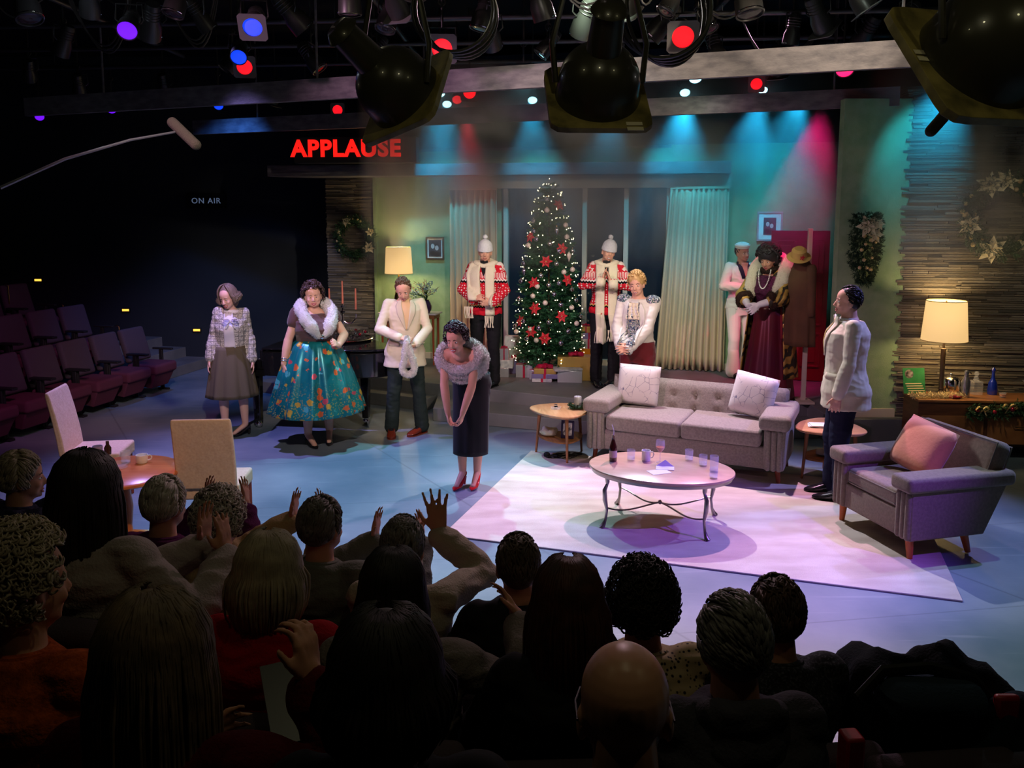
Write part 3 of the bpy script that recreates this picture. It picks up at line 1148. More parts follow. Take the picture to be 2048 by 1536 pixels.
# shelf things
t = thing('photo_frame', 'dark framed couple photograph on the lower shelf of the left side table', 'picture', (0.55, 8.10, 0.206), radians(-14))
b = MB(); b.box((0, 0, 0.09), (0.13, 0.016, 0.18)); fr = b.build('frame', mat('purple_frame', (0.03, 0.02, 0.06), rough=0.3), t, bevel=0.003)
m_photo = mat('old_photograph', lin(60, 58, 66), rough=0.4, col2=lin(196, 190, 190), nscale=16, ncontrast=(0.45, 0.55))
b = MB(); b.box((0, -0.0095, 0.095), (0.09, 0.002, 0.125)); b.build('photograph', m_photo, t)
fr.parent.rotation_euler = (radians(-10), 0, radians(-14))
m_gold_cloth = mat('cream_gold_cloth', lin(224, 206, 150), rough=0.6, col2=lin(240, 234, 220), nscale=8)


def crumple(name, label, cat, loc, r, m, seed=0, parent=None):
    b = MB(); b.ell((0, 0, r[2]), r, n=26, m=18)
    def dd(me):
        for v in me.vertices:
            k = mnoise.noise(Vector(v.co) * (6 / max(r)) * 0.35 + Vector((seed, 0, 0)))
            s = 1 + 0.35 * k
            v.co.x *= s; v.co.y *= s
            v.co.z = max(0.001, v.co.z * (1 + 0.5 * k))
    o = b.build(name, m, parent, disp=dd, loc=loc, angle=180)
    if label: tag(o, label, cat)
    return o


crumple('folded_cloth', 'crumpled cream and gold cloth on the lower shelf of the left side table', 'cloth', (0.37, 8.20, 0.206), (0.09, 0.07, 0.04), m_gold_cloth, 2)
b = MB()
rn = random.Random(4)
for k in range(5):
    pts = [(0.13 * cos(a + k) + rn.uniform(-.03, .03) + .02 * k, 0.06 * sin(1.3 * a + k) + rn.uniform(-.02, .02), 0.008 + 0.014 * (1 + sin(a * 2 + k))) for a in [2 * pi * j / 24 for j in range(25)]]
    b.tube(pts, 0.006, 6)
b.ell((-0.12, 0, 0.03), (0.035, 0.03, 0.03), n=12, m=8)
b.ell((0.16, 0.02, 0.025), (0.03, 0.03, 0.025), n=12, m=8)
tag(b.build('cable_coil', m_dark, None, loc=(0.47, 8.13, 0.001)), 'black cable coil on the floor under the left side table', 'cable')
b = MB()
for k in range(3): b.box((0.01 * k, 0.0, 0.004 + 0.006 * k), (0.21, 0.14, 0.005), rz=0.1 * k)
tag(b.build('magazine', m_paper, None, smooth=False, loc=(2.84, 7.52, sz), rz=-0.3), 'white papers lying on the right side table', 'magazine')
b = MB(); b.lathe([(0.001, 0), (0.11, 0), (0.115, 0.005), (0.115, 0.13), (0.10, 0.14), (0.001, 0.14)], 28)
tag(b.build('round_tin', m_silver if False else mat('grey_tin', (0.35, 0.35, 0.38), rough=0.4, metal=0.7), None, loc=(3.03, 7.55, 0.001)), 'grey round tin on the floor under the right side table', 'tin')
crumple('folded_cloth', 'folded pale cloth on the shelf of the right side table', 'cloth', (2.93, 7.52, 0.206), (0.12, 0.08, 0.03), mat('grey_cloth', lin(180, 176, 160), rough=0.8), 5)


# ------------------------------------------------------------------ lamps
def table_lamp(name, label, loc, r0, r1, hs, zshade, power, m_base, foot=0.07, kind=0):
    t = thing(name, label, 'lamp', loc, 0, 'lit table lamps')
    b = MB(); b.lathe([(r0, zshade), (r1, zshade + hs)], 48, None, False, False)
    ms = mat('lamp_shade_linen', lin(250, 226, 170), rough=0.8, emis=(1.0, 0.62, 0.24), estr=0.85)
    b.build('lamp_shade', ms, t, solid=0.003, angle=180)
    b = MB()
    b.torus((0, 0, zshade), r0, 0.004, 40, 6); b.torus((0, 0, zshade + hs), r1, 0.004, 40, 6)
    b.build('shade_trim', mat('trim_ribbon', lin(190, 160, 110), rough=0.7), t)
    b = MB()
    if kind == 0:
        b.lathe([(0.001, 0), (foot, 0), (foot, 0.015), (foot * 0.5, 0.03), (0.022, 0.05), (0.030, 0.06), (0.022, 0.08), (0.024, zshade * 0.85), (0.012, zshade * 0.86), (0.008, zshade + hs * 0.95), (0.001, zshade + hs * .95)], 20)
    else:
        b.lathe([(0.001, 0), (foot, 0), (foot, 0.02), (0.03, 0.05), (0.05, 0.12), (0.07, 0.20), (0.05, 0.30), (0.02, 0.36), (0.012, zshade), (0.008, zshade + hs * 0.95), (0.001, zshade + hs * .95)], 24)
    b.build('lamp_base', m_base, t)
    b = MB(); b.ell((0, 0, zshade + hs * 0.5), (0.03, 0.03, 0.045), n=12, m=8)
    b.build('bulb', mat('lamp_bulb', (1, 1, 1), emis=(1, 0.7, 0.35), estr=14), t)
    b = MB(); b.ell((0, 0, zshade + hs * 0.97), (0.008, 0.008, 0.014), n=10, m=6); b.build('finial', m_gold, t)
    l = point(name + '_glow_up', (loc[0], loc[1], loc[2] + zshade + hs * 0.85), (1, 0.72, 0.36), power, 0.04)
    l2 = point(name + '_glow_down', (loc[0], loc[1], loc[2] + zshade + hs * 0.1), (1, 0.72, 0.36), power * 0.9, 0.04)
    return t


SBZ = 0.60
table_lamp('table_lamp', 'brown stemmed table lamp with glowing cream shade on the sideboard', (4.36, 8.33, SBZ + 0.001), 0.215, 0.185, 0.40, 0.56, 12, mat('lamp_bronze', (0.10, 0.07, 0.05), rough=0.35, metal=0.6))
table_lamp('table_lamp', 'table lamp with glowing cream shade on the console by the sage wall', (-1.60, 11.78, 1.031), 0.195, 0.175, 0.37, 0.55, 20, m_gold, kind=1)

# console with vase
t = thing('console_table', 'narrow dark console table with a pale top against the sage wall', 'table', (-1.45, 11.80, 0.30), radians(-12))
b = MB(); b.box((0, 0, 0.72), (0.86, 0.32, 0.022)); b.build('tabletop', mat('pale_marble', lin(190, 186, 190), rough=0.3), t, bevel=0.006)
b = MB(); b.box((0, 0, 0.68), (0.80, 0.27, 0.055)); b.build('apron', m_walnut, t, bevel=0.004)
for sx in (-1, 1):
    for sy in (-1, 1):
        b = MB(); b.cone((sx * 0.38, sy * 0.12, 0), (sx * 0.375, sy * 0.115, 0.68), 0.012, 0.02, 8); b.build('leg', m_legwood, t)
t = thing('vase', 'round dark purple vase of blue flowers on the console table', 'vase', (-1.20, 11.66, 1.032))
b = MB(); b.lathe([(0.001, 0), (0.04, 0), (0.07, 0.05), (0.075, 0.10), (0.05, 0.16), (0.035, 0.175), (0.045, 0.19), (0.035, 0.19), (0.001, 0.15)], 24)
b.build('vase_body', mat('plum_glaze', (0.03, 0.012, 0.06), rough=0.1, coat=0.6), t)
rn = random.Random(21)
bl, br_, st = MB(), MB(), MB()
for k in range(46):
    a, e = rn.uniform(0, 2 * pi), rn.uniform(0.15, 1.35)
    d = Vector((cos(a) * sin(e) * 1.2, sin(a) * sin(e) * .8, cos(e)))
    L = rn.uniform(0.16, 0.27) if k % 5 else rn.uniform(0.28, 0.36)
    p0 = Vector((0, 0, 0.17)); p1 = p0 + d * L
    st.tube([p0, p0 + Vector((d.x * .3, d.y * .3, d.z)) * L * .6, p1], 0.002, 5)
    if k % 5:
        for q in range(9):
            dd_ = Vector((rn.uniform(-1, 1), rn.uniform(-1, 1), rn.uniform(-.6, 1))).normalized()
            c = p1 + dd_ * 0.03
            s_ = dd_.cross(Vector((0.3, 0.2, 1))).normalized() * 0.014
            u_ = dd_ * 0.02
            bl.add([c - s_ * .4, c + s_, c + u_ + s_ * .3, c + u_ - s_ * .6], [(0, 1, 2, 3)])
    else:
        for q in range(8): br_.ell(p0 + (p1 - p0) * (0.5 + q / 16) + Vector((rn.uniform(-.015, .015), rn.uniform(-.015, .015), 0)), 0.006, n=6, m=5)
st.build('stems', m_pinedk, t); bl.build('blue_flowers', mat('blue_petals', lin(120, 160, 186), rough=0.7, col2=lin(160, 190, 206), nscale=30), t, smooth=False); br_.build('red_berries', mat('berry_red', (0.25, 0.03, 0.05), rough=0.3), t)


# ------------------------------------------------------------------ pictures
def picture(label, x0, x1, y0, y1, m_frame, mat_w, m_matte=None):
    p = BW((x0 + x1) / 2, (y0 + y1) / 2, 0.02)
    w = (BW(x1, y0, 0.02) - BW(x0, y0, 0.02)).length
    h = (BW(x0, y0, 0.02) - BW(x0, y1, 0.02)).length
    t = thing('framed_picture', label, 'picture', p, atan2(BWD.y, BWD.x))
    f = 0.022
    b = MB()
    for c, s in (((0, 0, h / 2 - f / 2), (w, 0.025, f)), ((0, 0, -h / 2 + f / 2), (w, 0.025, f)), ((w / 2 - f / 2, 0, 0), (f, 0.025, h - 2 * f)), ((-w / 2 + f / 2, 0, 0), (f, 0.025, h - 2 * f))): b.box(c, s)
    b.build('frame', m_frame, t, smooth=False)
    if m_matte:
        b = MB(); b.box((0, 0.004, 0), (w - 2 * f, 0.006, h - 2 * f)); b.build('mount', m_matte, t)
    b = MB(); b.box((0, -0.002, 0), (w - 2 * f - 2 * mat_w, 0.006, h - 2 * f - 2 * mat_w)); ph = b.build('photograph', mat('portrait_ground', lin(70, 66, 72), rough=0.5), t)
    hw, hh = (w - 2 * f - 2 * mat_w), (h - 2 * f - 2 * mat_w)
    b = MB()
    for sx, zz in ((-0.17, 0.12), (0.15, 0.02)):
        c = Vector((sx * hw, -0.0055, zz * hh))
        b.lathe([(0.0005, 0), (hw * 0.15, 0)], 20, Matrix.Translation(c) @ Matrix.Rotation(pi / 2, 4, 'X') @ Matrix.Scale(1.25, 4, (0, 1, 0)), False, False)
    b.build('two_faces', mat('portrait_faces', lin(206, 196, 196), rough=0.5), ph, smooth=False)
    b = MB()
    for sx, zz in ((-0.17, -0.30), (0.17, -0.36)):
        c = Vector((sx * hw, -0.0053, zz * hh))
        b.lathe([(0.0005, 0), (hw * 0.26, 0)], 20, Matrix.Translation(c) @ Matrix.Rotation(pi / 2, 4, 'X') @ Matrix.Scale(0.75, 4, (0, 1, 0)), False, False)
    for sx, zz in ((-0.17, 0.15), (0.15, 0.06)):
        c = Vector((sx * hw, -0.0052, zz * hh))
        b.lathe([(0.0005, 0), (hw * 0.20, 0)], 20, Matrix.Translation(c) @ Matrix.Rotation(pi / 2, 4, 'X') @ Matrix.Scale(1.2, 4, (0, 1, 0)), False, False)
    b.build('two_figures', mat('portrait_clothes', lin(30, 28, 34), rough=0.5), ph, smooth=False)
    return t


picture('dark brown framed portrait of a couple on the sage wall beside the left curtain', 852, 888, 474, 519, mat('brown_frame', (0.10, 0.045, 0.02), rough=0.35), 0.02, m_paper)
picture('silver-white framed black-and-white photo on the wall above the red door', 1514, 1565, 423, 482, mat('silver_frame', (0.55, 0.56, 0.56), rough=0.3, metal=0.5), 0.06, m_paper)

# ------------------------------------------------------------------ red door, ajar
m_red = mat('dark_red_door_paint', lin(124, 34, 44), rough=0.42, spec=0.5)
D0, D1 = PZ(1532, 757, 0.30), PZ(1647, 764, 0.30)
D0.z = D1.z = 0.305
dd_ = (D1 - D0); DW = dd_.length
DH = PY(1590, 462, (D0.y + D1.y) / 2).z - 0.30
t = thing('entrance_door', 'dark red panelled door standing open beside the sage wall', 'door', (D0 + D1) / 2, atan2(dd_.y, dd_.x))
b = MB(); b.box((0, 0.02, DH / 2), (DW, 0.04, DH)); b.build('door_leaf', m_red, t, bevel=0.004)
for sx in (-1, 1):
    for z0, z1 in ((0.10, 0.32), (0.38, 0.66), (0.72, 0.93)):
        b = MB(); w = DW / 2 - 0.13
        cx = sx * (DW / 4 - 0.005)
        zc, hh = (z0 + z1) / 2 * DH, (z1 - z0) * DH
        for c, s in (((cx, -0.005, zc + hh / 2), (w, 0.014, 0.022)), ((cx, -0.005, zc - hh / 2), (w, 0.014, 0.022)), ((cx - w / 2, -0.005, zc), (0.022, 0.014, hh)), ((cx + w / 2, -0.005, zc), (0.022, 0.014, hh))): b.box(c, s)
        b.box((cx, -0.003, zc), (w - 0.10, 0.012, hh - 0.10))
        b.build('raised_panel', m_red, t, bevel=0.003)
b = MB(); kx = 0.0; kz = PY(1586, 500, D0.y).z - 0.30
b.ell((kx, -0.012, kz), (0.03, 0.012, 0.045), n=14, m=8); b.torus((kx, -0.022, kz - 0.02), 0.028, 0.007, 18, 6, Rm=Matrix.Rotation(pi / 2, 3, 'X'))
b.build('door_knocker', m_gold, t)
b = MB(); b.cone((-DW / 2 + 0.06, 0, 1.0), (-DW / 2 + 0.06, -0.05, 1.0), 0.01, 0.01, 10); b.ell((-DW / 2 + 0.06, -0.06, 1.0), 0.026, n=14, m=8)
b.build('door_knob', m_gold, t)
DOOR = ((D0 + D1) / 2, atan2(dd_.y, dd_.x))


# ------------------------------------------------------------------ wreaths and swags
def petal_flower(b, c, nrm, r, n=6, rnd=random, layers=2):
    """a poinsettia: pointed petals around a centre"""
    R = frame(nrm)
    c = Vector(c)
    for L in range(layers):
        rr = r * (1 - 0.35 * L)
        for k in range(n):
            a = 2 * pi * (k + 0.5 * L) / n + rnd.uniform(-.15, .15)
            d = Vector((cos(a), sin(a), 0)); s_ = Vector((-sin(a), cos(a), 0))
            lift = 0.12 + 0.25 * L
            p = [Vector((0, 0, 0.01 + .004 * L)), d * rr * .5 + s_ * rr * .24 + Vector((0, 0, rr * lift)), d * rr + Vector((0, 0, rr * lift * .8)), d * rr * .5 - s_ * rr * .24 + Vector((0, 0, rr * lift)), d * rr * .5 + Vector((0, 0, rr * lift * .45))]
            b.add([c + R @ q for q in p], [(0, 1, 4), (1, 2, 4), (2, 3, 4), (3, 0, 4)])
    return b


m_goldglit = mat('gold_glitter', (0.90, 0.70, 0.36), rough=0.32, metal=0.75, bump=0.6, bscale=300)
m_ivory = mat('ivory_silk_petal', lin(226, 214, 176), rough=0.5, spec=0.4)
m_redsilk = mat('red_silk_petal', (0.62, 0.015, 0.03), rough=0.5, sheen=0.3)


def wreath(name, label, loc, nrm, R, r, seed, flowers, balls, m_leaf=m_pinedk, m_f=m_ivory, cat='wreath', bow=None):
    rn = random.Random(seed)
    t = thing(name, label, cat, loc)
    t.rotation_euler = Vector(nrm).to_track_quat('Z', 'Y').to_euler()   # local z is the outward normal, y up
    b = MB()
    b.torus((0, 0, r * 0.6), R - r * 0.3, r * 0.5, 30, 8)
    for k in range(int(420 * max(0.6, R / 0.3))):
        a = rn.uniform(0, 2 * pi); ph = rn.uniform(0, pi)
        c = Vector(((R - r * .3 + r * .5 * cos(ph)) * cos(a), (R - r * .3 + r * .5 * cos(ph)) * sin(a), r * .6 + r * .5 * sin(ph)))
        d = Vector((cos(a) * cos(ph) - sin(a) * rn.uniform(0, 1.2), sin(a) * cos(ph) + cos(a) * rn.uniform(0, 1.2), sin(ph) * .7 + .1))
        needles(b, c, d, r * 0.9, 9, 0.5, 0.005, rn, ln=r * 0.42)
    b.build('foliage', m_leaf, t, smooth=False)
    for a, s in flowers:
        a = radians(a); rr = (R - r * .2)
        b = MB(); petal_flower(b, (rr * cos(a), rr * sin(a), r * 1.15), (cos(a) * .3, sin(a) * .3, 1), s, 6, rn)
        f = b.build('poinsettia', m_f, t, smooth=False)
        b = MB()
        for q in range(6): b.ell((rr * cos(a) + rn.uniform(-.012, .012), rr * sin(a) + rn.uniform(-.012, .012), r * 1.15 + .018), 0.007, n=6, m=5)
        b.build('flower_centre', m_goldglit, f)
    for a0, a1, n, s in balls:
        for k in range(n):
            a = radians(rn.uniform(a0, a1)); rr = R - r * .3 + rn.uniform(-r * .7, r * .7)
            b = MB(); b.ell((0, 0, 0), s * rn.uniform(.7, 1.2), n=12, m=8)
            b.build('gold_ball', m_goldglit, t, loc=(rr * cos(a), rr * sin(a), r * rn.uniform(.8, 1.2)))
    if bow:
        b = MB(); bow_mesh(b, (0, R + .01, r * 1.2), bow)
        b.build('bow', m_redsilk, t)
    return t


def bow_mesh(b, c, s, M=None):
    """ribbon bow facing local z"""
    c = Vector(c)
    for sx in (-1, 1):
        for k, tl in ((0, 1.0), (1, 0.8)):
            pts = []
            n = 10
            rows = []
            for i in range(n + 1):
                a = 2 * pi * i / n
                x = sx * s * tl * (0.5 - 0.5 * cos(a)); y = s * 0.32 * sin(a) + (0.25 * s * (1 if k else -0.15)) * (0.5 - 0.5 * cos(a)); 
                rows.append([c + Vector((x, y, -s * .12)), c + Vector((x, y * .9, s * .16 + s * .15 * sin(a / 2)))])
            b.grid(rows, M)
        rows = [[c + Vector((sx * s * u * .45, -s * u * .9, s * .05)), c + Vector((sx * s * (u * .45 + .18), -s * u * .85, s * .07))] for u in (0, .3, .6, 1.0)]
        b.grid(rows, M)
    b.ell(c + Vector((0, 0, s * .06)), (s * .16, s * .16, s * .12), M, n=10, m=8)


nrm = BWN
wc = PL(713, 476, bwpt(0, 0, 0.03), BWN)
wreath('wreath', 'dark wreath with gold flowers on the left stone pier', wc, BWN, 0.28, 0.075, 31, [(115, .09), (330, .10), (20, .07), (160, .05)], [(60, 110, 5, .018), (160, 230, 6, .018), (20, 60, 3, .018)], cat='wreath')
wr = PL(2003, 432, SW0 + Vector((0, -0.06, 0)), (-0.13, -0.99, 0))
wreath('wreath', 'large wreath with ivory poinsettias and gold balls on the right stone wall', wr, (-0.13, -0.99, 0), 0.37, 0.10, 33, [(195, .12), (250, .15), (305, .10), (120, .14), (95, .12), (20, .14)], [(170, 230, 9, .024), (290, 320, 6, .024), (70, 80, 2, .03), (45, 60, 2, .028), (140, 165, 2, .024)])
dw = Vector(DOOR[0]); nd = Vector((sin(DOOR[1]), -cos(DOOR[1]), 0))
wp = PL(1592, 553, dw + nd * 0.012, nd)
wreath('wreath', 'plain green wreath with a dark red bow on the red door', wp, nd, 0.17, 0.06, 35, [], [], m_leaf=m_pine, bow=0.08)

# teardrop swag on the right sage wall
t = thing('door_swag', 'teardrop swag with ivory poinsettias and gold balls on the sage wall beside the stone', 'swag', PY(1727, 495, 8.60), 0)
rn = random.Random(41)
b = MB()
H2, W2 = 0.36, 0.145
for k in range(700):
    v = rn.uniform(-1, 1)
    w = W2 * (1 - max(0, -v) ** 1.5 * 0.75) * (1 - max(0, v - .5) ** 2)
    a = rn.uniform(-1, 1)
    c = Vector((a * w, -0.02 - 0.05 * (1 - a * a), v * H2))
    needles(b, c, (a * .8 + rn.uniform(-.4, .4), rn.uniform(-1, -.1), rn.uniform(-1, .3)), 0.06, 9, .5, 0.0045, rn, ln=0.034)
b.build('foliage', m_pinedk, t, smooth=False)
for x, z, s in ((-0.01, 0.22, .13), (0.07, 0.13, .09), (0.10, 0.24, .07)):
    b = MB(); petal_flower(b, (x, -0.10, z), (x, -1, .2), s, 6, rn); b.build('poinsettia', m_ivory, t, smooth=False)
for x, z in ((-.06, -.02), (.05, 0), (.08, .06), (.03, .08), (-.03, -.12), (.05, -.10), (0, -.2), (-.07, -.2), (.04, -.22), (-.02, .04), (.09, .1), (-.04, .12)):
    b = MB(); b.ell((0, 0, 0), rn.uniform(.013, .026), n=12, m=8); b.build('gold_ball', m_goldglit, t, loc=(x, -0.10, z))

# ------------------------------------------------------------------ people
m_skin = mat('skin_fair', lin(226, 172, 146), rough=0.55, spec=0.35)
m_skin2 = mat('skin_tan', lin(206, 148, 120), rough=0.55, spec=0.35)
m_stocking = mat('skin_pale', lin(222, 176, 152), rough=0.5, spec=0.35)
m_eye = mat('eye_white', (0.8, 0.8, 0.8), rough=0.2)
m_iris = mat('eye_iris', (0.03, 0.02, 0.015), rough=0.1)
m_lip = mat('lip_natural', lin(176, 96, 88), rough=0.4)
m_liprd = mat('lip_red', (0.5, 0.02, 0.04), rough=0.3)
m_teeth = mat('teeth', (0.85, 0.83, 0.78), rough=0.2)


def rotm(ax, deg): return Matrix.Rotation(radians(deg), 4, ax)


def ik(a, c, l1, l2, pole):
    a, c = Vector(a), Vector(c)
    d = c - a
    L = min(d.length, (l1 + l2) * 0.995)
    u = d.normalized()
    p = Vector(pole); p = (p - u * p.dot(u))
    p = p.normalized() if p.length > 1e-5 else Vector((0, -1, 0))
    x = (l1 * l1 - l2 * l2 + L * L) / (2 * L)
    h = sqrt(max(0, l1 * l1 - x * x))
    return a + u * x + p * h, a + u * L


class Body:
    """joint positions of one figure in its own frame: x to its right, y forward, z up, feet at z 0"""
    def __init__(s, H=1.75, lean=0, side=0, twist=0, head=(0, 0, 0), arms=None, legs=None, girth=1.0, shoulder=0.19, sit=False, hipz=None, chestr=1.0, neckfwd=0.02):
        k = H / 1.75
        shoulder *= 0.87
        s.k = k; s.H = H; s.g = girth
        s.hz = (hipz if hipz is not None else 0.93 * k)
        s.lean, s.side, s.twist = lean, side, twist
        s.cr = chestr
        hz = s.hz
        s.dz = hz - 0.93 * k
        s.waist, s.chest, s.neck = (0, 0, hz + .17 * k), (0, 0, hz + 0.39 * k), (0, 0, hz + 0.56 * k)
        s.sh = [s.bend((sd * shoulder * k, -0.01, hz + 0.505 * k)) for sd in (-1, 1)]
        s.shoulder = shoulder
        nb = s.bend((0, 0.0, hz + 0.545 * k))
        s.nb = nb
        # head
        base = s.bendmat(1.0)
        s.headM = Matrix.Translation(s.bend((0, neckfwd * k, hz + 0.568 * k))) @ base.to_4x4() @ rotm('Z', head[0]) @ rotm('X', head[1]) @ rotm('Y', head[2]) @ Matrix.Scale(k ** 0.5, 4)
        s.hc = s.headM @ Vector((0, 0.02, 0.11))
        arms = arms or [None, None]
        s.el, s.wr, s.hand = [], [], []
        for i, sd in enumerate((-1, 1)):
            A = arms[i] or {}
            w = A.get('w')
            sh = s.sh[i]
            if w is None: w = (sd * 0.27 * k * max(1, girth * .9), 0.05, (0.83 + s.dz / k) * k)
            pole = A.get('pole', (sd * 0.6, -1.0, -0.15))
            e, w2 = ik(sh, w, 0.295 * k, 0.255 * k, pole)
            s.el.append(e); s.wr.append(w2)
            fd = A.get('dir', tuple((w2 - e).normalized()))
            pn = A.get('palm', (-sd, 0, 0))
            s.hand.append(dict(dir=Vector(fd).normalized(), palm=Vector(pn), curl=A.get('curl', 0.35), spread=A.get('spread', 0.12), thumb=A.get('thumb', 0.6)))
        legs = legs or [None, None]
        s.hip, s.kn, s.an, s.toe = [], [], [], []
        for i, sd in enumerate((-1, 1)):
            Lg = legs[i] or {}
            hip = Vector((sd * 0.09 * k, 0, hz - 0.03))
            f = Lg.get('f', (sd * 0.10, 0.0))
            yaw = radians(Lg.get('yaw', -sd * 12))
            heel = Lg.get('heel', 0.0)
            zf = Lg.get('z', 0.0)
            ank = Vector((f[0] * k, f[1] * k, 0.085 * k + heel + zf))
            l1, l2 = 0.43 * k, 0.425 * k
            if not sit:
                q = (ank - hip).length * 1.004 / (l1 + l2); l1 *= q; l2 *= q
            kn, a2 = ik(hip, ank, l1, l2, Lg.get('pole', (sd * 0.15, 1, 0)))
            s.hip.append(hip); s.kn.append(kn); s.an.append(a2 if sit else ank)
            t = Vector((sin(-yaw) * 0.15 * k, cos(yaw) * 0.15 * k, -0.055 * k - heel * 0.9))
            s.toe.append(s.an[-1] + t)

    def bendmat(s, f):
        return (Matrix.Rotation(radians(s.twist) * f, 3, 'Z') @ Matrix.Rotation(-radians(s.lean) * f, 3, 'X') @ Matrix.Rotation(radians(s.side) * f, 3, 'Y'))

    def bend(s, p):
        p = Vector(p)
        if not (s.lean or s.side or s.twist): return p
        z0 = s.hz - 0.02
        h = p.z - z0
        if h <= 0: return p
        n = 6
        q = Vector((0, 0, z0)); rem = h
        L = 0.30 * s.k
        tot = 0
        pos = Vector((0, 0, 0))
        for i in range(n):
            st = min(max(h - L * i / n, 0), L / n)
            R = s.bendmat((i + 0.5) / n * (1 if h > L else 1))
            pos += R @ Vector((0, 0, st)); tot += st
        f = min(1, h / L)
        R = s.bendmat(f)
        pos += R @ Vector((0, 0, h - tot))
        return Vector((0, 0, z0)) + pos + R @ Vector((p.x, p.y, 0))

    # torso cross-sections: (z above hip line, half width, half depth, y offset)
    SEC = [(-0.10, 0.150, 0.105, -0.01), (-0.02, 0.172, 0.115, -0.01), (0.06, 0.160, 0.108, 0.0), (0.16, 0.138, 0.098, 0.005), (0.26, 0.145, 0.104, 0.008),
           (0.36, 0.160, 0.112, 0.008), (0.44, 0.168, 0.108, 0.0), (0.49, 0.155, 0.09, -0.008), (0.53, 0.10, 0.065, -0.01), (0.57, 0.055, 0.055, -0.005)]

    def torso(s, b, ex=0.0, z0=-0.10, z1=0.57, flare=0.0, bust=0.0, exz=None, belly=0.0):
        rings = []
        zs = []
        N = 22
        for i in range(N + 1):
            z = z0 + (z1 - z0) * i / N
            zs.append(z)
        for z in zs:
            S = s.SEC
            zc = min(max(z, S[0][0]), S[-1][0])
            for a, c in zip(S, S[1:]):
                if a[0] <= zc <= c[0]: break
            f = (zc - a[0]) / (c[0] - a[0])
            f = f * f * (3 - 2 * f)
            w, d, y = (a[j] + (c[j] - a[j]) * f for j in (1, 2, 3))
            g = s.g if z < 0.45 else 1 + (s.g - 1) * 0.5
            e = ex + flare * max(0, (0.12 - z))
            w = w * s.k * g + e; d = d * s.k * g * s.cr + e
            d2 = d + bust * math.exp(-((z - 0.33) / 0.07) ** 2) + belly * math.exp(-((z - 0.10) / 0.12) ** 2)
            ring = []
            for j in range(24):
                an = 2 * pi * j / 24
                cx, cy_ = cos(an), sin(an)
                ring.append(s.bend((w * (abs(cx) ** 0.9) * (1 if cx > 0 else -1), (d2 if cy_ > 0 else d) * cy_ + y, s.hz + z * s.k)))
            rings.append(ring)
        b.rings(rings)
        return b

    def arm(s, b, i, ex=0.0, to='wrist', cuff=0.0, n=14):
        k = s.k * (1 + (s.g - 1) * 0.55)
        sh, el, wr = s.sh[i], s.el[i], s.wr[i]
        sd = (-1, 1)[i]
        b.capsule(s.bend((sd * (s.shoulder - .05) * s.k, -0.01, s.hz + .49 * s.k)), sh, 0.056 * k + ex * .7, 0.046 * k + ex * .75, n)
        b.capsule(sh, el, 0.046 * k + ex * .85, 0.038 * k + ex * .8, n)
        if to == 'elbow': return b
        if to == 'short': return b
        end = wr if to == 'wrist' else el + (wr - el) * 0.5
        b.capsule(el, el + (wr - el) * .35, 0.040 * k + ex, 0.041 * k + ex, n)
        b.capsule(el + (wr - el) * .35, end - (wr - el).normalized() * ex, 0.041 * k + ex, 0.027 * k + ex + cuff, n)
        return b

    def leg(s, b, i, ex=0.0, cuff=0.0, foot=False, upto=None):
        k = s.k * (1 + (s.g - 1) * 0.5)
        hp, kn, an = s.hip[i], s.kn[i], s.an[i]
        b.capsule(hp, kn, 0.086 * k + ex, 0.056 * k + ex)
        m = kn + (an - kn) * 0.33 + Vector((0, -0.015, 0)) * k
        b.capsule(kn, m, 0.054 * k + ex, 0.056 * k + ex)
        b.capsule(m, an, 0.055 * k + ex, 0.036 * k + ex + cuff)
        if foot:
            b.capsule(an + Vector((0, 0, -.01 * k)), s.toe[i], 0.031 * k, 0.022 * k)
            b.capsule(an + Vector((0, -.02, -.03 * k)), s.toe[i], 0.026 * k, 0.020 * k)
        return b

    def hands(s, b, i, scale=1.0):
        h = s.hand[i]
        k = s.k * scale
        wr = s.wr[i]
        d = h['dir']
        p = h['palm']; p = (p - d * p.dot(d)); p = p.normalized() if p.length > 1e-4 else frame(d).col[0]
        side = d.cross(p)                       # across the palm
        sd = (-1, 1)[i]
        thumb_side = side * (1 if sd > 0 else -1)
        # palm
        c0 = wr + d * 0.012 * k
        for q in (-1, -0.33, 0.33, 1):
            b.capsule(c0 + side * q * 0.016 * k, wr + d * 0.088 * k + side * q * 0.029 * k, 0.0155 * k, 0.0125 * k, 10)
        b.capsule(wr - d * 0.02 * k, c0 + d * .02 * k, 0.026 * k, 0.024 * k, 12)
        lens = (0.068, 0.078, 0.073, 0.057)
        cu = h['curl']; sp = h['spread']
        for q in range(4):
            t = (q - 1.5)
            root = wr + d * 0.088 * k - thumb_side * t * 0.0205 * k
            fd = (d - thumb_side * t * sp).normalized()
            L = lens[q] * k
            pt = root
            ang = cu * 0.35
            for sgm, fr in enumerate((0.45, 0.30, 0.25)):
                dd = (fd * cos(ang) + p * sin(ang))
                nx = pt + dd * L * fr
                b.capsule(pt, nx, (0.0088 - 0.0007 * sgm) * k, (0.0082 - 0.0009 * sgm) * k, 8)
                pt = nx
                ang += cu * 0.9
        root = wr + d * 0.025 * k + thumb_side * 0.024 * k
        td = (d * 0.75 + thumb_side * h['thumb'] + p * 0.25).normalized()
        p1 = root + td * 0.045 * k
        b.capsule(root - td * .01, p1, 0.0135 * k, 0.010 * k, 8)
        td2 = (d * 0.9 + thumb_side * h['thumb'] * .55 + p * 0.35).normalized()
        b.capsule(p1, p1 + td2 * 0.034 * k, 0.010 * k, 0.008 * k, 8)
        return b

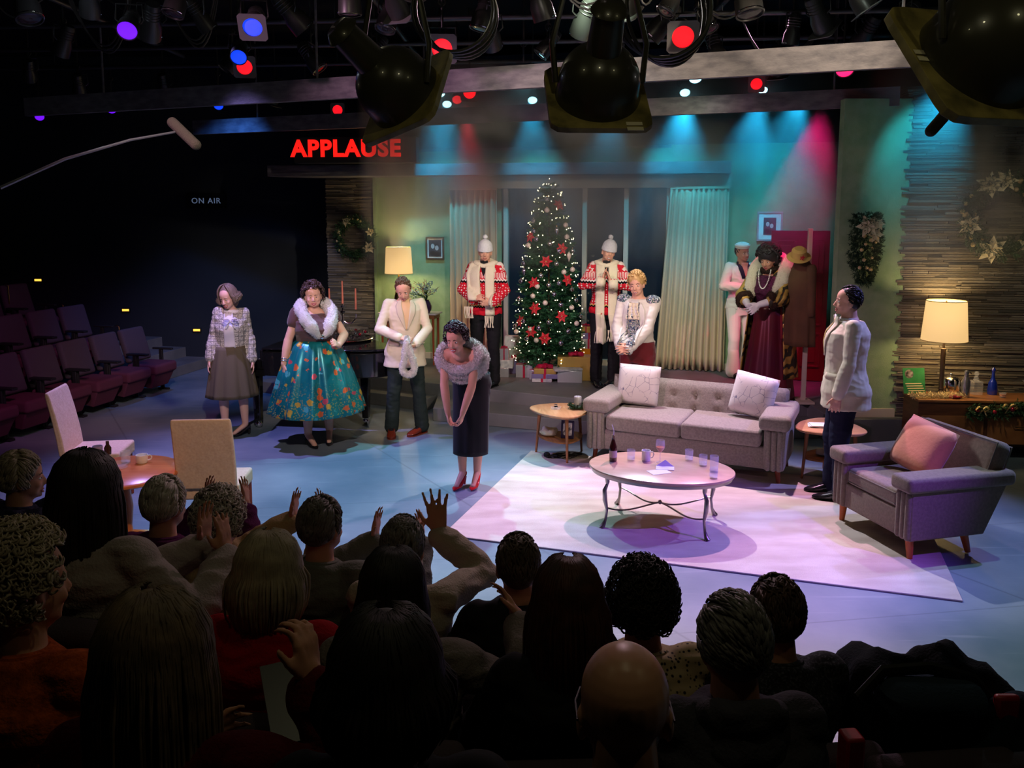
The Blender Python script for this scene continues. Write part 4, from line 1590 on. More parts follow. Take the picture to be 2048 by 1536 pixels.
    def head(s, b, jaw=1.0, fem=False, nose=1.0, full=1.0):
        M = s.headM
        f = full
        b.ell((0, 0.0, 0.155), (0.076 * (1 + (f - 1) * .4), 0.093, 0.084), M, n=20, m=14)            # cranium
        b.ell((0, 0.022, 0.100), (0.066 * f, 0.073, 0.090), M, n=18, m=12)          # face
        b.ell((0, 0.040, 0.052), (0.046 * jaw * f, 0.046, 0.042), M, n=16, m=10)       # jaw
        b.ell((0, 0.076, 0.030), (0.018 * jaw * f, 0.014, 0.015), M, n=12, m=8)        # chin
        for sx in (-1, 1):
            b.ell((sx * 0.034 * f, 0.068, 0.088), (0.022, 0.020, 0.020), M, n=12, m=8)  # cheekbone
            b.ell((sx * 0.074 * (1 + (f - 1) * .6), -0.004, 0.105), (0.010, 0.020, 0.031), M @ Matrix.Rotation(sx * .25, 4, 'Z') if False else M, n=10, m=8)
            b.ell((sx * 0.026, 0.079, 0.138), (0.024, 0.012, 0.008), M, n=12, m=6)   # brow
            b.ell((sx * 0.034 * jaw * f, 0.045, 0.058), (0.022, 0.03, 0.026), M, n=12, m=8)
            b.ell((sx * 0.010, 0.098, 0.083), (0.0085, 0.010, 0.007), M, n=8, m=6)
        b.capsule((0, 0.088, 0.130), (0, 0.108 * (1 + .04 * (nose - 1)), 0.088), 0.0075, 0.0105 * nose, 10, M)
        b.ell((0, 0.086, 0.058), (0.020, 0.010, 0.007), M, n=12, m=6)
        b.ell((0, 0.084, 0.049), (0.017, 0.010, 0.007), M, n=12, m=6)
        # neck
        k = s.k * (1 + (s.g - 1) * 0.4)
        r = (0.050 if fem else 0.058) * k
        b.capsule(s.nb - Vector((0, 0, 0.03)), M @ Vector((0, -0.012, 0.07)), r * 1.08, r * 0.92, 16)
        return b

    def face_parts(s, root, lip=None, smile=0.0, brow=None, eyes_open=True, parent=None):
        M = s.headM
        for sx in (-1, 1):
            b = MB(); b.ell((sx * 0.0305, 0.0775, 0.1185), (0.0125, 0.011, 0.0056 if eyes_open else 0.003), M, n=12, m=8)
            e = b.build('eye', m_eye, root)
            b = MB(); b.ell((sx * 0.0305, 0.0868, 0.1185), (0.0060, 0.003, 0.0052), M, n=10, m=6)
            b.build('iris', m_iris, e)
            b = MB(); b.tube([(sx * 0.013, 0.0915, 0.1375), (sx * 0.028, 0.0905, 0.1435), (sx * 0.046, 0.079, 0.139)], [0.0025, 0.0033, 0.0018], 6, M)
            b.build('eyebrow', brow or mat('brow_brown', (0.05, 0.028, 0.015), rough=0.8), root)
        w = 0.021 + 0.008 * smile
        lipm = lip or m_lip
        b = MB()
        up = 0.010 * smile
        op = 0.004 + 0.006 * smile
        b.tube([(-w, 0.083, 0.052 + up), (-w * .5, 0.0925, 0.0555 + op * .3), (0, 0.0955, 0.055 + op * .2), (w * .5, 0.0925, 0.0555 + op * .3), (w, 0.083, 0.052 + up)], [0.0012, 0.003, 0.0032, 0.003, 0.0012], 6, M)
        b.tube([(-w, 0.083, 0.052 + up), (-w * .5, 0.0915, 0.048 - op), (0, 0.0945, 0.0465 - op), (w * .5, 0.0915, 0.048 - op), (w, 0.083, 0.052 + up)], [0.0012, 0.0035, 0.0042, 0.0035, 0.0012], 6, M)
        b.build('lips', lipm, root)
        if smile > 0.4:
            b = MB(); b.ell((0, 0.0895, 0.0515), (w * .72, 0.004, op * .8), M, n=14, m=6)
            b.build('teeth', m_teeth, root)


def skin_body(B, root, skin, vox=0.007, legs=True, hand_scale=1.0, torso=True, **hk):
    b = MB()
    B.torso(b, -0.012)
    for i in (0, 1):
        B.arm(b, i, 0.0)
        B.leg(b, i, 0.0, foot=True)
        B.hands(b, i, hand_scale)
    B.head(b, **hk)
    return b.build('body', skin, root, remesh=vox, smooth_it=2)


def shoes(B, root, m, heel=0.0, kind='dress', names='shoe'):
    for i in (0, 1):
        a, t = B.an[i], B.toe[i]
        d = (t - a); d.z = 0; d.normalize()
        k = B.k
        b = MB()
        zf = a.z - 0.085 * k - heel
        R = Matrix.Translation((a.x, a.y, zf)) @ Matrix.Rotation(atan2(d.x, d.y) * -1, 4, 'Z')
        if kind == 'pump':
            secs = [(-0.055, 0.022, heel + .012, 0.060), (-0.03, 0.030, heel + .008, 0.055), (0.02, 0.031, heel * .75 + .006, 0.034), (0.07, 0.036, heel * .25 + .004, 0.022), (0.12, 0.041, 0.002, 0.030), (0.16, 0.036, 0.002, 0.034), (0.19, 0.022, 0.003, 0.026), (0.205, 0.008, 0.005, 0.014)]
        else:
            secs = [(-0.065, 0.026, 0.0, 0.075), (-0.05, 0.036, 0.0, 0.095), (0.0, 0.040, 0.0, 0.10), (0.05, 0.042, 0.0, 0.094), (0.10, 0.046, 0.0, 0.074), (0.15, 0.050, 0.0, 0.058), (0.19, 0.044, 0.0, 0.046), (0.215, 0.026, 0.003, 0.034), (0.225, 0.01, 0.008, 0.022)]
        rings = []
        for y, w, z0, h in secs:
            ring = []
            for j in range(14):
                an = 2 * pi * j / 14
                ring.append(Vector((w * k * (cos(an)), y * k, z0 + h * k * (0.5 + 0.5 * sin(an)) ** (0.75))))
            rings.append(ring)
        b.rings(rings, R)
        if kind == 'pump':
            b.cone((0, -0.04 * k, 0.0), (0, -0.042 * k, heel + .015), 0.011, 0.022, 10, R)
        else:
            b.prism([(w * k * 1.02, y * k) for y, w, _, _ in secs] + [(-w * k * 1.02, y * k) for y, w, _, _ in secs[::-1]], 0, .012, R)
        b.build(names, m, root, bevel=0.0)
        if kind != 'pump':
            b = MB(); b.capsule(a + Vector((0, 0, .03)), a, .045 * k, .046 * k); b.capsule(a + Vector((0, 0, -.01)), a + d * .085 * k + Vector((0, 0, -.035 * k)), .043 * k, .034 * k); b.build('sock', m_blackcl, root)


def drape(name, bvh, rows, m, root, off=0.006, th=0.006, d=(0, -1, 0), nx=10, org=1.2, smooth=True, R=None):
    """cloth laid on a figure's front: rows of (z, x_left, x_right) pressed on along d"""
    d = Vector(d).normalized()
    grid = []
    # refine rows
    fine = []
    for (z, a, c), (z2, a2, c2) in zip(rows, rows[1:]):
        n = max(1, int(abs(z2 - z) / 0.025))
        for k in range(n): fine.append((z + (z2 - z) * k / n, a + (a2 - a) * k / n, c + (c2 - c) * k / n))
    fine.append(rows[-1])
    sidev = Vector((-d.y, d.x, 0)) * 1.0
    sidev = Vector((abs(1), 0, 0)) if R is None else R
    for z, a, c in fine:
        row = []
        for j in range(nx + 1):
            x = a + (c - a) * j / nx
            o = Vector((0, 0, z)) + sidev * x - d * org
            hit = bvh.ray_cast(o, d, org * 2)
            row.append((o, hit[3] if hit[0] is not None else None))
        grid.append(row)
    prev = None
    for row in grid:
        known = [h for _, h in row if h is not None]
        if known:
            fill = min(known) if prev is None else prev
            for q in range(len(row)):
                if row[q][1] is None:
                    near = min((abs(q - r), row[r][1]) for r in range(len(row)) if row[r][1] is not None)
                    row[q] = (row[q][0], near[1])
            prev = min(known)
    nz = [i for i, row in enumerate(grid) if row[0][1] is not None]
    for i, row in enumerate(grid):
        src = row if row[0][1] is not None else grid[min(nz, key=lambda r: abs(r - i))]
        grid[i] = [row[q][0] + d * (src[q][1] - off) for q in range(len(row))]
    b = MB(); b.grid(grid)
    return b.build(name, m, root, smooth=True, solid=th, angle=180)


def bvh_of(o):
    me = o.data
    return BVHTree.FromPolygons([v.co[:] for v in me.vertices], [p.vertices[:] for p in me.polygons])


def hair_locks(B, root, m, style='short', seed=0, vol=1.0, n=220, name='hair', length=0.05, lr=1.0):
    """a cap plus individual locks laid over the skull"""
    rnd = random.Random(seed)
    M = B.headM
    b = MB()
    v = vol
    cf = style in ('short', 'comb', 'side') or vol < 1
    b.ell((0, (-0.012 if cf else -0.026) * v, 0.165), (0.080 * v, (0.093 if cf else .088) * v, 0.085 * v), M, n=22, m=14)
    b.ell((0, -0.035 * v, 0.125), (0.076 * v, 0.070 * v, 0.075), M, n=20, m=12)
    cen = Vector((0, -0.012, 0.15))

    def surf(dirn, r=1.0):
        return cen + Vector((dirn.x * 0.084 * v, dirn.y * 0.097 * v, dirn.z * 0.106 * v)) * r
    if style in ('short', 'comb', 'side'):
        for k in range(n):
            a = rnd.uniform(0, 2 * pi); e = rnd.uniform(-0.35, 1.0)
            dn = Vector((cos(a) * sqrt(1 - max(e, -1) ** 2), sin(a) * sqrt(1 - e * e), e))
            if dn.y > 0.55 and dn.z < 0.62: continue
            if abs(dn.x) > 0.6 and dn.y > 0.35 and dn.z < 0.3: continue
            p = surf(dn)
            flow = Vector((rnd.uniform(-.3, .3) + (0.4 if style == 'side' else 0), (-0.9 if style != 'short' else 0.3 * (1 if dn.y > 0 else -1)), -0.5 if dn.z < .7 else rnd.uniform(-.1, .3)))
            fl = (flow - dn * flow.dot(dn)).normalized()
            q1 = surf((dn + fl * 0.25).normalized(), 1.03); q2 = surf((dn + fl * 0.5).normalized(), 1.0)
            b.tube([M @ p, M @ q1, M @ q2], [0.006 * v * lr, 0.008 * v * lr, 0.002], 5)
    elif style == 'curly':
        for k in range(n):
            a = rnd.uniform(0, 2 * pi); e = rnd.uniform(-0.55, 1.0)
            dn = Vector((cos(a) * sqrt(1 - e * e), sin(a) * sqrt(1 - e * e), e))
            if dn.y > 0.45 and dn.z < 0.55: continue
            if dn.y > 0.1 and dn.z < -0.1: continue
            p = surf(dn, 1.02 + .07 * rnd.random()); r_ = rnd.uniform(0.011, 0.019) * v * lr
            R = frame(dn + Vector((rnd.uniform(-.6, .6), rnd.uniform(-.6, .6), rnd.uniform(-.6, .6))))
            pts = [p + R @ Vector((r_ * cos(t), r_ * sin(t), 0.0025 * t)) for t in [j * 0.9 for j in range(9)]]
            b.tube([M @ q for q in pts], [q * lr for q in (0.003, 0.005, 0.006, 0.006, 0.006, 0.006, 0.005, 0.004, 0.002)], 5)
    elif style in ('bob', 'long', 'wavy'):
        L0 = {'bob': 0.20, 'long': 0.36, 'wavy': 0.16}[style] * (length / 0.05)
        for k in range(n):
            L = L0 * rnd.uniform(.86, 1.05); fly = 1 + .05 * rnd.random() + (.10 * rnd.random() if rnd.random() < .12 else 0); pt = rnd.uniform(-.10, .10); wv = rnd.uniform(0, 6.28)
            a = rnd.uniform(radians(-215), radians(35)) if True else 0
            dn = Vector((cos(a), sin(a), 0))
            st = Vector((dn.x * 0.25 + pt, dn.y * 0.25 - .05 + pt * .5, 1)).normalized()
            pts = []
            steps = 9
            for i in range(steps + 1):
                s_ = i / steps
                if s_ < 0.45:
                    t = s_ / 0.45
                    e = (st * (1 - t) + dn * t); e.z = max(e.z, 0); e.normalize()
                    q = surf(e, 1.03 + 0.04 * rnd.random())
                else:
                    t = (s_ - 0.45) / 0.55
                    w = 1.06 + 0.14 * sin(t * 2.6) * (1.2 if style != 'long' else .6) - (0.22 * t * t if style == 'bob' else .06 * t)
                    w = w * fly + .02 * sin(t * 7 + wv)
                    q = surf(dn, w)
                    q.z -= L * t
                    if style == 'wavy': q += Vector((0.012 * sin(t * 9 + k), 0.012 * cos(t * 8 + k), 0))
                    q.y = min(q.y, 0.045)
                pts.append(M @ q)
            b.tube(pts, [q * lr for q in [0.004] + [0.0085] * 5 + [0.0085, 0.008, 0.006, 0.002]], 5)
        b.ell((0, -0.045, 0.08), (0.078 * v, 0.05 * v, 0.09), M, n=16, m=10)
        b.ell((0, -0.022 * v, 0.198), (0.055 * v, 0.06 * v, 0.063 * v), M, n=20, m=12)
    elif style == 'bouffant':
        b.ell((0, -0.03, 0.185), (0.10 * v, 0.105 * v, 0.095 * v), M, n=20, m=14)
        b.ell((0, -0.055, 0.12), (0.098 * v, 0.075 * v, 0.09 * v), M, n=20, m=14)
        for k in range(n):
            a = rnd.uniform(0, 2 * pi); e = rnd.uniform(-0.7, 1.0)
            dn = Vector((cos(a) * sqrt(1 - e * e), sin(a) * sqrt(1 - e * e), e))
            if dn.y > 0.5 and dn.z < 0.45: continue
            if dn.y > 0.15 and dn.z < -.1: continue
            c = Vector((0, -0.035, 0.165)) + Vector((dn.x * .112, dn.y * .112, dn.z * .108)) * v
            f_ = Vector((rnd.uniform(-1, 1), rnd.uniform(-1, .4), rnd.uniform(-.8, .8))); f_ = (f_ - dn * f_.dot(dn)).normalized()
            pts = [c - f_ * .03, c + dn * .008, c + f_ * .028 + dn * .002, c + f_ * .04 - dn * .012]
            b.tube([M @ q for q in pts], [0.004, 0.010 * v, 0.010 * v, 0.003], 5)
    return b.build(name, m, root, angle=180)


def skirt(B, root, name, m, z0, z1, r0, r1, pleats=12, amp=0.02, n=120, dy=0.0, sy=0.85, power=1.0, rows=14, c1=(0, 0), lo_x=1.0, seed=0, twist=0.0, th=0.006, petti=0.0):
    rnd = random.Random(seed)
    ph = [rnd.uniform(0, 6.28) for _ in range(4)]
    rings = []
    for i in range(rows + 1):
        f = i / rows
        z = z0 + (z1 - z0) * f
        r = r0 + (r1 - r0) * f ** power
        ring = []
        for j in range(n):
            a = 2 * pi * j / n
            k = amp * (0.15 + f) * (0.7 * sin(pleats * a + ph[0] + twist * f) + 0.3 * sin((pleats * 1.6 // 1 + 1) * a + ph[1]))
            rr = r + k
            ring.append(Vector((rr * cos(a) + c1[0] * f, rr * sin(a) * (sy + (1 - sy) * 0.3 * f) + dy + c1[1] * f, z + (0.3 * k if i == rows else 0))))
        rings.append(ring)
    b = MB(); b.rings(rings, None, False, False)
    return b.build(name, m, root, solid=-th, angle=180)


def folds(me, k=1.0):
    displace(me, lambda c: k * (0.008 * mnoise.noise(Vector((c.x * 7, c.y * 7, c.z * 9))) + 0.004 * (1 - abs(mnoise.noise(Vector((c.x * 11 + 5, c.y * 11, c.z * 22)))) * 3)))


def garment(B, root, name, m, ex=0.014, z0=-0.10, z1=0.53, sleeves='wrist', flare=0.0, vox=0.009, bust=0.0, cuff=0.004, sm=3, arms=(0, 1), sex=None, belly=0.0, fold=1.0):
    b = MB()
    B.torso(b, ex, z0, z1, flare, bust, belly=belly)
    if sleeves:
        for i in arms: B.arm(b, i, (sex if sex is not None else ex), sleeves, cuff)
    return b.build(name, m, root, remesh=vox, smooth_it=sm, disp=lambda me: folds(me, fold))


def trousers(B, root, m, ex=0.016, cuff=0.02, vox=0.01, ztop=0.10, name='trousers'):
    b = MB()
    B.torso(b, ex, -0.12, ztop)
    for i in (0, 1):
        B.leg(b, i, ex, cuff)
    return b.build(name, m, root, remesh=vox, smooth_it=3, disp=lambda me: folds(me, .8))


def fur_tube(pts, r, m, root, name, seed=0, fuzz=0.012, M=None, sq=1.0):
    """a plump strip of fur along a path"""
    rnd = random.Random(seed)
    b = MB()
    P_ = [Vector(p) for p in pts]
    # smooth resample
    Q = []
    for i in range(len(P_) - 1):
        p0, p1, p2, p3 = P_[max(i - 1, 0)], P_[i], P_[i + 1], P_[min(i + 2, len(P_) - 1)]
        for k in range(6):
            t = k / 6
            Q.append(0.5 * ((2 * p1) + (p2 - p0) * t + (2 * p0 - 5 * p1 + 4 * p2 - p3) * t * t + (3 * p1 - p0 - 3 * p2 + p3) * t ** 3))
    Q.append(P_[-1])
    N = len(Q)
    rr = []
    for i in range(N):
        f = i / (N - 1)
        base = r(f) if callable(r) else r
        e = min(1, 6 * f + .35, 6 * (1 - f) + .35)
        rr.append(base * e)
    b.tube(Q, rr, 18, M, sq)
    def dd(me):
        displace(me, lambda c: mnoise.noise(c * 45 + Vector((seed, 0, 0))) * fuzz + mnoise.noise(c * 14) * fuzz)
    o = b.build(name, m, None, disp=dd, angle=180)
    # short hairs standing off the surface
    me = o.data
    h = MB()
    h.add([v.co[:] for v in me.vertices], [tuple(p.vertices) for p in me.polygons])
    ps = list(me.polygons)
    for q in range(len(ps) * 3):
        p = ps[rnd.randrange(len(ps))]
        c, nn = p.center, p.normal
        t = Vector((rnd.uniform(-1, 1), rnd.uniform(-1, 1), rnd.uniform(-1, 1)))
        t = (t - nn * t.dot(nn)).normalized()
        c = c + t * 0.006
        w = nn.cross(t) * 0.0035
        tip = c + nn * rnd.uniform(.006, .013) + t * .010
        h.add([c - w, c + w, tip], [(0, 1, 2)])
    C.objects.unlink(o); bpy.data.objects.remove(o)
    return h.build(name, m, root, angle=180)


m_fur = mat('white_fur', lin(244, 238, 232), rough=0.95, spec=0.1, bump=0.9, bscale=170, sheen=0.4, bdist=0.02)
m_blacksh = mat('black_leather', (0.012, 0.012, 0.014), rough=0.22, spec=0.5, coat=0.4)
m_blackcl = mat('black_cloth', (0.013, 0.013, 0.016), rough=0.85, spec=0.15)
m_navy = mat('navy_cloth', (0.012, 0.014, 0.035), rough=0.8, spec=0.2)
m_ivoryjk = mat('ivory_jacket', lin(220, 208, 182), rough=0.75, spec=0.2, bump=0.1, bscale=40)
m_ivorydk = mat('ivory_lapel', lin(206, 194, 168), rough=0.7, spec=0.2)
m_shirt = mat('white_shirt', lin(232, 230, 228), rough=0.7, spec=0.2)
m_hair_dk = mat('hair_dark_brown', (0.022, 0.013, 0.010), rough=0.45, spec=0.4)
m_hair_bl = mat('hair_black', (0.010, 0.009, 0.010), rough=0.4, spec=0.4)
m_hair_br = mat('hair_brown', lin(94, 66, 46), rough=0.5, spec=0.4)
m_hair_gb = mat('hair_ash', lin(118, 102, 88), rough=0.5, spec=0.4)
m_hair_bd = mat('hair_blond', lin(178, 138, 84), rough=0.5, spec=0.4, col2=lin(206, 168, 108), nscale=30)


def facing(p, q):
    """yaw that turns a figure at p to look at q"""
    d = Vector(q) - Vector(p)
    return atan2(-d.x, d.y)


def lapels(root, bvh, B, m, zt, zb, w=0.065, xt=0.045, x0=0.0, name='lapel'):
    for sx in (-1, 1):
        rows = [(zt, sx * xt, sx * (xt + 0.03)), (zt - 0.06, sx * (xt + .0), sx * (xt + w)), (zt - (zt - zb) * 0.45, sx * 0.030, sx * (0.035 + w)), (zb, sx * 0.004, sx * 0.012)]
        if sx < 0: rows = [(z, b_, a_) for z, a_, b_ in rows]
        drape(name, bvh, rows, m, root, 0.008, 0.006, nx=4)

VX = 0.007

# ---- 1  lady in the tweed jacket, far left
def cast_tweed():
    p = (PZ(468, 874, 0) + PZ(512, 866, 0)) / 2; p.z = 0
    root = thing('person', 'woman with grey-brown bob in a pale tweed jacket and olive skirt, leftmost of the cast', 'person', p + Vector((-.12, 0, 0)), radians(-165))
    B = Body(1.66, lean=4, side=-4, head=(-28, -14, 14), shoulder=0.16,
             arms=[dict(w=(-0.23, 0.04, 0.80), pole=(-.3, -1, 0)), dict(w=(0.23, 0.03, 0.80), pole=(.3, -1, 0))],
             legs=[dict(f=(-0.13, 0.02), yaw=-62, heel=.045), dict(f=(0.09, 0.05), yaw=10, heel=.045)])
    skin_body(B, root, m_stocking, VX, fem=True)
    B.face_parts(root, m_liprd, 0.7)
    tweed = mat('pale_tweed', lin(206, 200, 186), rough=0.95, spec=0.1)
    n = NT(tweed); v = n.mapv()
    gx = n.ramp(n.wave(v, 6.5, 0.3, 'X'), [(0.0, (1, 1, 1)), (0.10, (0, 0, 0))]); gz = n.ramp(n.wave(v, 6.5, 0.3, 'Z'), [(0.0, (1, 1, 1)), (0.10, (0, 0, 0))])
    base = n.mix(n.ramp(n.noise(v, 90, 2), [(0.4, (0, 0, 0)), (0.6, (1, 1, 1))]), lin(150, 148, 140), lin(222, 216, 204))
    n.base(n.mix(n.math('MULTIPLY', n.math('MAXIMUM', gx, gz), 0.75), base, lin(96, 96, 96)))
    n.bump(n.noise(v, 120), .5, .004)
    blouse = mat('white_satin_blouse', lin(226, 222, 226), rough=0.4, spec=0.4)
    garment(B, root, 'blouse', blouse, 0.008, 0.0, 0.55, None, bust=0.02)
    j = garment(B, root, 'jacket', tweed, 0.018, -0.03, 0.52, 'wrist', flare=0.18, bust=0.022, cuff=0.010)
    # open front: blouse panel and bow laid over the gap
    bv = bvh_of(j)
    drape('blouse_front', bv, [(1.45, -.035, .035), (1.30, -0.05, 0.05), (1.10, -0.055, 0.055), (0.99, -0.06, 0.06)], blouse, root, 0.004, 0.004)
    b = MB(); bow_mesh(b, (0, 0, 0), 0.085, Matrix.Translation(B.bend((0, 0.165, 1.30))) @ rotm('X', 90) @ Matrix.Scale(-1, 4, (0, 0, 1)))
    b.build('neck_bow', blouse, root)
    olive = mat('olive_wool', lin(98, 90, 72), rough=0.9, spec=0.1, bump=.2, bscale=200)
    skirt(B, root, 'skirt', olive, 1.00, 0.44, 0.155, 0.26, 9, 0.02, sy=0.8, power=0.75, seed=2)
    shoes(B, root, m_blacksh, 0.045, 'pump')
    hair_locks(B, root, m_hair_gb, 'wavy', 3, 1.14, 200, length=0.028)


# ---- 2  lady in the full brocade skirt
def cast_brocade():
    p = (PZ(632, 888, 0) + PZ(682, 884, 0)) / 2; p.z = 0
    root = thing('person', 'woman in a full teal brocade skirt with a white fur collar', 'person', p + Vector((-.11, 0, 0)), radians(-150))
    B = Body(1.70, lean=-2, head=(-16, -4, 4), girth=1.34, shoulder=0.205, chestr=1.1,
             arms=[dict(w=(-0.15, 0.30, 1.08), pole=(-1, -.4, -.5), dir=(0.5, .6, 0.4), palm=(1, 0, 0), curl=1.2), dict(w=(0.36, 0.05, 0.86), pole=(.6, -1, 0), dir=(0.05, 0.1, -1), palm=(-1, 0, 0))],
             legs=[dict(f=(-0.13, 0.0), yaw=-20, heel=.05), dict(f=(0.12, 0.04), yaw=10, heel=.05)])
    skin_body(B, root, m_skin, VX, fem=True, full=1.16, jaw=1.1)
    B.face_parts(root, m_liprd, 0.5)
    br = mat('teal_brocade', lin(20, 120, 126), rough=0.32, spec=0.6)
    br.node_tree.nodes['Principled BSDF'].inputs['Metallic'].default_value = 0.35
    n = NT(br); v = n.mapv()
    w = n.t.nodes.new('ShaderNodeMapping'); n.t.links.new(n.noise(v, 6, 3, 'Color'), w.inputs['Vector']); w.inputs['Scale'].default_value = (.06, .06, .06)
    va = n.t.nodes.new('ShaderNodeVectorMath'); va.operation = 'ADD'; n.t.links.new(v, va.inputs[0]); n.t.links.new(w.outputs[0], va.inputs[1])
    vv = va.outputs[0]
    d = n.voro(vv, 11); col = n.voro(vv, 11, 'Color')
    pal = n.ramp(n.sep(col, 0), [(0.0, lin(226, 110, 60)), (0.35, lin(210, 170, 70)), (0.6, lin(206, 84, 96)), (0.8, lin(90, 190, 190))], True)
    petal = n.math('ADD', d, n.math('MULTIPLY', n.noise(vv, 42, 2), 0.42))
    fl = n.ramp(petal, [(0.0, (1, 1, 1)), (0.55, (1, 1, 1)), (0.58, (0, 0, 0))])
    base = n.ramp(n.noise(v, 3.0, 3), [(0.3, lin(8, 92, 100)), (0.7, lin(30, 148, 150))])
    gold = n.ramp(n.math('ADD', n.voro(vv, 45), n.math('MULTIPLY', n.noise(v, 4), .4)), [(0.52, (1, 1, 1)), (0.56, (0, 0, 0))])
    hgt = n.ramp(n.sep(v, 2), [(0.35, (1, 1, 1)), (0.75, (0, 0, 0))])
    c = n.mix(n.math('MULTIPLY', n.math('MULTIPLY', gold, hgt), .8), base, lin(190, 176, 80))
    n.base(n.mix(fl, c, pal)); n.bump(petal, .2, .004)
    brown = mat('brown_bolero', lin(92, 62, 60), rough=0.75, spec=0.2, sheen=.3)
    garment(B, root, 'bodice', brown, 0.012, -0.02, 0.50, None, bust=0.075)
    b = MB()
    for i in (0, 1):
        b.capsule(B.sh[i] + Vector((0, 0, 0.0)), B.sh[i] + (B.el[i] - B.sh[i]) * 0.30, 0.085, 0.080)
    b.build('sleeves', brown, root, remesh=.01, smooth_it=3)
    skirt(B, root, 'skirt', br, 1.12, 0.36, 0.180, 0.49, 14, 0.030, sy=0.92, power=0.62, seed=5, n=208, rows=22, twist=.4)
    b = MB(); B.torso(b, 0.02, 0.12, 0.21, bust=.03); b.build('waistband', br, root, remesh=.008, smooth_it=2)
    M = B.bend
    pts = [M((-0.02, 0.215, 1.16)), M((-0.09, 0.22, 1.26)), M((-0.145, 0.15, 1.37)), M((-0.14, 0.0, 1.475)), M((-0.06, -0.09, 1.50)), M((0.06, -0.09, 1.50)), M((0.14, 0.0, 1.475)), M((0.145, 0.15, 1.37)), M((0.09, 0.22, 1.26)), M((0.02, 0.215, 1.16))]
    fur_tube(pts, 0.062, m_fur, root, 'fur_collar', 3)
    b = MB(); b.ell(M((0, 0.26, 1.165)), (0.022, 0.012, 0.022)); b.build('brooch', m_silver, root)
    b = MB(); wr = B.wr[1]; d_ = (B.wr[1] - B.el[1]).normalized()
    for q in (0.0, 0.02): b.torus(wr - d_ * (0.03 + q), 0.036, 0.006, 20, 6, Rm=frame(d_))
    b.build('bracelet', m_silver, root)
    shoes(B, root, m_blacksh, 0.05, 'pump')
    hair_locks(B, root, mat('hair_dark_auburn', lin(66, 46, 38), rough=.45), 'curly', 8, 1.17, 210)


# ---- suits
def suit(B, root, jm, tm, shirtm, lap, zt=1.50, zb=1.15, flare=0.12, tie=None, shoe=m_blacksh, hem=-0.15, collar=True, buttons=(1.10,), handkerchief=False, lean_d=(0, -1, 0), ex=0.022):
    trousers(B, root, tm, 0.018, 0.024)
    j = garment(B, root, 'jacket', jm, ex, hem, 0.535, 'wrist', flare=flare, cuff=0.008, fold=.6, sex=.014)
    bv = bvh_of(j)
    k = B.k
    drape('shirt_front', bv, [(zt + .012, -.04, .04), (zt - .05, -0.052, 0.052), ((zt + zb) / 2, -0.035, 0.035), (zb, -0.004, 0.004)], shirtm, root, 0.003, 0.004, d=lean_d)
    if tie: drape('tie', bv, [(zt - .025, -.016, .016), (zt - .05, -.010, .010), (zb + .1, -.022, .022), (zb + .02, -.012, .012)], tie, root, 0.010, 0.004, nx=4, d=lean_d)
    lapels(root, bv, B, lap, zt, zb)
    for z in buttons:
        hit = bv.ray_cast(Vector((0.008, 1.2, z)), Vector((0, -1, 0)), 2)
        if hit[0] is not None:
            b = MB(); b.ell(hit[0], (0.009, 0.005, 0.009), n=10, m=6); b.build('button', mat('horn_button', lin(120, 100, 80), rough=.4), root)
    for sx in (-1, 1):   # pocket flaps
        drape('pocket_flap', bv, [(zb - 0.13, sx * 0.13 - .055, sx * 0.13 + .055), (zb - 0.175, sx * 0.13 - .055, sx * .13 + .055)], lap, root, 0.006, 0.005, nx=6)
    b = MB()
    for i in (0, 1):
        d = (B.wr[i] - B.el[i]).normalized()
        b.cone(B.wr[i] - d * 0.01, B.wr[i] + d * 0.016, 0.036 * k, 0.036 * k, 16)
    b.build('shirt_cuffs', shirtm, root)
    if collar:
        b = MB()
        c0 = B.nb + Vector((0, 0.005, 0.0))
        b.torus(c0 + Vector((0, 0, .005)), 0.062 * k, 0.013, 20, 6)
        b.build('shirt_collar', shirtm, root)
    shoes(B, root, shoe, 0.0, 'dress')
    return j, bv


def cast_stole():
    p = (PZ(797, 872, 0) + PZ(846, 862, 0)) / 2; p.z = 0
    root = thing('person', 'man with bowed head in a cream jacket and dark green trousers holding a white stole', 'person', p + Vector((-.05, 0, 0)), radians(-165))
    B = Body(1.78, lean=3, head=(-10, -30, 6), shoulder=0.20,
             arms=[dict(w=(-0.08, 0.25, 1.04), pole=(-1, -.4, -.4), dir=(0.7, .35, -0.45), palm=(0, -.5, 1), curl=.7), dict(w=(0.09, 0.25, 1.12), pole=(1, -.4, -.4), dir=(-0.8, 0.4, -0.1), palm=(0, -.6, -1), curl=.8)],
             legs=[dict(f=(-0.17, 0.02), yaw=-52), dict(f=(0.16, 0.0), yaw=-8)])
    skin_body(B, root, m_skin, VX)
    B.face_parts(root, m_lip, 0.5, eyes_open=False)
    suit(B, root, m_ivoryjk, mat('dark_green_trousers', lin(38, 48, 46), rough=.8, spec=.2), mat('tan_shirt', lin(222, 186, 140), rough=.7), m_ivorydk, zt=1.50, zb=1.18, flare=0.22, hem=-0.17,
         shoe=mat('oxblood_leather', lin(122, 46, 26), rough=.18, spec=.5, coat=.6))
    fur_tube([(0.02, 0.31, 1.14), (0.03, 0.335, 1.05), (0.05, 0.31, 0.92), (0.07, 0.29, 0.78), (0.02, 0.29, 0.72), (-0.05, 0.30, 0.75), (-0.04, 0.32, 0.88), (0.0, 0.33, 1.0), (0.03, 0.30, 1.13)], 0.032, m_fur, root, 'stole', 6, 0.008)
    hair_locks(B, root, m_hair_br, 'comb', 4, 0.98, 200)


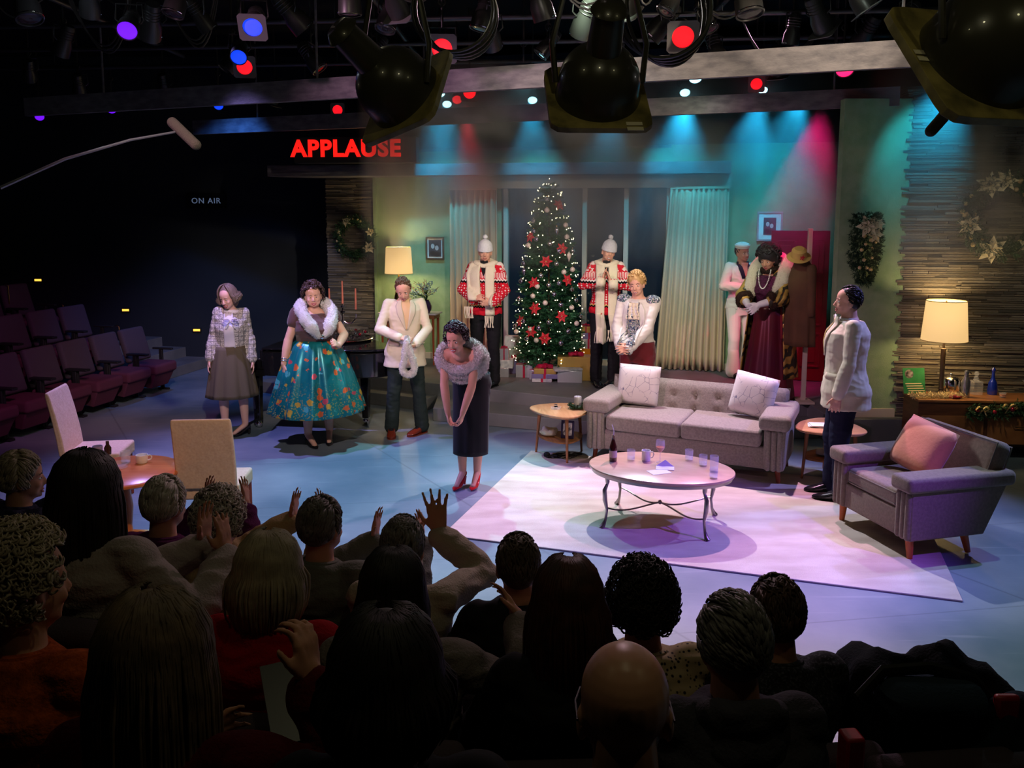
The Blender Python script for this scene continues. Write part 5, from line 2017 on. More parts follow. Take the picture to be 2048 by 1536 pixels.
def cast_bowing():
    p = (PZ(925, 968, 0) + PZ(950, 966, 0)) / 2; p.z = 0
    root = thing('person', 'woman bowing in a black dress with white fur stole and red shoes', 'person', p + Vector((.03, 0, 0)), radians(163))
    B = Body(1.64, lean=50, head=(-2, 40, 6), shoulder=0.17,
             arms=[dict(w=(-0.055, 0.44, 0.66), pole=(-1, -.3, 0), dir=(0.25, .0, -1), palm=(1, 0, 0), curl=.9), dict(w=(0.055, 0.44, 0.66), pole=(1, -.3, 0), dir=(-.25, .0, -1), palm=(-1, 0, 0), curl=.9)],
             legs=[dict(f=(-0.06, 0.02), yaw=4, heel=.055), dict(f=(0.07, 0.07), yaw=-4, heel=.055)])
    skin_body(B, root, m_skin, VX, fem=True)
    B.face_parts(root, m_liprd, 1.0)
    bd = mat('black_dress', (0.010, 0.010, 0.013), rough=0.75, spec=0.2, sheen=.1)
    b = MB(); B.torso(b, 0.014, -0.1, 0.44, bust=.03)
    b.build('dress_bodice', bd, root, remesh=.009, smooth_it=3)
    skirt(B, root, 'dress_skirt', bd, 1.02, 0.30, 0.165, 0.155, 6, 0.008, sy=0.92, power=1, seed=9, rows=16, dy=0.0, c1=(0, .03))
    b = MB(); b.ell((0, -0.015, 0.93), (0.182, 0.155, 0.15)); b.capsule((-.07, 0, .82), (-.06, .0, .55), .10, .09); b.capsule((.07, 0, .82), (.06, .0, .55), .10, .09)
    b.build('dress_hips', bd, root, remesh=.01, smooth_it=4)
    M = B.bend
    z = B.hz
    for k_, (dx, dzz, r_, off) in enumerate(((0.175, 0.52, 0.040, 0.0), (0.20, 0.465, 0.043, 0.01), (0.195, 0.41, 0.042, 0.02))):
        pts = []
        for j in range(17):
            a = 2 * pi * j / 16
            pts.append(M((dx * cos(a), (0.125 + off) * sin(a) + 0.01, z + (dzz - 0.035 * sin(a) * 2.0 * (1 if sin(a) > 0 else .2)) * B.k)))
        fur_tube(pts, lambda f, r_=r_: r_ / min(1, 6 * f + .35, 6 * (1 - f) + .35), m_fur, root, 'stole_roll' , k_, 0.008)
    b = MB(); b.ell(B.headM @ Vector((0.078, 0.0, 0.07)), (0.006, 0.006, 0.014), n=8, m=6); b.build('earring', m_silver, root)
    shoes(B, root, mat('red_patent_leather', (0.55, 0.01, 0.015), rough=.1, spec=.6, coat=.8), 0.055, 'pump')
    hair_locks(B, root, mat('hair_plum_black', (0.025, 0.010, 0.016), rough=.4), 'curly', 12, 1.10, 240)


# ---- nordic sweaters
def nordic():
    m = mat('nordic_knit', lin(206, 30, 48), rough=0.95, spec=0.1)
    n = NT(m); v = n.mapv()
    z = n.sep(v, 2)
    dots = n.ramp(n.voro(n.mapv((30, 30, 34)), 1.0, rnd=0.0), [(0.0, (1, 1, 1)), (0.34, (1, 1, 1)), (0.36, (0, 0, 0))])
    red, wh, bk = lin(210, 34, 52), lin(238, 226, 220), lin(20, 18, 20)
    body = n.mix(dots, red, wh)
    zz = n.sep(n.mapv((1, 1, 1)), 2)
    tri = n.wave(n.mapv((1, 1, 1)), 9, 0, 'X')
    wig = n.math('ADD', zz, n.math('MULTIPLY', tri, 0.012))
    band = n.ramp(wig, [(0.0, (0, 0, 0)), (0.955, (0, 0, 0))], True)
    def mask(a, c):
        return n.math('MULTIPLY', n.math('GREATER_THAN', wig, a), n.math('LESS_THAN', wig, c))
    cc = body
    cc = n.mix(mask(1.300, 1.325), cc, bk); cc = n.mix(mask(1.325, 1.345), cc, wh)
    cc = n.mix(mask(1.36, 1.42), cc, n.mix(n.ramp(n.wave(n.mapv((1, 1, 1)), 16, 0, 'X'), [(0.45, (0, 0, 0)), (0.5, (1, 1, 1))]), red, wh))
    cc = n.mix(mask(1.43, 1.7), cc, n.mix(n.ramp(n.noise(v, 18, 2), [(0.45, (0, 0, 0)), (0.5, (1, 1, 1))]), wh, red))
    cc = n.mix(mask(0.995, 1.015), cc, bk); cc = n.mix(mask(1.015, 1.03), cc, lin(220, 190, 110)); cc = n.mix(mask(0.5, 0.995), cc, red)
    n.base(cc); n.bump(n.noise(v, 160), .4, .004)
    return m


m_nordic = nordic()
m_scarf = mat('cream_knit_scarf', lin(240, 230, 206), rough=0.95, spec=0.1, bump=.6, bscale=120)


def beanie(B, root):
    M = B.headM
    b = MB()
    b.lathe([(0.083, 0.135), (0.092, 0.14), (0.093, 0.165), (0.089, 0.175), (0.088, 0.20), (0.075, 0.235), (0.045, 0.265), (0.012, 0.278), (0.001, 0.28)], 36, M @ T((0, -.008, .0), rx=-0.12), True, True, 1.12)
    h = b.build('beanie', mat('pale_knit_hat', lin(226, 230, 236), rough=.95, bump=.8, bscale=90), root)
    b = MB(); b.ell((0, -0.03, 0.295), 0.030, M, n=14, m=10)
    def dd(me):
        displace(me, lambda c: mnoise.noise(c * 90) * 0.008)
    b.build('pompom', mat('pale_knit_hat', (1, 1, 1)), h, disp=dd, angle=180)


def fringe(b, c, w, n, L, rnd, d=Vector((1, 0, 0))):
    for k in range(n):
        p = Vector(c) + d * (w * (k / (n - 1) - .5))
        b.tube([p, p + Vector((rnd.uniform(-.01, .01), rnd.uniform(-.005, .01), -L * .5)), p + Vector((rnd.uniform(-.015, .015), rnd.uniform(-.005, .01), -L))], 0.0045, 5)


def cast_sweater(px, py, label, yaw, clap, seed):
    p = PZ(px, py, 0.30); p.z = 0.301; p.x += .06 if clap else 0
    root = thing('person', label, 'person', p, radians(yaw))
    if clap:
        arms = [dict(w=(-0.045, 0.30, 1.30), pole=(-1, 0, -.6), dir=(0.25, .1, 1), palm=(1, 0, 0.1), curl=.25), dict(w=(0.055, 0.29, 1.32), pole=(1, 0, -.6), dir=(-.2, .2, 1), palm=(-1, 0.1, 0), curl=.25)]
    else:
        arms = [dict(w=(-0.12, 0.26, 1.06), pole=(-1, -.4, -.4), dir=(0.75, .4, 0.1), palm=(0.2, -.9, .3), curl=.6), dict(w=(0.10, 0.25, 1.10), pole=(1, -.4, -.4), dir=(-.6, 0.5, 0.3), palm=(-.6, -.4, -.4), curl=.7)]
    B = Body(1.80, head=(8 if not clap else 12, -3, 0 if not clap else -10), shoulder=0.182, arms=arms,
             legs=[dict(f=(-0.10, 0.0), yaw=-25), dict(f=(0.11, 0.02), yaw=14)])
    skin_body(B, root, m_skin, VX)
    B.face_parts(root, m_lip, 0.25 if not clap else 0.8)
    trousers(B, root, m_blackcl, 0.018, 0.02)
    j = garment(B, root, 'sweater', m_nordic, 0.03, -0.06, 0.53, 'wrist', cuff=0.008, sex=0.024)
    bv = bvh_of(j)
    drape('black_top', bv, [(1.56, -.045, .045), (1.50, -0.045, 0.045), (1.38, -0.004, 0.004)], m_blackcl, root, 0.004, 0.004)
    b = MB()
    for i in (0, 1):
        d = (B.wr[i] - B.el[i]).normalized(); b.cone(B.wr[i] - d * 0.06, B.wr[i] + d * 0.012, 0.042, 0.040, 16)
    b.build('knit_cuffs', mat('red_rib_knit', lin(206, 26, 40), rough=.95), root)
    rnd = random.Random(seed)
    # scarf: round the neck and hanging down the front
    b = MB()
    pts = [B.bend((0.12 * cos(a), 0.085 * sin(a) - 0.005, 1.525 + 0.012 * sin(3 * a) - .02 * sin(a))) for a in [2 * pi * k / 20 for k in range(21)]]
    b.tube(pts, 0.042, 12, None, 0.8)
    sc = b.build('scarf', m_scarf, root)
    ends = [(-1, 0.62 if clap else 0.80), (1, 0.60 if clap else 0.98)]
    for sx, ze in ends:
        if clap or sx < 0:
            xa, xb = sx * 0.075 - .052, sx * 0.075 + .052
            drape('scarf_end', bv, [(1.52, xa, xb), (1.30, xa, xb), (1.0, xa - .0, xb), (ze + .1, xa, xb)], m_scarf, root, 0.022, 0.02, nx=6)
        else:
            # the wide swag over one shoulder and forearm
            drape('scarf_end', bv, [(1.53, 0.04, 0.17), (1.40, 0.05, .215), (1.25, 0.04, .20), (1.10, .03, .15)], m_scarf, root, 0.028, 0.03, nx=8)
        b = MB(); yq = 0.20 if clap else (0.20 if sx < 0 else 0.27)
        fringe(b, (sx * 0.075 if (clap or sx < 0) else 0.16, yq, ze + .10 if (clap or sx < 0) else 1.02), 0.10, 10, 0.14, rnd)
        b.build('scarf_fringe', m_scarf, root)
    beanie(B, root)
    hair_locks(B, root, m_hair_br, 'short', seed, 0.90, 60)
    shoes(B, root, m_blacksh, 0, 'dress')


def cast_tails():
    p = Vector((1.35, 8.84, 0.001))
    root = thing('person', 'blond man in a white sequined tailcoat and burgundy trousers standing behind the sofa', 'person', p, radians(150))
    B = Body(1.83, lean=2, head=(10, -6, 4), shoulder=0.20,
             arms=[dict(w=(-0.03, 0.30, 1.05), pole=(-1, -.5, -.3), dir=(0.5, .7, -0.1), palm=(.6, -.4, -.3), curl=.6), dict(w=(0.07, 0.29, 1.04), pole=(1, -.5, -.3), dir=(-.5, .7, -0.1), palm=(-.6, -.2, 0), curl=.6)])
    skin_body(B, root, m_skin, VX)
    B.face_parts(root, m_lip, 0.5)
    burg = mat('burgundy_velvet', lin(112, 10, 26), rough=.8, sheen=.5)
    trousers(B, root, burg, 0.02, 0.02)
    wj = mat('white_tailcoat', lin(232, 226, 216), rough=.6, spec=.3)
    seq = mat('silver_sequins', lin(190, 196, 206), rough=.25, metal=.6)
    n = NT(seq); v = n.mapv()
    cl = n.voro(v, 110, 'Color')
    n.base(n.ramp(n.sep(cl, 0), [(0, lin(60, 80, 130)), (.25, lin(200, 200, 210)), (.5, lin(230, 220, 200)), (.7, lin(90, 140, 130)), (.85, lin(240, 240, 240))], True)); n.bump(n.voro(v, 110), 1.0, .01)
    j = garment(B, root, 'tailcoat', wj, 0.022, 0.10, 0.535, 'wrist', cuff=0.012)
    bv = bvh_of(j)
    drape('shirt_front', bv, [(1.52, -.04, .04), (1.40, -0.05, 0.05), (1.06, -0.07, 0.07)], m_shirt, root, .003, .004)
    drape('waistcoat', bv, [(1.38, -.02, .02), (1.30, -0.055, 0.055), (1.06, -0.075, 0.075)], seq, root, .007, .004)
    for sx in (-1, 1):
        r_ = [(1.50, sx * .045, sx * .075), (1.42, sx * .05, sx * .12), (1.28, sx * .06, sx * .13), (1.08, sx * .08, sx * .095)]
        if sx < 0: r_ = [(z, c, a) for z, a, c in r_]
        lp = drape('lapel', bv, r_, mat('white_satin_lapel', lin(226, 220, 214), rough=.35), root, .010, .006, nx=6)
        r2 = [(z, (a if sx > 0 else c) , (a if sx > 0 else c) + sx * .014) for z, a, c in r_]
        if sx < 0: r2 = [(z, c, a) for z, a, c in r2]
        drape('sequin_trim', bv, r2, seq, lp, .016, .004, nx=2)
        # sequined shoulder
        b = MB(); b.ell(B.sh[(sx + 1) // 2] + Vector((-sx * .02, 0.012, 0.02)), (0.078, 0.074, 0.058), n=18, m=12)
        b.build('sequin_shoulder', seq, root)
    # tails
    b = MB()
    for sx in (-1, 1):
        rows = [[Vector((sx * (0.02 + (0.15 + .01 * i / 8 - .04 * i / 8) * u), -0.125 - 0.02 * sin(pi * u) + 0.07 * u * u, 1.08 - 0.62 * i / 8)) for u in (0, .25, .5, .75, 1)] for i in range(9)]
        b.grid(rows)
    b.build('coat_tails', wj, root, solid=.008, angle=180)
    b = MB()
    for i in (0, 1):
        d = (B.wr[i] - B.el[i]).normalized(); R = frame(d)
        for kk in range(3):
            rings = []
            for st in range(4):
                rings.append([B.wr[i] + d * (-.01 + .012 * kk + .014 * st) + R @ Vector(((0.034 + .008 * st + .006 * sin(9 * a + kk)) * cos(a), (0.034 + .008 * st + .006 * sin(9 * a + kk)) * sin(a), 0)) for a in [2 * pi * q / 36 for q in range(36)]])
            b.rings(rings, None, False, False)
    b.build('ruffled_cuffs', m_shirt, root, solid=.002, angle=180)
    b = MB()
    for kk in range(5):
        rows = [[B.bend((x * .055 * (1 + .1 * kk), 0.115 + 0.012 * sin(x * 9 + kk) + .008 * kk + .02 * u, 1.50 - .032 * kk - .04 * u)) for x in [q / 6 - 1 for q in range(13)]] for u in (0, .5, 1)]
        b.grid(rows)
    b.build('jabot', mat('cream_lace', lin(236, 222, 196), rough=.8), root, solid=.003, angle=180)
    shoes(B, root, m_blacksh, 0, 'dress')
    hair_locks(B, root, m_hair_bd, 'side', 15, 1.10, 260)


def cast_sailor():
    p = PZ(1476, 753, 0.30); p.z = 0.301
    root = thing('person', 'clapping sailor in a white uniform and round cap beside the right curtain', 'person', p, radians(-172))
    B = Body(1.76, head=(14, -4, 8), shoulder=0.19,
             arms=[dict(w=(-0.06, 0.28, 1.22), pole=(-1, 0, -.8), dir=(0.2, .35, 1), palm=(1, -.1, 0), curl=.2), dict(w=(0.08, 0.28, 1.20), pole=(1, 0, -.8), dir=(-.15, .35, 1), palm=(-1, -.1, 0), curl=.2)],
             legs=[dict(f=(-0.10, -.02), yaw=-18), dict(f=(0.10, 0.06), yaw=14)])
    skin_body(B, root, m_skin2, VX)
    B.face_parts(root, m_lip, 0.9)
    w = mat('white_sailor_cotton', lin(240, 236, 224), rough=.8, bump=.1, bscale=60)
    b = MB(); B.torso(b, .018, -.12, .1)
    for i in (0, 1):
        B.leg(b, i, .016, .0)
        b.capsule(B.kn[i] + (B.an[i] - B.kn[i]) * .4, B.an[i] + Vector((0, 0, -.0)), .07, .095)
    b.build('bell_bottom_trousers', w, root, remesh=.01, smooth_it=3)
    j = garment(B, root, 'jumper', w, 0.022, -0.04, 0.52, 'wrist', cuff=.006, flare=-.0)
    bv = bvh_of(j)
    drape('neck_opening', bv, [(1.50, -.05, .05), (1.40, -.03, .03), (1.31, -.003, .003)], m_skin2, root, .003, .003)
    for sx in (-1, 1):
        r_ = [(1.51, sx * .05, sx * .085), (1.42, sx * .032, sx * .085), (1.30, sx * .004, sx * .05)]
        if sx < 0: r_ = [(z, c, a) for z, a, c in r_]
        drape('navy_collar', bv, r_, m_navy, root, .009, .006, nx=4)
    drape('neckerchief', bv, [(1.31, -.018, .018), (1.20, -.028, .028), (1.08, -.02, .02)], m_navy, root, .012, .006, nx=4)
    M = B.headM
    b = MB()
    b.lathe([(0.080, 0.185), (0.088, 0.19), (0.094, 0.225), (0.090, 0.228), (0.083, 0.20), (0.080, 0.235), (0.05, 0.25), (0.001, 0.253)], 36, M @ T((0, -0.006, 0), rx=-.08), True, True, 1.1)
    b.build('sailor_cap', mat('cap_white', lin(244, 240, 230), rough=.7), root)
    hair_locks(B, root, m_hair_bl, 'short', 17, 0.93, 90)
    shoes(B, root, m_blacksh, 0, 'dress')


def cast_gown():
    p = Vector((2.96, 9.52, 0.301))
    root = thing('person', 'tall figure in burgundy gown, cream fur collar and gold brocade coat by the door', 'person', p, radians(135))
    B = Body(1.75, lean=4, head=(4, -14, 0), shoulder=0.20, girth=1.06,
             arms=[dict(w=(-0.05, 0.34, 1.12), pole=(-1, -.2, -.6), dir=(0.4, .6, -0.5), palm=(.6, -.6, 0), curl=.8), dict(w=(0.10, 0.32, 1.10), pole=(1, -.3, -.4), dir=(-.8, .5, -.2), palm=(-.3, -.7, -.4), curl=.8)])
    skin_body(B, root, m_skin2, VX, fem=False)
    B.face_parts(root, mat('lip_dark_red', (.3, .01, .03), rough=.3), 0.0)
    sat = mat('burgundy_satin', lin(112, 32, 46), rough=.3, spec=.6, col2=lin(92, 28, 60), nscale=2, metal=.25)
    lace = mat('plum_sequin_lace', lin(104, 34, 78), rough=.4, metal=.3, col2=lin(60, 14, 40), nscale=50, bump=1.0, bscale=160)
    garment(B, root, 'bodice', lace, .016, -.02, .50, None, bust=.05)
    skirt(B, root, 'gown_skirt', sat, 1.09, 0.01, .150, .30, 9, .018, sy=.85, power=.9, seed=3, rows=20)
    gb = mat('gold_brocade', lin(150, 116, 52), rough=.4, metal=.4)
    n = NT(gb); v = n.mapv()
    wv = n.wave(v, 3.2, 14, 'DIAGONAL', 3)
    n.base(n.ramp(wv, [(0.30, lin(66, 62, 50)), (0.42, lin(190, 146, 60)), (.8, lin(206, 168, 88))])); n.bump(wv, .4, .01)
    # coat: sleeves with fur cuffs, back and open fronts
    b = MB()
    for i in (0, 1): B.arm(b, i, .045, 'mid', .0)
    b.build('coat_sleeves', gb, root, remesh=.01, smooth_it=3)
    rings = []
    b = MB()
    rows = []
    for i in range(19):
        f = i / 18
        z = 1.49 - 1.22 * f
        r_ = (0.205 + .11 * f) * B.k if i > 1 else .17
        row = []
        for j in range(37):
            a = radians(-215 + 250 * j / 36)   # open at the front
            k_ = .014 * f * sin(13 * a)
            row.append(B.bend((0, 0, z)) * 1.0 + Vector(((r_ + k_) * cos(a) * 1.02, (r_ * .85 + k_) * sin(a) - .02, 0)))
        rows.append(row)
    b.grid(rows); b.build('brocade_coat', gb, root, solid=.012, angle=180)
    cream = mat('cream_fur', lin(240, 224, 196), rough=.95, bump=.9, bscale=150, sheen=.4, bdist=.02)
    K = 1.75 / 1.86
    M = lambda q: B.bend((q[0] * K, q[1] * K, q[2] * K))
    pts = [M((-.13, .17, 1.26)), M((-.18, .13, 1.38)), M((-.20, .04, 1.52)), M((-.17, -.07, 1.64)), M((-.07, -.13, 1.69)), M((.07, -.13, 1.69)), M((.17, -.07, 1.64)), M((.20, .04, 1.52)), M((.18, .13, 1.38)), M((.13, .17, 1.26))]
    fur_tube(pts, lambda f: .055 + .03 * sin(pi * f), cream, root, 'fur_collar', 9, .012)
    brf = mat('brown_fur', lin(62, 40, 30), rough=.95, bump=.9, bscale=150)
    for i in (0, 1):
        d = (B.wr[i] - B.el[i]).normalized(); R = frame(d); c = B.el[i] + (B.wr[i] - B.el[i]) * .42
        fur_tube([c + R @ Vector((.07 * cos(a), .07 * sin(a), 0)) for a in [2 * pi * q / 10 for q in range(11)]], .035, brf, root, 'fur_cuff', i, .01)
    fur_tube([M((.085 * cos(a), .07 * sin(a), 1.60 - .02 * sin(a))) for a in [2 * pi * q / 12 for q in range(13)]], .03, brf, root, 'fur_neckpiece', 4, .008)
    gl = mat('white_satin_glove', lin(236, 232, 234), rough=.4)
    b = MB()
    for i in (0, 1):
        B.hands(b, i, 1.12); b.capsule(B.el[i] + (B.wr[i] - B.el[i]) * .5, B.wr[i], .046, .036)
    b.build('gloves', gl, root, remesh=.006, smooth_it=1)
    b = MB()
    for q in range(34):
        a = pi * q / 33
        b.ell(M((.075 * cos(a) * (1 + .1 * sin(a)), .12 + .065 * sin(a) , 1.60 - .22 * sin(a) ** 1.3)), .0075, n=8, m=6)
    b.build('pearl_necklace', mat('pearls', lin(244, 238, 228), rough=.15), root)
    hair_locks(B, root, mat('hair_black_grey', lin(42, 38, 38), rough=.5), 'bouffant', 21, 1.22, 230)


def cast_navy():
    p = (PZ(1650, 990, 0) + PZ(1680, 1010, 0)) / 2; p.z = RUG_Z * 0
    root = thing('person', 'man in a cream jacket and navy trousers standing in profile beside the armchair', 'person', (p.x + .08, p.y + .05, 0.001), radians(75))
    B = Body(1.84, lean=-1, head=(6, 2, 0), shoulder=0.215, girth=1.12, chestr=1.18,
             arms=[dict(w=(-0.27, 0.10, .86), pole=(-.4, -1, 0), dir=(0.0, .15, -1), palm=(1, 0, 0), curl=.7), dict(w=(0.27, 0.06, .86), pole=(.4, -1, 0), curl=.6)],
             legs=[dict(f=(-0.12, 0.0), yaw=-10), dict(f=(0.12, 0.05), yaw=10)])
    skin_body(B, root, m_skin, VX)
    B.face_parts(root, m_lip, 0.3)
    suit(B, root, m_ivoryjk, m_navy, m_shirt, m_ivorydk, zt=1.58, zb=1.24, flare=.13, hem=-.16, tie=mat('gold_tie', lin(190, 160, 90), rough=.5), buttons=(1.20, 1.08))
    hair_locks(B, root, m_hair_bl, 'comb', 23, .985, 200)


cast_tweed(); cast_brocade(); cast_stole(); cast_bowing()
cast_sweater(972, 772, 'man in red nordic sweater and pale bobble hat standing left of the Christmas tree', 172, False, 5)
cast_sweater(1200, 770, 'man in red nordic sweater and pale bobble hat clapping right of the Christmas tree', 175, True, 6)
cast_tails(); cast_sailor(); cast_gown(); cast_navy()

# ------------------------------------------------------------------ Christmas tree
TC = Vector((0.485, 10.95, 0.301))
TH, TR = 2.55, 0.465


def tree_r(z):
    """radius of the tree at height z above the platform"""
    f = max(0.0, min(1.0, (z - 0.22) / (TH - 0.22)))
    return TR * (1 - f) ** 0.43 + 0.005


t = thing('christmas_tree', 'tall slim green Christmas tree standing in front of the set window', 'tree', TC)
rn = random.Random(77)
b = MB(); b.cone((0, 0, 0.0), (0, 0, TH - .1), 0.022, 0.006, 10); b.build('trunk', mat('bark', lin(70, 50, 36), rough=.9), t)
b = MB(); b.lathe([(0.001, 0), (0.16, 0), (0.17, 0.02), (0.10, 0.05), (0.05, 0.14), (0.001, 0.14)], 20); b.build('tree_stand', m_dark, t)
b = MB()
for k in range(3000):
    z = 0.16 + (TH - 0.16) * (1 - (1 - rn.random()) ** 0.62)
    R_ = tree_r(z)
    a = rn.uniform(0, 2 * pi)
    s = rn.uniform(0.10, 1.0) ** 0.5
    # branch whorls give tiers
    s *= 0.90 + 0.13 * sin(z * 34 + 2 * sin(a * 3))
    r = R_ * s
    c = Vector((r * cos(a), r * sin(a), z - 0.03 * s))
    d = Vector((cos(a + rn.uniform(-.6, .6)), sin(a + rn.uniform(-.6, .6)), rn.uniform(-.25, .45)))
    L = 0.10 if z < TH - .3 else 0.06
    needles(b, c - d * L * .6, d, L * 1.1, 18, 0.42, 0.0050, rn, ln=0.042)
b.build('foliage', mat('fir_needles', lin(30, 78, 52), rough=.55, spec=.35, col2=lin(66, 122, 84), nscale=9), t, smooth=False)


def tree_pt(x, y, out=1.0):
    """the front surface of the tree at a photo position"""
    Yc = TC.y
    p = PY(x, y, Yc)
    for _ in range(4):
        R_ = tree_r(p.z - TC.z) * out
        dx = max(-R_ * .98, min(R_ * .98, p.x - TC.x))
        p = PY(x, y, Yc - sqrt(max(0, R_ * R_ - dx * dx)))
    p.x = TC.x + max(-R_ * .96, min(R_ * .96, p.x - TC.x))
    return p


def zpx(l): return [(850 + a / 3.34, 340 + b_ / 3.34) + tuple(r) for a, b_, *r in l]


def place_words(pts):
    """tells apart things hung on the tree: by height band, side and order inside the cell"""
    bands = [(455, 'near the tree top'), (505, 'in the upper part of the tree'), (560, 'above the middle of the tree'), (615, 'below the middle of the tree'), (660, 'in the lower part of the tree'), (999, 'near the tree foot')]
    cells = {}
    for i, (x, y) in enumerate(pts):
        bd = next(w for lim, w in bands if y < lim)
        half = 14 + (y - 350) * 0.13
        u = (x - 1100) / half
        sd = 'at the left edge' if u < -.62 else 'left of centre' if u < -.2 else 'on the centre line' if u < .2 else 'right of centre' if u < .62 else 'at the right edge'
        cells.setdefault((bd, sd), []).append(i)
    out = [''] * len(pts)
    for (bd, sd), ids in cells.items():
        ids.sort(key=lambda i: pts[i][1])
        for k, i in enumerate(ids):
            w = '' if len(ids) == 1 else (('upper', 'lower')[k] if len(ids) == 2 else ('top', 'middle', 'bottom', 'very lowest')[min(k, 3)]) + ' one '
            out[i] = f'{w}{bd}, {sd}'
    return out


balls = zpx([(815, 195), (815, 268), (915, 232), (725, 340), (940, 368), (726, 410), (880, 405, 1), (948, 447), (744, 462), (836, 492), (690, 503), (896, 540), (985, 540), (962, 575, 1), (660, 625), (877, 627), (985, 665), (662, 680, 1), (775, 705), (928, 682), (895, 757), (827, 768), (750, 778), (643, 742), (980, 797), (720, 842), (862, 830), (1007, 870), (803, 888), (906, 900), (630, 862), (980, 918), (658, 1010), (827, 1017), (1013, 1025), (760, 1055), (580, 1043), (610, 1080), (956, 1078), (681, 1127), (743, 1137), (907, 1157), (1037, 975), (705, 1065)])
words = place_words([q[:2] for q in balls])
m_b = [mat('bauble_silver', (0.75, 0.74, 0.78), rough=.16, metal=1.0), mat('bauble_pearl', lin(230, 214, 206), rough=.3, spec=.6), mat('bauble_lilac', (0.55, 0.52, 0.72), rough=.18, metal=1.0)]
for i, q in enumerate(balls):
    p = tree_pt(q[0], q[1], 1.06)
    drop = len(q) > 2
    col = (i * 7) % 3
    t = thing('drop_ornament' if drop else 'bauble', ('pointed ' if drop else '') + ('silver', 'pearl white', 'lilac')[col] + (' ornament ' if drop else ' bauble ') + words[i], 'ornament', p, 0, 'drop ornaments on the tree' if drop else 'baubles on the tree')
    b = MB()
    if drop: b.lathe([(0.001, -.075), (0.008, -.05), (0.026, -.012), (0.030, 0.008), (0.022, 0.03), (0.008, 0.05), (0.001, .055)], 16)
    else: b.ell((0, 0, 0), 0.033, n=18, m=12)
    b.build('ornament_body', m_b[col], t)
    b = MB(); zt_ = .055 if drop else .033
    b.cone((0, 0, zt_ - .003), (0, 0, zt_ + .01), .008, .007, 8); b.build('cap', m_gold, t)
reds = zpx([(893, 235), (708, 447), (915, 525), (810, 612), (735, 925), (948, 735), (728, 755), (910, 978), (712, 1080), (800, 1125), (640, 1010)])
words = place_words([q[:2] for q in reds])
for i, q in enumerate(reds):
    p = tree_pt(q[0], q[1], 1.08)
    d = Vector((p.x - TC.x, p.y - TC.y, 0.1)).normalized()
    t = thing('poinsettia', 'red silk poinsettia ' + words[i], 'flower', p, 0, 'red poinsettias on the tree')
    b = MB(); petal_flower(b, (0, 0, 0), d, 0.088, 6, rn, 2); f = b.build('petals', m_redsilk, t, smooth=False)
    b = MB()
    for k in range(5): b.ell(d * .02 + Vector((rn.uniform(-.01, .01), rn.uniform(-.01, .01), rn.uniform(-.01, .01))), .006, n=6, m=5)
    b.build('flower_centre', m_goldglit, t)
# light string
t = thing('light_string', 'string of small warm white lights wound round the Christmas tree', 'string lights', TC)
m_bulb = mat('fairy_bulb', (1, .9, .6), emis=(1, .86, .50), estr=5)
b = MB()
pts = []
NB = 330
rb = .0066
for k in range(NB * 3):
    f = k / (NB * 3); z = 0.18 + (TH - 0.2) * f ** 1.12
    a = 2 * pi * 17 * f; r = tree_r(z) * 0.97
    pts.append(Vector((r * cos(a), r * sin(a), z + .012 * sin(k))))
b.tube(pts, 0.0018, 4); b.build('wire', m_pinedk, t)
st = MB(); nb = 0
bulbmesh = None
for k in range(NB):
    f = k / NB; z = 0.18 + (TH - 0.2) * f ** 1.12 + rn.uniform(-.03, .03)
    a = 2 * pi * 17 * f + rn.uniform(-.2, .2); r = tree_r(z) * rn.uniform(.98, 1.12)
    p = Vector((r * cos(a), r * sin(a), z))
    if k == NB - 1: p = Vector((0, 0, TH + .02))
    if sin(a) < 0.25 and nb < 100 and k % 2 == 0:
        nb += 1
        if bulbmesh is None:
            b = MB(); b.ell((0, 0, 0), rb, n=8, m=6); o = b.build('bulb', m_bulb, t, loc=p); bulbmesh = o
        else:
            o = bulbmesh.copy(); C.objects.link(o); o.location = p; adopt(o, t)
    else: st.ell(p, rb, n=8, m=6)
o = st.build('small_bulbs', m_bulb, t); o['kind'] = 'stuff'

# ------------------------------------------------------------------ presents
m_wrap = dict(silver=mat('silver_foil_wrap', lin(198, 196, 204), rough=.3, metal=.6, bump=.25, bscale=12), gold=mat('gold_foil_wrap', lin(220, 176, 96), rough=.28, metal=.8, bump=.3, bscale=10),
              orange=mat('orange_gold_wrap', lin(226, 140, 30), rough=.35, metal=.5), lilac=mat('lilac_foil_wrap', lin(150, 140, 190), rough=.3, metal=.6), white=mat('white_patterned_wrap', lin(216, 212, 214), rough=.5, col2=lin(170, 170, 180), nscale=20), green=mat('pale_green_wrap', lin(168, 190, 176), rough=.5, col2=lin(206, 214, 200), nscale=20))
m_ribbon = mat('crimson_ribbon', (0.42, 0.01, 0.05), rough=.3, spec=.5)


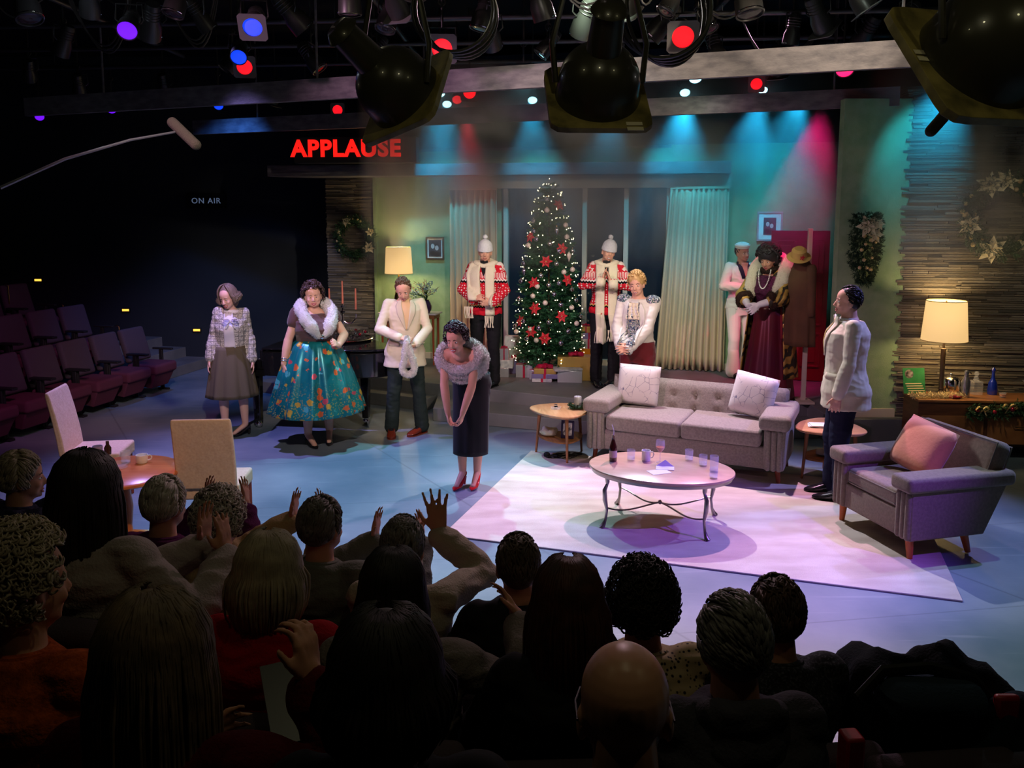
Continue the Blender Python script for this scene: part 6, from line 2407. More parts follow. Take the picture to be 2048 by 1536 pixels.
def present(label, x0, x1, yt, yb, Y=None, wrap='silver', ribbon=True, bow=True, dep=0.8, rz=-.1, z0=None):
    """x0..x1, yt..yb: the box front in zoom pixels of the tree crop"""
    X0, X1, T_, B_ = 850 + x0 / 3.34, 850 + x1 / 3.34, 340 + yt / 3.34, 340 + yb / 3.34
    xc = (X0 + X1) / 2
    if Y is None:
        c = PZ(xc, B_, 0.30); Y = c.y
    c = PY(xc, B_, Y)
    z = 0.3005 if z0 is None else z0
    w = (PY(X1, B_, Y).x - PY(X0, B_, Y).x)
    h = PY(xc, T_, Y).z - PY(xc, B_, Y).z
    d = w * dep
    h = max(0.03, h - (d * 0.16 if True else 0))
    t = thing('present', label, 'present', (c.x, Y + d / 2, z), rz, 'wrapped presents around the tree')
    b = MB(); b.box((0, 0, h / 2), (w, d, h)); b.build('box', m_wrap[wrap], t, bevel=0.004)
    if ribbon:
        b = MB(); rw = min(0.03, w * .14)
        b.box((0, 0, h / 2), (rw, d + .004, h + .004)); b.box((0, 0, h / 2), (w + .004, rw, h + .004)); b.build('ribbon', m_ribbon, t, smooth=False)
    if bow:
        b = MB(); bow_mesh(b, (0, 0, 0), min(.10, w * .38), T((0, 0, h + .015))); bow_mesh(b, (0, 0, .01), min(.08, w * .3), T((0, 0, h + .015), rz=1.5))
        b.build('bow', m_ribbon, t)
    return t, z + h


present('tall pale box standing behind the others left of the tree', 535, 640, 925, 1160, 11.25, 'green', False, False, .6)
_, zt1 = present('round-cornered silver box at the far left of the presents', 490, 562, 1275, 1345, 10.72, 'silver', False, False, .9)
_, zt1 = present('silver box on top of the far left box', 488, 590, 1200, 1270, 10.72, 'white', False, False, .9, z0=zt1)
present('small silver box with red ribbon topmost at the far left', 500, 560, 1115, 1195, 10.74, 'silver', z0=zt1)
present('silver box with crimson bow left of the front row', 560, 690, 1255, 1362, None, 'lilac', dep=.6)
present('silver box with crimson ribbon at the front left of the tree', 610, 720, 1290, 1388, None, 'silver', True, False)
present('wide silver box with large crimson bow behind the stacked flat boxes', 700, 880, 1255, 1330, 10.55, 'silver', dep=.4)
_, z1 = present('white flat box lowest of the front stack', 718, 850, 1385, 1418, None, 'white', True, False, .5)
Yf = PZ(850 + 785 / 3.34, 340 + 1418 / 3.34, .3).y
_, z1 = present('lilac flat box in the middle of the front stack', 715, 890, 1345, 1388, Yf, 'lilac', True, False, .45, z0=z1)
_, z1 = present('narrow gold box topmost of the front stack', 730, 880, 1305, 1350, Yf, 'gold', True, True, .35, z0=z1)
present('large gold box with crimson bow right of the tree foot', 890, 1135, 1215, 1392, 10.50, 'gold', False, True, .5)
t, z1 = present('grey silver box with its lid askew at the front right', 890, 1055, 1325, 1422, None, 'silver', False, False, .7)
b = MB(); b.box((0, 0, .012), (.36, .25, .024)); tag(b.build('box_lid', m_wrap['white'], None, bevel=.003, loc=(t.location.x - .05, t.location.y, z1 + .001), rz=.25), 'pale loose lid lying on the grey silver box', 'lid')
present('small silver box with red ribbon at the right end of the presents', 1112, 1175, 1330, 1402, 10.50, 'silver')
_, z1 = present('bright orange box at the bottom of the right stack', 1030, 1145, 1165, 1335, 11.05, 'orange', False, False, .6)
_, z1 = present('silver box with crimson bow on the orange box', 1050, 1140, 1092, 1165, 11.05, 'silver', z0=z1, dep=.6)
_, z1 = present('lilac box third from the bottom of the right stack', 1058, 1140, 1042, 1092, 11.05, 'lilac', True, False, .6, z0=z1)
_, z1 = present('gold box with crimson bow topmost of the right stack', 1045, 1110, 995, 1042, 11.05, 'gold', z0=z1, dep=.6)

# ------------------------------------------------------------------ grand piano
t = thing('grand_piano', 'black grand piano behind the woman in the teal skirt', 'piano', (-2.98, 9.95, 0.0), radians(-9))
# local x: from the keyboard to the tail, y across
out = [(0.30, -0.70), (1.25, -0.70)] + [(1.25 + 0.48 * sin(a), -0.42 - 0.28 * cos(a)) for a in [pi * k / 10 for k in range(1, 8)]] + [(1.35, 0.05), (1.1, 0.35), (0.80, 0.62), (0.55, 0.70), (0.30, 0.70)]
out = [(x, -y) if False else (x, y) for x, y in out]
b = MB(); b.prism(out, 0.62, 0.90); b.build('case', m_blackgloss, t, bevel=.012)
b = MB(); b.prism([(x * 1.012 - .005, y * 1.015) for x, y in out], 0.915, 0.94); b.build('lid', m_blackgloss, t, bevel=.006)
b = MB(); b.box((0.15, 0, 0.66), (0.34, 1.40, 0.09)); b.box((0.15, -0.67, 0.74), (0.34, 0.06, 0.12)); b.box((0.15, 0.67, 0.74), (0.34, .06, .12)); b.box((0.285, 0, 0.81), (0.03, 1.40, 0.20)); b.build('key_bed', m_blackgloss, t, bevel=.006)
b = MB(); b.box((0.14, 0, 0.725), (0.17, 1.24, 0.02)); kb = b.build('white_keys', mat('ivory_keys', lin(232, 228, 214), rough=.3), t)
b = MB()
for k in range(50):
    if k % 7 not in (2, 6): b.box((0.18, -0.61 + k * .0248, 0.742), (0.10, 0.012, 0.014))
b.build('black_keys', m_blackgloss, kb, smooth=False)
for x, y in ((0.18, -0.60), (0.18, 0.60), (1.35, -0.28)):
    b = MB(); b.box((x, y, 0.35), (0.10, 0.10, 0.54), taper=.75); l = b.build('leg', m_blackgloss, t, bevel=.008)
    b = MB(); b.ell((x, y, 0.04), .04, n=14, m=8); b.cone((x, y, .06), (x, y, .10), .025, .03, 10); b.build('caster', m_chrome, l)
PT_ = bpy.data.objects['grand_piano']
# candelabra, tinsel tray
cb = Vector((-1.98, 9.80, 0.9425))
t = thing('tinsel_tray', 'round silver tray heaped with tinsel and small red ornaments on the piano', 'tray', cb)
b = MB(); b.lathe([(.001, 0), (.30, 0), (.33, .018), (.32, .022), (.29, .008), (.001, .008)], 40); b.build('tray', m_silver, t)
b = MB(); rn = random.Random(5)
for k in range(900):
    a = rn.uniform(0, 2 * pi); r = .20 + rn.uniform(-.09, .09)
    c = Vector((r * cos(a), r * sin(a), rn.uniform(.015, .085)))
    d = Vector((rn.uniform(-1, 1), rn.uniform(-1, 1), rn.uniform(-.3, 1))).normalized(); w = d.cross(Vector((.3, .5, .8))).normalized() * .004
    b.add([c - w, c + w, c + d * .045], [(0, 1, 2)])
b.build('tinsel', m_silver, t, smooth=False)
for k in range(7):
    a = k * .9 + .3; b = MB(); b.ell((0, 0, 0), .018, n=10, m=8); b.build('red_ball', mat('red_ball', (.4, .02, .05), rough=.2, metal=.5), t, loc=(.24 * cos(a), .24 * sin(a), .08))
t = thing('candelabra', 'three-armed silver candelabra on the piano', 'candelabra', cb + Vector((-.02, 0, .0085)))
b = MB(); b.lathe([(.001, 0), (.075, 0), (.07, .02), (.03, .04), (.015, .08), (.022, .11), (.012, .15), (.02, .20), (.012, .24), (.012, .33), (.001, .33)], 20); b.build('stem', m_silver, t)
for k, x in enumerate((-0.155, 0, 0.155)):
    z = .33 if x else .40
    if x:
        b = MB(); b.tube([(0, 0, .22), (x * .35, 0, .185), (x * .7, 0, .19), (x, 0, .25), (x, 0, z - .03)], .008, 8); b.build('arm', m_silver, t)
    b = MB(); b.lathe([(.001, z - .07 if not x else z - .035), (.012, z - .03), (.03, z - .01), (.032, z), (.012, z), (.012, z + .02), (.001, z + .02)], 16); b.build('candle_cup', m_silver, t)
    d = MB(); h = .27 if not x else .25
    d.cone((x, 0, z + .02), (x, 0, z + .02 + h), .0125, .009, 14)
    tag(d.build('candle', mat('coral_wax', lin(226, 130, 110), rough=.5), None, loc=cb + Vector((-.02, 0, .0085))), ('coral taper candle in the left arm of the candelabra', 'tallest coral taper candle in the middle of the candelabra', 'coral taper candle in the right arm of the candelabra')[k], 'candle', 'taper candles')

# ------------------------------------------------------------------ sideboard and what stands on it
t = thing('sideboard', 'long walnut sideboard against the right stone wall', 'sideboard', (5.02, 8.24, 0.0), radians(-4))
W_ = 1.96
b = MB(); b.box((0, 0, 0.585), (W_, 0.40, 0.025)); b.build('top', m_walnut, t, bevel=.004)
b = MB(); b.box((0, 0.005, 0.355), (W_ - .02, 0.38, 0.435)); b.build('cabinet_body', mat('dark_walnut', lin(88, 54, 34), rough=.45, col2=lin(112, 70, 44), nscale=4, stretch=(1, 1, 7)), t, bevel=.003)
for k in range(3):
    x = -W_ / 2 + .34 + k * .64
    b = MB(); b.box((x, -0.192, 0.30), (0.60, 0.018, 0.28)); dr = b.build('drawer_front', m_walnut, t, bevel=.003)
    b = MB(); b.tube([(x - .06, -.20, .34), (x - .05, -.222, .34), (x + .05, -.222, .34), (x + .06, -.20, .34)], .005, 8); b.build('handle', m_gold, dr)
for sx in (-1, 1):
    for sy in (-1, 1):
        b = MB(); b.cone((sx * .88, sy * .14, 0), (sx * .85, sy * .12, .14), .014, .022, 10); b.build('leg', m_walnut, t)
SZ = .5985


def sb(x, y): p = PZ(x, y, SZ); return Vector((p.x, max(8.15, min(8.45, p.y)), SZ))


t = thing('magazine', 'green illustrated sheet leaning at the left end of the sideboard', 'magazine', (4.13, 8.40, SZ), radians(4)); t.rotation_euler = (radians(-12), 0, .06)
b = MB(); b.box((0, 0, .13), (.23, .006, .26)); cv = b.build('cover', mat('green_cover', lin(40, 120, 66), rough=.4, col2=lin(70, 150, 90), nscale=6), t)
b = MB(); b.lathe([(.0005, 0), (.045, 0)], 20, T((-.05, -.0045, .20), rx=pi / 2), False, False); b.build('portrait', mat('portrait_patch', lin(206, 190, 180), rough=.5, col2=lin(40, 30, 30), nscale=20), cv, smooth=False)
b = MB()
for k in range(4): b.box((-.01 + .01 * k, -.0045, .10 - .024 * k), (.17, .002, .010))
b.build('headline_bars', mat('cream_print', lin(232, 220, 170), rough=.5), cv, smooth=False)
b = MB(); rn = random.Random(9)
for k in range(170):
    x = rn.uniform(-.22, .30); c = Vector((x, rn.uniform(-.05, .05), rn.uniform(.005, .04)))
    petal_flower(b, c, (rn.uniform(-.6, .6), -1 + rn.uniform(-.3, .3), rn.uniform(0, 1)), .028, 4, rn, 1)
tag(b.build('gold_garland', m_goldglit, None, smooth=False, loc=(4.22, 8.20, SZ)), 'glittering gold leaf garland on the left end of the sideboard', 'garland')
t = thing('seltzer_bottle', 'tall chrome soda siphon bottle beside the lamp on the sideboard', 'bottle', (4.56, 8.24, SZ))
b = MB(); b.lathe([(.001, 0), (.04, 0), (.042, .16), (.025, .20), (.02, .23), (.024, .25), (.014, .27), (.001, .27)], 20); b.build('bottle_body', mat('smoky_chrome', (.5, .5, .55), rough=.2, metal=.8), t)
b = MB(); b.tube([(0, 0, .25), (.03, 0, .255), (.05, 0, .235)], .006, 8); b.build('spout', m_chrome, t)
t = thing('ice_bucket', 'round silver ice bucket behind the siphon on the sideboard', 'bucket', (4.50, 8.42, SZ))
b = MB(); b.lathe([(.001, 0), (.07, 0), (.09, .05), (.09, .14), (.08, .16), (.05, .18), (.001, .185)], 28); b.ell((0, 0, .195), .014, n=10, m=8); b.build('bucket_body', m_silver, t)
t = thing('decanter', 'square cut glass decanter between the siphon and the blue bottle', 'bottle', (4.73, 8.36, SZ))
b = MB(); b.box((0, 0, .07), (.10, .10, .14)); b.cone((0, 0, .14), (0, 0, .19), .03, .018, 12); b.ell((0, 0, .215), .026, n=8, m=6); b.build('decanter_body', m_glass, t, bevel=.008)
t = thing('bottle', 'cobalt blue bottle on the sideboard', 'bottle', (4.90, 8.36, SZ))
b = MB(); b.lathe([(.001, 0), (.045, 0), (.05, .04), (.04, .12), (.016, .17), (.014, .23), (.022, .25), (.012, .275), (.001, .28)], 20); b.build('bottle_body', mat('cobalt_glass', (.01, .03, .35), rough=.05, spec=.8, coat=.8), t)
tumbler('shot_glass', 'short amber glass in front of the blue bottle on the sideboard', Vector((4.92, 8.21, SZ)), .032, .05, .6, m_amber, None)
crumple('red_napkin', 'crumpled dark red napkin in front of the lamp on the sideboard', 'napkin', (4.42, 8.18, SZ), (.07, .05, .018), mat('red_napkin', (.3, .02, .04), rough=.8), 3)
t = thing('cocktail_glass', 'empty cocktail glass right of the blue bottle', 'glass', (5.22, 8.30, SZ))
b = MB(); b.lathe([(.001, 0), (.032, 0), (.004, .006), (.004, .09), (.05, .15), (.048, .15), (.001, .095)], 24, None, False, False); b.build('glass_body', m_glass, t)
t = thing('evergreen_garland', 'evergreen garland with red berries and gold ribbon along the sideboard front', 'garland', (5.10, 8.0, .55), radians(-4))
b = MB()
for k in range(520):
    x = rn.uniform(-.62, .90); needles(b, (x, rn.uniform(-.03, .03), rn.uniform(-.09, .03) - .02 * sin(x * 9)), (rn.uniform(-1, 1), rn.uniform(-1, .1), rn.uniform(-.7, .4)), .07, 9, .45, .005, rn, ln=.04)
b.build('foliage', m_pine, t, smooth=False)
for k in range(9):
    b = MB(); b.ell((0, 0, 0), rn.uniform(.016, .026), n=10, m=8); b.build('red_berry', mat('red_ball', (.4, .02, .05)), t, loc=(-.55 + k * .165, -.055, rn.uniform(-.06, .02)))
for k in range(6):
    b = MB(); bow_mesh(b, (0, 0, 0), .07, T((-.5 + k * .25, -.06, -.02 + .03 * (k % 2)), rx=pi / 2)); b.build('gold_bow', m_goldglit, t)

# ------------------------------------------------------------------ coats on the post by the door
t = thing('coat_rack', 'cream coat post beside the red door', 'coat rack', (3.315, 9.32, .301))
b = MB(); b.box((0, 0, .98), (.045, .045, 1.96)); b.build('post', m_cream, t, bevel=.004)
b = MB(); b.box((0, 0, .012), (.16, .3, .024)); b.build('foot', m_cream, t)
b = MB(); b.tube([(0, -.02, 1.62), (-.06, -.06, 1.60), (-.09, -.08, 1.66)], .007, 8); b.build('hook', m_gold, t)


def hung(name, label, loc, h, w, d, m, seed):
    rings = []
    for i in range(15):
        f = i / 14
        ww = w * (.34 + .66 * min(1, f * 4) ** .6) * (1 + .18 * f); dp = d * (.4 + .6 * min(1, f * 3))
        rings.append([Vector((ww / 2 * cos(a) * (1 + .10 * f * sin(7 * a + seed)), dp / 2 * sin(a) * (1 + .14 * f * cos(5 * a + seed)), -h * f)) for a in [2 * pi * j / 48 for j in range(48)]])
    t = thing(name, label, 'coat', loc, radians(-50))
    b = MB(); b.rings(rings); b.build('coat_body', m, t, angle=180)
    b = MB(); b.capsule((w * .42, -d * .1, -.12), (w * .52, -d * .2, -h * .62), .055, .045); b.build('sleeve', m, t)
    b = MB(); b.torus((0, 0, -.01), w * .17, .02, 18, 6); b.build('coat_collar', m, t)


hung('overcoat', 'long brown overcoat hanging from the post by the red door', (3.20, 9.20, 1.95), .98, .30, .24, mat('brown_overcoat', lin(104, 74, 48), rough=.9, col2=lin(86, 62, 42), nscale=4), 1)
hung('red_jacket', 'crimson jacket hanging behind the brown overcoat', (3.12, 9.36, 1.82), .80, .20, .16, mat('crimson_cloth', lin(130, 24, 40), rough=.8), 3)
t = thing('brimmed_hat', 'tan felt hat with a red flower resting on the coats', 'hat', (3.13, 9.12, 1.955)); t.rotation_euler = (radians(25), radians(-18), .3)
b = MB(); b.lathe([(.001, .11), (.05, .115), (.078, .09), (.086, .03), (.088, .012), (.125, .0), (.128, .004), (.085, .02), (.001, .02)], 32); b.build('hat_body', mat('tan_felt', lin(206, 166, 92), rough=.9), t)
b = MB(); petal_flower(b, (-.03, -.09, .05), (-.3, -1, .2), .035, 5, rn, 2); b.build('hat_flower', m_redsilk, t)

# ------------------------------------------------------------------ dining chairs and round table, front left
m_slip = mat('cream_slipcover', lin(222, 186, 160), rough=.9, spec=.15, bump=.4, bscale=9, bdist=.02, col2=lin(232, 200, 174), nscale=60)


def slip_chair(label, loc, rz):
    t = thing('dining_chair', label, 'chair', loc, rz, 'cream covered dining chairs')
    b = MB()      # back faces +y behind the sitter; the seat runs toward -y
    rings = []
    for z, y, th, w in ((.46, .20, .05, .42), (.60, .215, .048, .425), (.80, .25, .042, .425), (.96, .285, .036, .42), (.995, .292, .024, .41)):
        rings.append([Vector((sx * w / 2, y + sy * th / 2, z)) for sx, sy in ((-1, -1), (1, -1), (1, 1), (-1, 1))])
    b.rings(rings); b.build('backrest', m_slip, t, bevel=.012, seg=3)
    b = MB(); b.box((0, -.02, .425), (.44, .44, .11)); b.build('seat', m_slip, t, bevel=.02, seg=3)
    for sx in (-1, 1):
        for yy, tw in ((-.20, 0), (.20, .05)):
            b = MB(); b.cone((sx * .20, yy + tw, 0), (sx * .195, yy, .38), .014, .021, 4); b.build('leg', m_legwood, t)
    return t


slip_chair('cream covered dining chair seen from behind, right of the small round table', (-2.22, 6.05, 0.0), radians(184))
slip_chair('cream covered dining chair in profile, left of the small round table', (-3.50, 6.85, 0.0), radians(98))
t = thing('round_table', 'small round orange wood table between the two cream chairs', 'table', (-2.78, 5.80, 0.0))
b = MB(); b.lathe([(.001, .575), (.37, .575), (.385, .585), (.385, .60), (.37, .612), (.001, .612)], 56); b.build('tabletop', m_orangewood, t)
b = MB(); b.lathe([(.001, .08), (.05, .08), (.035, .2), (.05, .35), (.03, .5), (.06, .575), (.001, .575)], 20); b.build('pedestal', m_orangewood, t)
for k in range(3):
    a = k * 2.1 + .4; b = MB(); b.tube([(0.03 * cos(a), .03 * sin(a), .14), (.16 * cos(a), .16 * sin(a), .12), (.28 * cos(a), .28 * sin(a), .02)], [.025, .022, .018], 8); b.build('foot', m_orangewood, t)
RZ = .6125


def rt(x, y): p = PZ(x, y, RZ); return Vector((p.x, p.y, RZ))


mug('teacup', 'white teacup near the right edge of the round table', rt(284, 925), .3, r=.042, h=.06, cat='cup')
mug('mug', 'lilac grey mug at the back of the round table', rt(196, 915), 2.0, mat('lilac_glaze', lin(150, 140, 170), rough=.3), .036, .09)
tumbler('tumbler', 'clear tumbler left of the white teacup on the round table', rt(252, 926), .036, .09, .2, None, None)
t = thing('bottle', 'small dark bottle behind the tumbler on the round table', 'bottle', rt(216, 908))
b = MB(); b.lathe([(.001, 0), (.024, 0), (.026, .05), (.012, .075), (.012, .10), (.001, .10)], 16); b.build('bottle_body', mat('brown_bottle', (.05, .02, .01), rough=.1), t)
t = thing('ashtray', 'low glass dish in the middle of the round table', 'ashtray', rt(238, 934))
b = MB(); b.lathe([(.001, 0), (.06, 0), (.07, .03), (.062, .03), (.05, .01), (.001, .008)], 20, None, False, False); b.build('bowl', m_glass, t)

# ------------------------------------------------------------------ theatre seat banks and steps, left
m_seatfab = mat('maroon_seat_fabric', lin(96, 52, 66), rough=.9, spec=.15, bump=.3, bscale=200)
m_seatback = mat('grey_seat_back', lin(78, 66, 74), rough=.9, spec=.15, bump=.3, bscale=200)


def theatre_seat_parts(t):
    b = MB(); slab(b, (0, 0, 0), (.46, .09, .46), .035); o = b.build('backrest', m_seatback, t, loc=(0, .20, .66)); o.rotation_euler = (radians(-16), 0, 0)
    b = MB(); slab(b, (0, -.06, .36), (.46, .46, .14), .04); o = b.build('seat_cushion', m_seatfab, t)
    b = MB(); b.rings([[Vector((x, y, z)) for x, y, z in ((-.22, -.28, .36), (.22, -.28, .36), (.22, .14, .36), (-.22, .14, .36))], [Vector((x, y, z)) for x, y, z in ((-.18, -.16, .10), (.18, -.16, .10), (.18, .10, .14), (-.18, .10, .14))]]); b.build('seat_pan', m_seatfab, t, bevel=.01)
    for sx in (-1, 1):
        b = MB(); b.box((sx * .255, -.02, .28), (.03, .05, .56)); b.box((sx * .255, -.04, .012), (.04, .16, .024)); st_ = b.build('standard', m_dark, t, bevel=.004)
        b = MB(); b.box((sx * .255, -.05, .575), (.045, .30, .025)); b.build('armrest', m_dark, st_, bevel=.006)


seat0 = None
aL = Vector((-4.72, 11.25, 0)) - Vector((-5.34, 8.55, 0)); aL.normalize()
nL = Vector((aL.y, -aL.x, 0))
rowword = ('front', 'second', 'third')
for r in range(3):
    for k in range(6):
        p = Vector((-4.93, 11.15, 0)) - aL * (.545 * k) - nL * (.92 * r)
        if r and k > 4: continue
        p.z = .28 * r + (0.0 if r == 0 else 0)
        lb = f'empty maroon theatre seat in the {rowword[r]} row at left, ' + ('at the aisle end' if k == 0 else ('second', 'third', 'fourth', 'fifth', 'sixth')[k - 1] + ' from the aisle')
        if seat0 is None:
            seat0 = thing('theatre_seat', lb, 'seat', p, 0, 'empty theatre seats'); theatre_seat_parts(seat0); s = seat0
        else: s = copy_tree(seat0); s['label'] = lb
        s.location = p; s.rotation_euler = (0, 0, atan2(nL.x, -nL.y))
for r in (1, 2):
    c = Vector((-4.93, 11.15, 0)) - nL * (.92 * r + .03)
    q0, q1 = c + aL * .28 + nL * .48, c - aL * 3.4 + nL * .48
    w = -nL * (.93 if r == 1 else 1.6)
    b = MB(); b.prism([(q0.x, q0.y), (q1.x, q1.y), ((q1 + w).x, (q1 + w).y), ((q0 + w).x, (q0 + w).y)], .001, .28 * r - .001); tag(b.build('seating_riser', m_dark, None, smooth=False), f'dark riser under the {rowword[r]} row of empty seats', 'riser')
for k in range(3):
    c = Vector((-4.90, 12.35, 0)) - nL * (.30 + .42 * k)
    q = [c + nL * .22 - aL * .55, c + nL * .22 + aL * .75, c - nL * .20 + aL * .75, c - nL * .20 - aL * .55]
    b = MB(); b.prism([(p.x, p.y) for p in q], .001, .15 * (k + 1))
    tag(b.build('aisle_step', m_platform, None, bevel=.005), ('lowest', 'middle', 'top')[k] + ' of the blue-lit aisle steps beside the empty seats', 'step', 'aisle steps')
for i, (x, y) in enumerate(((77, 560), (252, 620), (394, 660))):
    p = PY(x, y, 13.683)
    t = thing('aisle_light', ('leftmost', 'middle', 'rightmost')[i] + ' of the three small amber aisle lights on the dark wall', 'light', p, 0, 'amber aisle lights')
    b = MB(); b.box((0, 0, 0), (.14, .03, .07)); b.build('housing', m_dark, t, bevel=.004)
    b = MB(); b.box((0, -.017, 0), (.11, .006, .035)); b.build('lens', mat('amber_lens', (1, .6, .1), emis=(1, .52, .06), estr=1.6), t)
for i, (x, y, Y) in enumerate(((17, 585, 11.4), (127, 625, 11.3), (239, 668, 11.6))):  # gold tubes stand in for thin highlights on the seats' chrome end standards
    p = PY(x, y, Y)
    b = MB(); b.tube([(0, 0, -.16), (0, 0, .10), (-.02, 0, .12), (-.05, 0, .11)], .008, 8)
    tag(b.build('standard_glint', mat('gold_glint', (.8, .5, .2), rough=.2, metal=1), None, loc=p), ('leftmost', 'middle', 'rightmost')[i] + ' of the gold bars standing in for highlights on the seat end standards', 'highlight', 'seat standard highlights')

# dark proscenium masking at the left back, with the ON AIR box
b = MB(); b.box((-5.2, 13.75, 2.45), (7.2, .1, 4.9)); struct('wall_masking', b, mat('blue_black_paint', (.012, .018, .03), rough=.8), smooth=False)
t = thing('on_air_sign', 'unlit ON AIR sign box on the dark back wall', 'sign', PY(414, 402, 13.658))
b = MB(); b.box((0, 0, 0), (.62, .08, .24)); b.build('sign_box', m_black, t, bevel=.005)
text_mesh('lettering', 'ON AIR', .125, mat('faint_glow_letters', (.30, .36, .48), rough=.5, emis=(.3, .42, .7), estr=.22), t, Matrix.Translation((0, -.045, 0)) @ rotm('X', 90), spacing=1.15)  # unlit letters carry a faint glow of their own to stay readable
t = thing('applause_sign', 'black APPLAUSE sign box with lit red letters', 'sign', PY(706, 298, 11.3), radians(-4))
w = (PY(832, 300, 11.3) - PY(583, 300, 11.3)).length
b = MB(); b.box((.02, .12, -.01), (w, .22, .34)); b.build('sign_box', m_dark, t, bevel=.006)
tx = text_mesh('lettering', 'APPLAUSE', .30, mat('red_sign_letters', (.9, .02, .01), emis=(1, .012, .008), estr=1.1), t, Matrix.Translation((-.10, .005, 0)) @ rotm('X', 90), spacing=1.12, bold=.012)
b = MB()
for sx in (-1, 1): b.tube([(sx * w * .4, .12, .15), (sx * w * .4, .12, 1.2)], .006, 6)
b.build('hanging_wires', m_dark, t)

# ------------------------------------------------------------------ lighting rig over the stage
def plank(name, label, a, b_, h, th, m=m_beam):
    a, b_ = Vector(a), Vector(b_)
    d = (b_ - a).normalized(); n = Vector((-d.y, d.x, 0)) * th
    b = MB()
    q = [a, b_, b_ + n, a + n]
    b.rings([[Vector((p.x, p.y, a.z if i in (0, 3) else b_.z)) + Vector((0, 0, dz)) for i, p in enumerate(q)] for dz in (-h / 2, h / 2)])
    for f in (0.12, 0.4, 0.68, 0.93):     # drop rods up to the ceiling
        p = a + (b_ - a) * f
        b.cone((p.x + n.x / 2, p.y + n.y / 2, p.z), (p.x + n.x / 2, p.y + n.y / 2, 4.9), .012, .012, 6)
    return tag(b.build(name, m), label, 'beam', 'grey false beams')


A0, A1 = PZ(48, 214, 3.62), PZ(2010, 94, 3.62)
plank('ceiling_beam', 'front grey false beam crossing the whole stage above the cast', A0, A1, .20, .06)
B0, B1 = PZ(385, 255, 3.60), PZ(1800, 192, 3.60)
plank('ceiling_beam', 'rear grey false beam hanging above the applause sign', B0, B1, .19, .06)

pipes = []
for k, Y in enumerate((2.4, 3.6, 4.8, 6.0, 7.2, 8.4, 9.6, 10.8)):
    b = MB(); b.cone((-7.5, Y + .6, 4.32), (7.5, Y - .6, 4.32), .026, .026, 10)
    for x in (-6, -2, 2, 6): b.cone((x, Y - x * .08, 4.32), (x, Y - x * .08, 4.9), .008, .008, 6)
    tag(b.build('lighting_pipe', mat('steel_pipe', (.10, .10, .11), rough=.45, metal=.8)), ('nearest', 'second nearest', 'third nearest', 'fourth nearest', 'fifth nearest', 'sixth nearest', 'second furthest', 'furthest')[k] + ' black lighting pipe crossing under the ceiling', 'pipe', 'lighting pipes')
for k, x in enumerate((-4.5, -1.5, 1.8, 4.6)):
    b = MB(); b.cone((x, 1.4, 4.42), (x + .3, 11.0, 4.42), .026, .026, 10)
    tag(b.build('cross_pipe', mat('steel_pipe', (0, 0, 0))), ('leftmost', 'second from left', 'third from left', 'rightmost')[k] + ' of the pipes running from the audience to the back wall', 'pipe', 'lighting pipes')

m_can = mat('fixture_black', (0.022, 0.021, 0.020), rough=.38, spec=.5)
m_frame = mat('gel_frame', (.16, .15, .15), rough=.45, metal=.5)
EM = dict(violet=((.12, .004, .9), 1.7), blue=((.002, .035, 1.0), 1.7), red=((1.0, .004, .01), 1.8), cyan=((.35, .85, 1.0), 6), pink=((1.0, .01, .10), 2.5), dark=None)


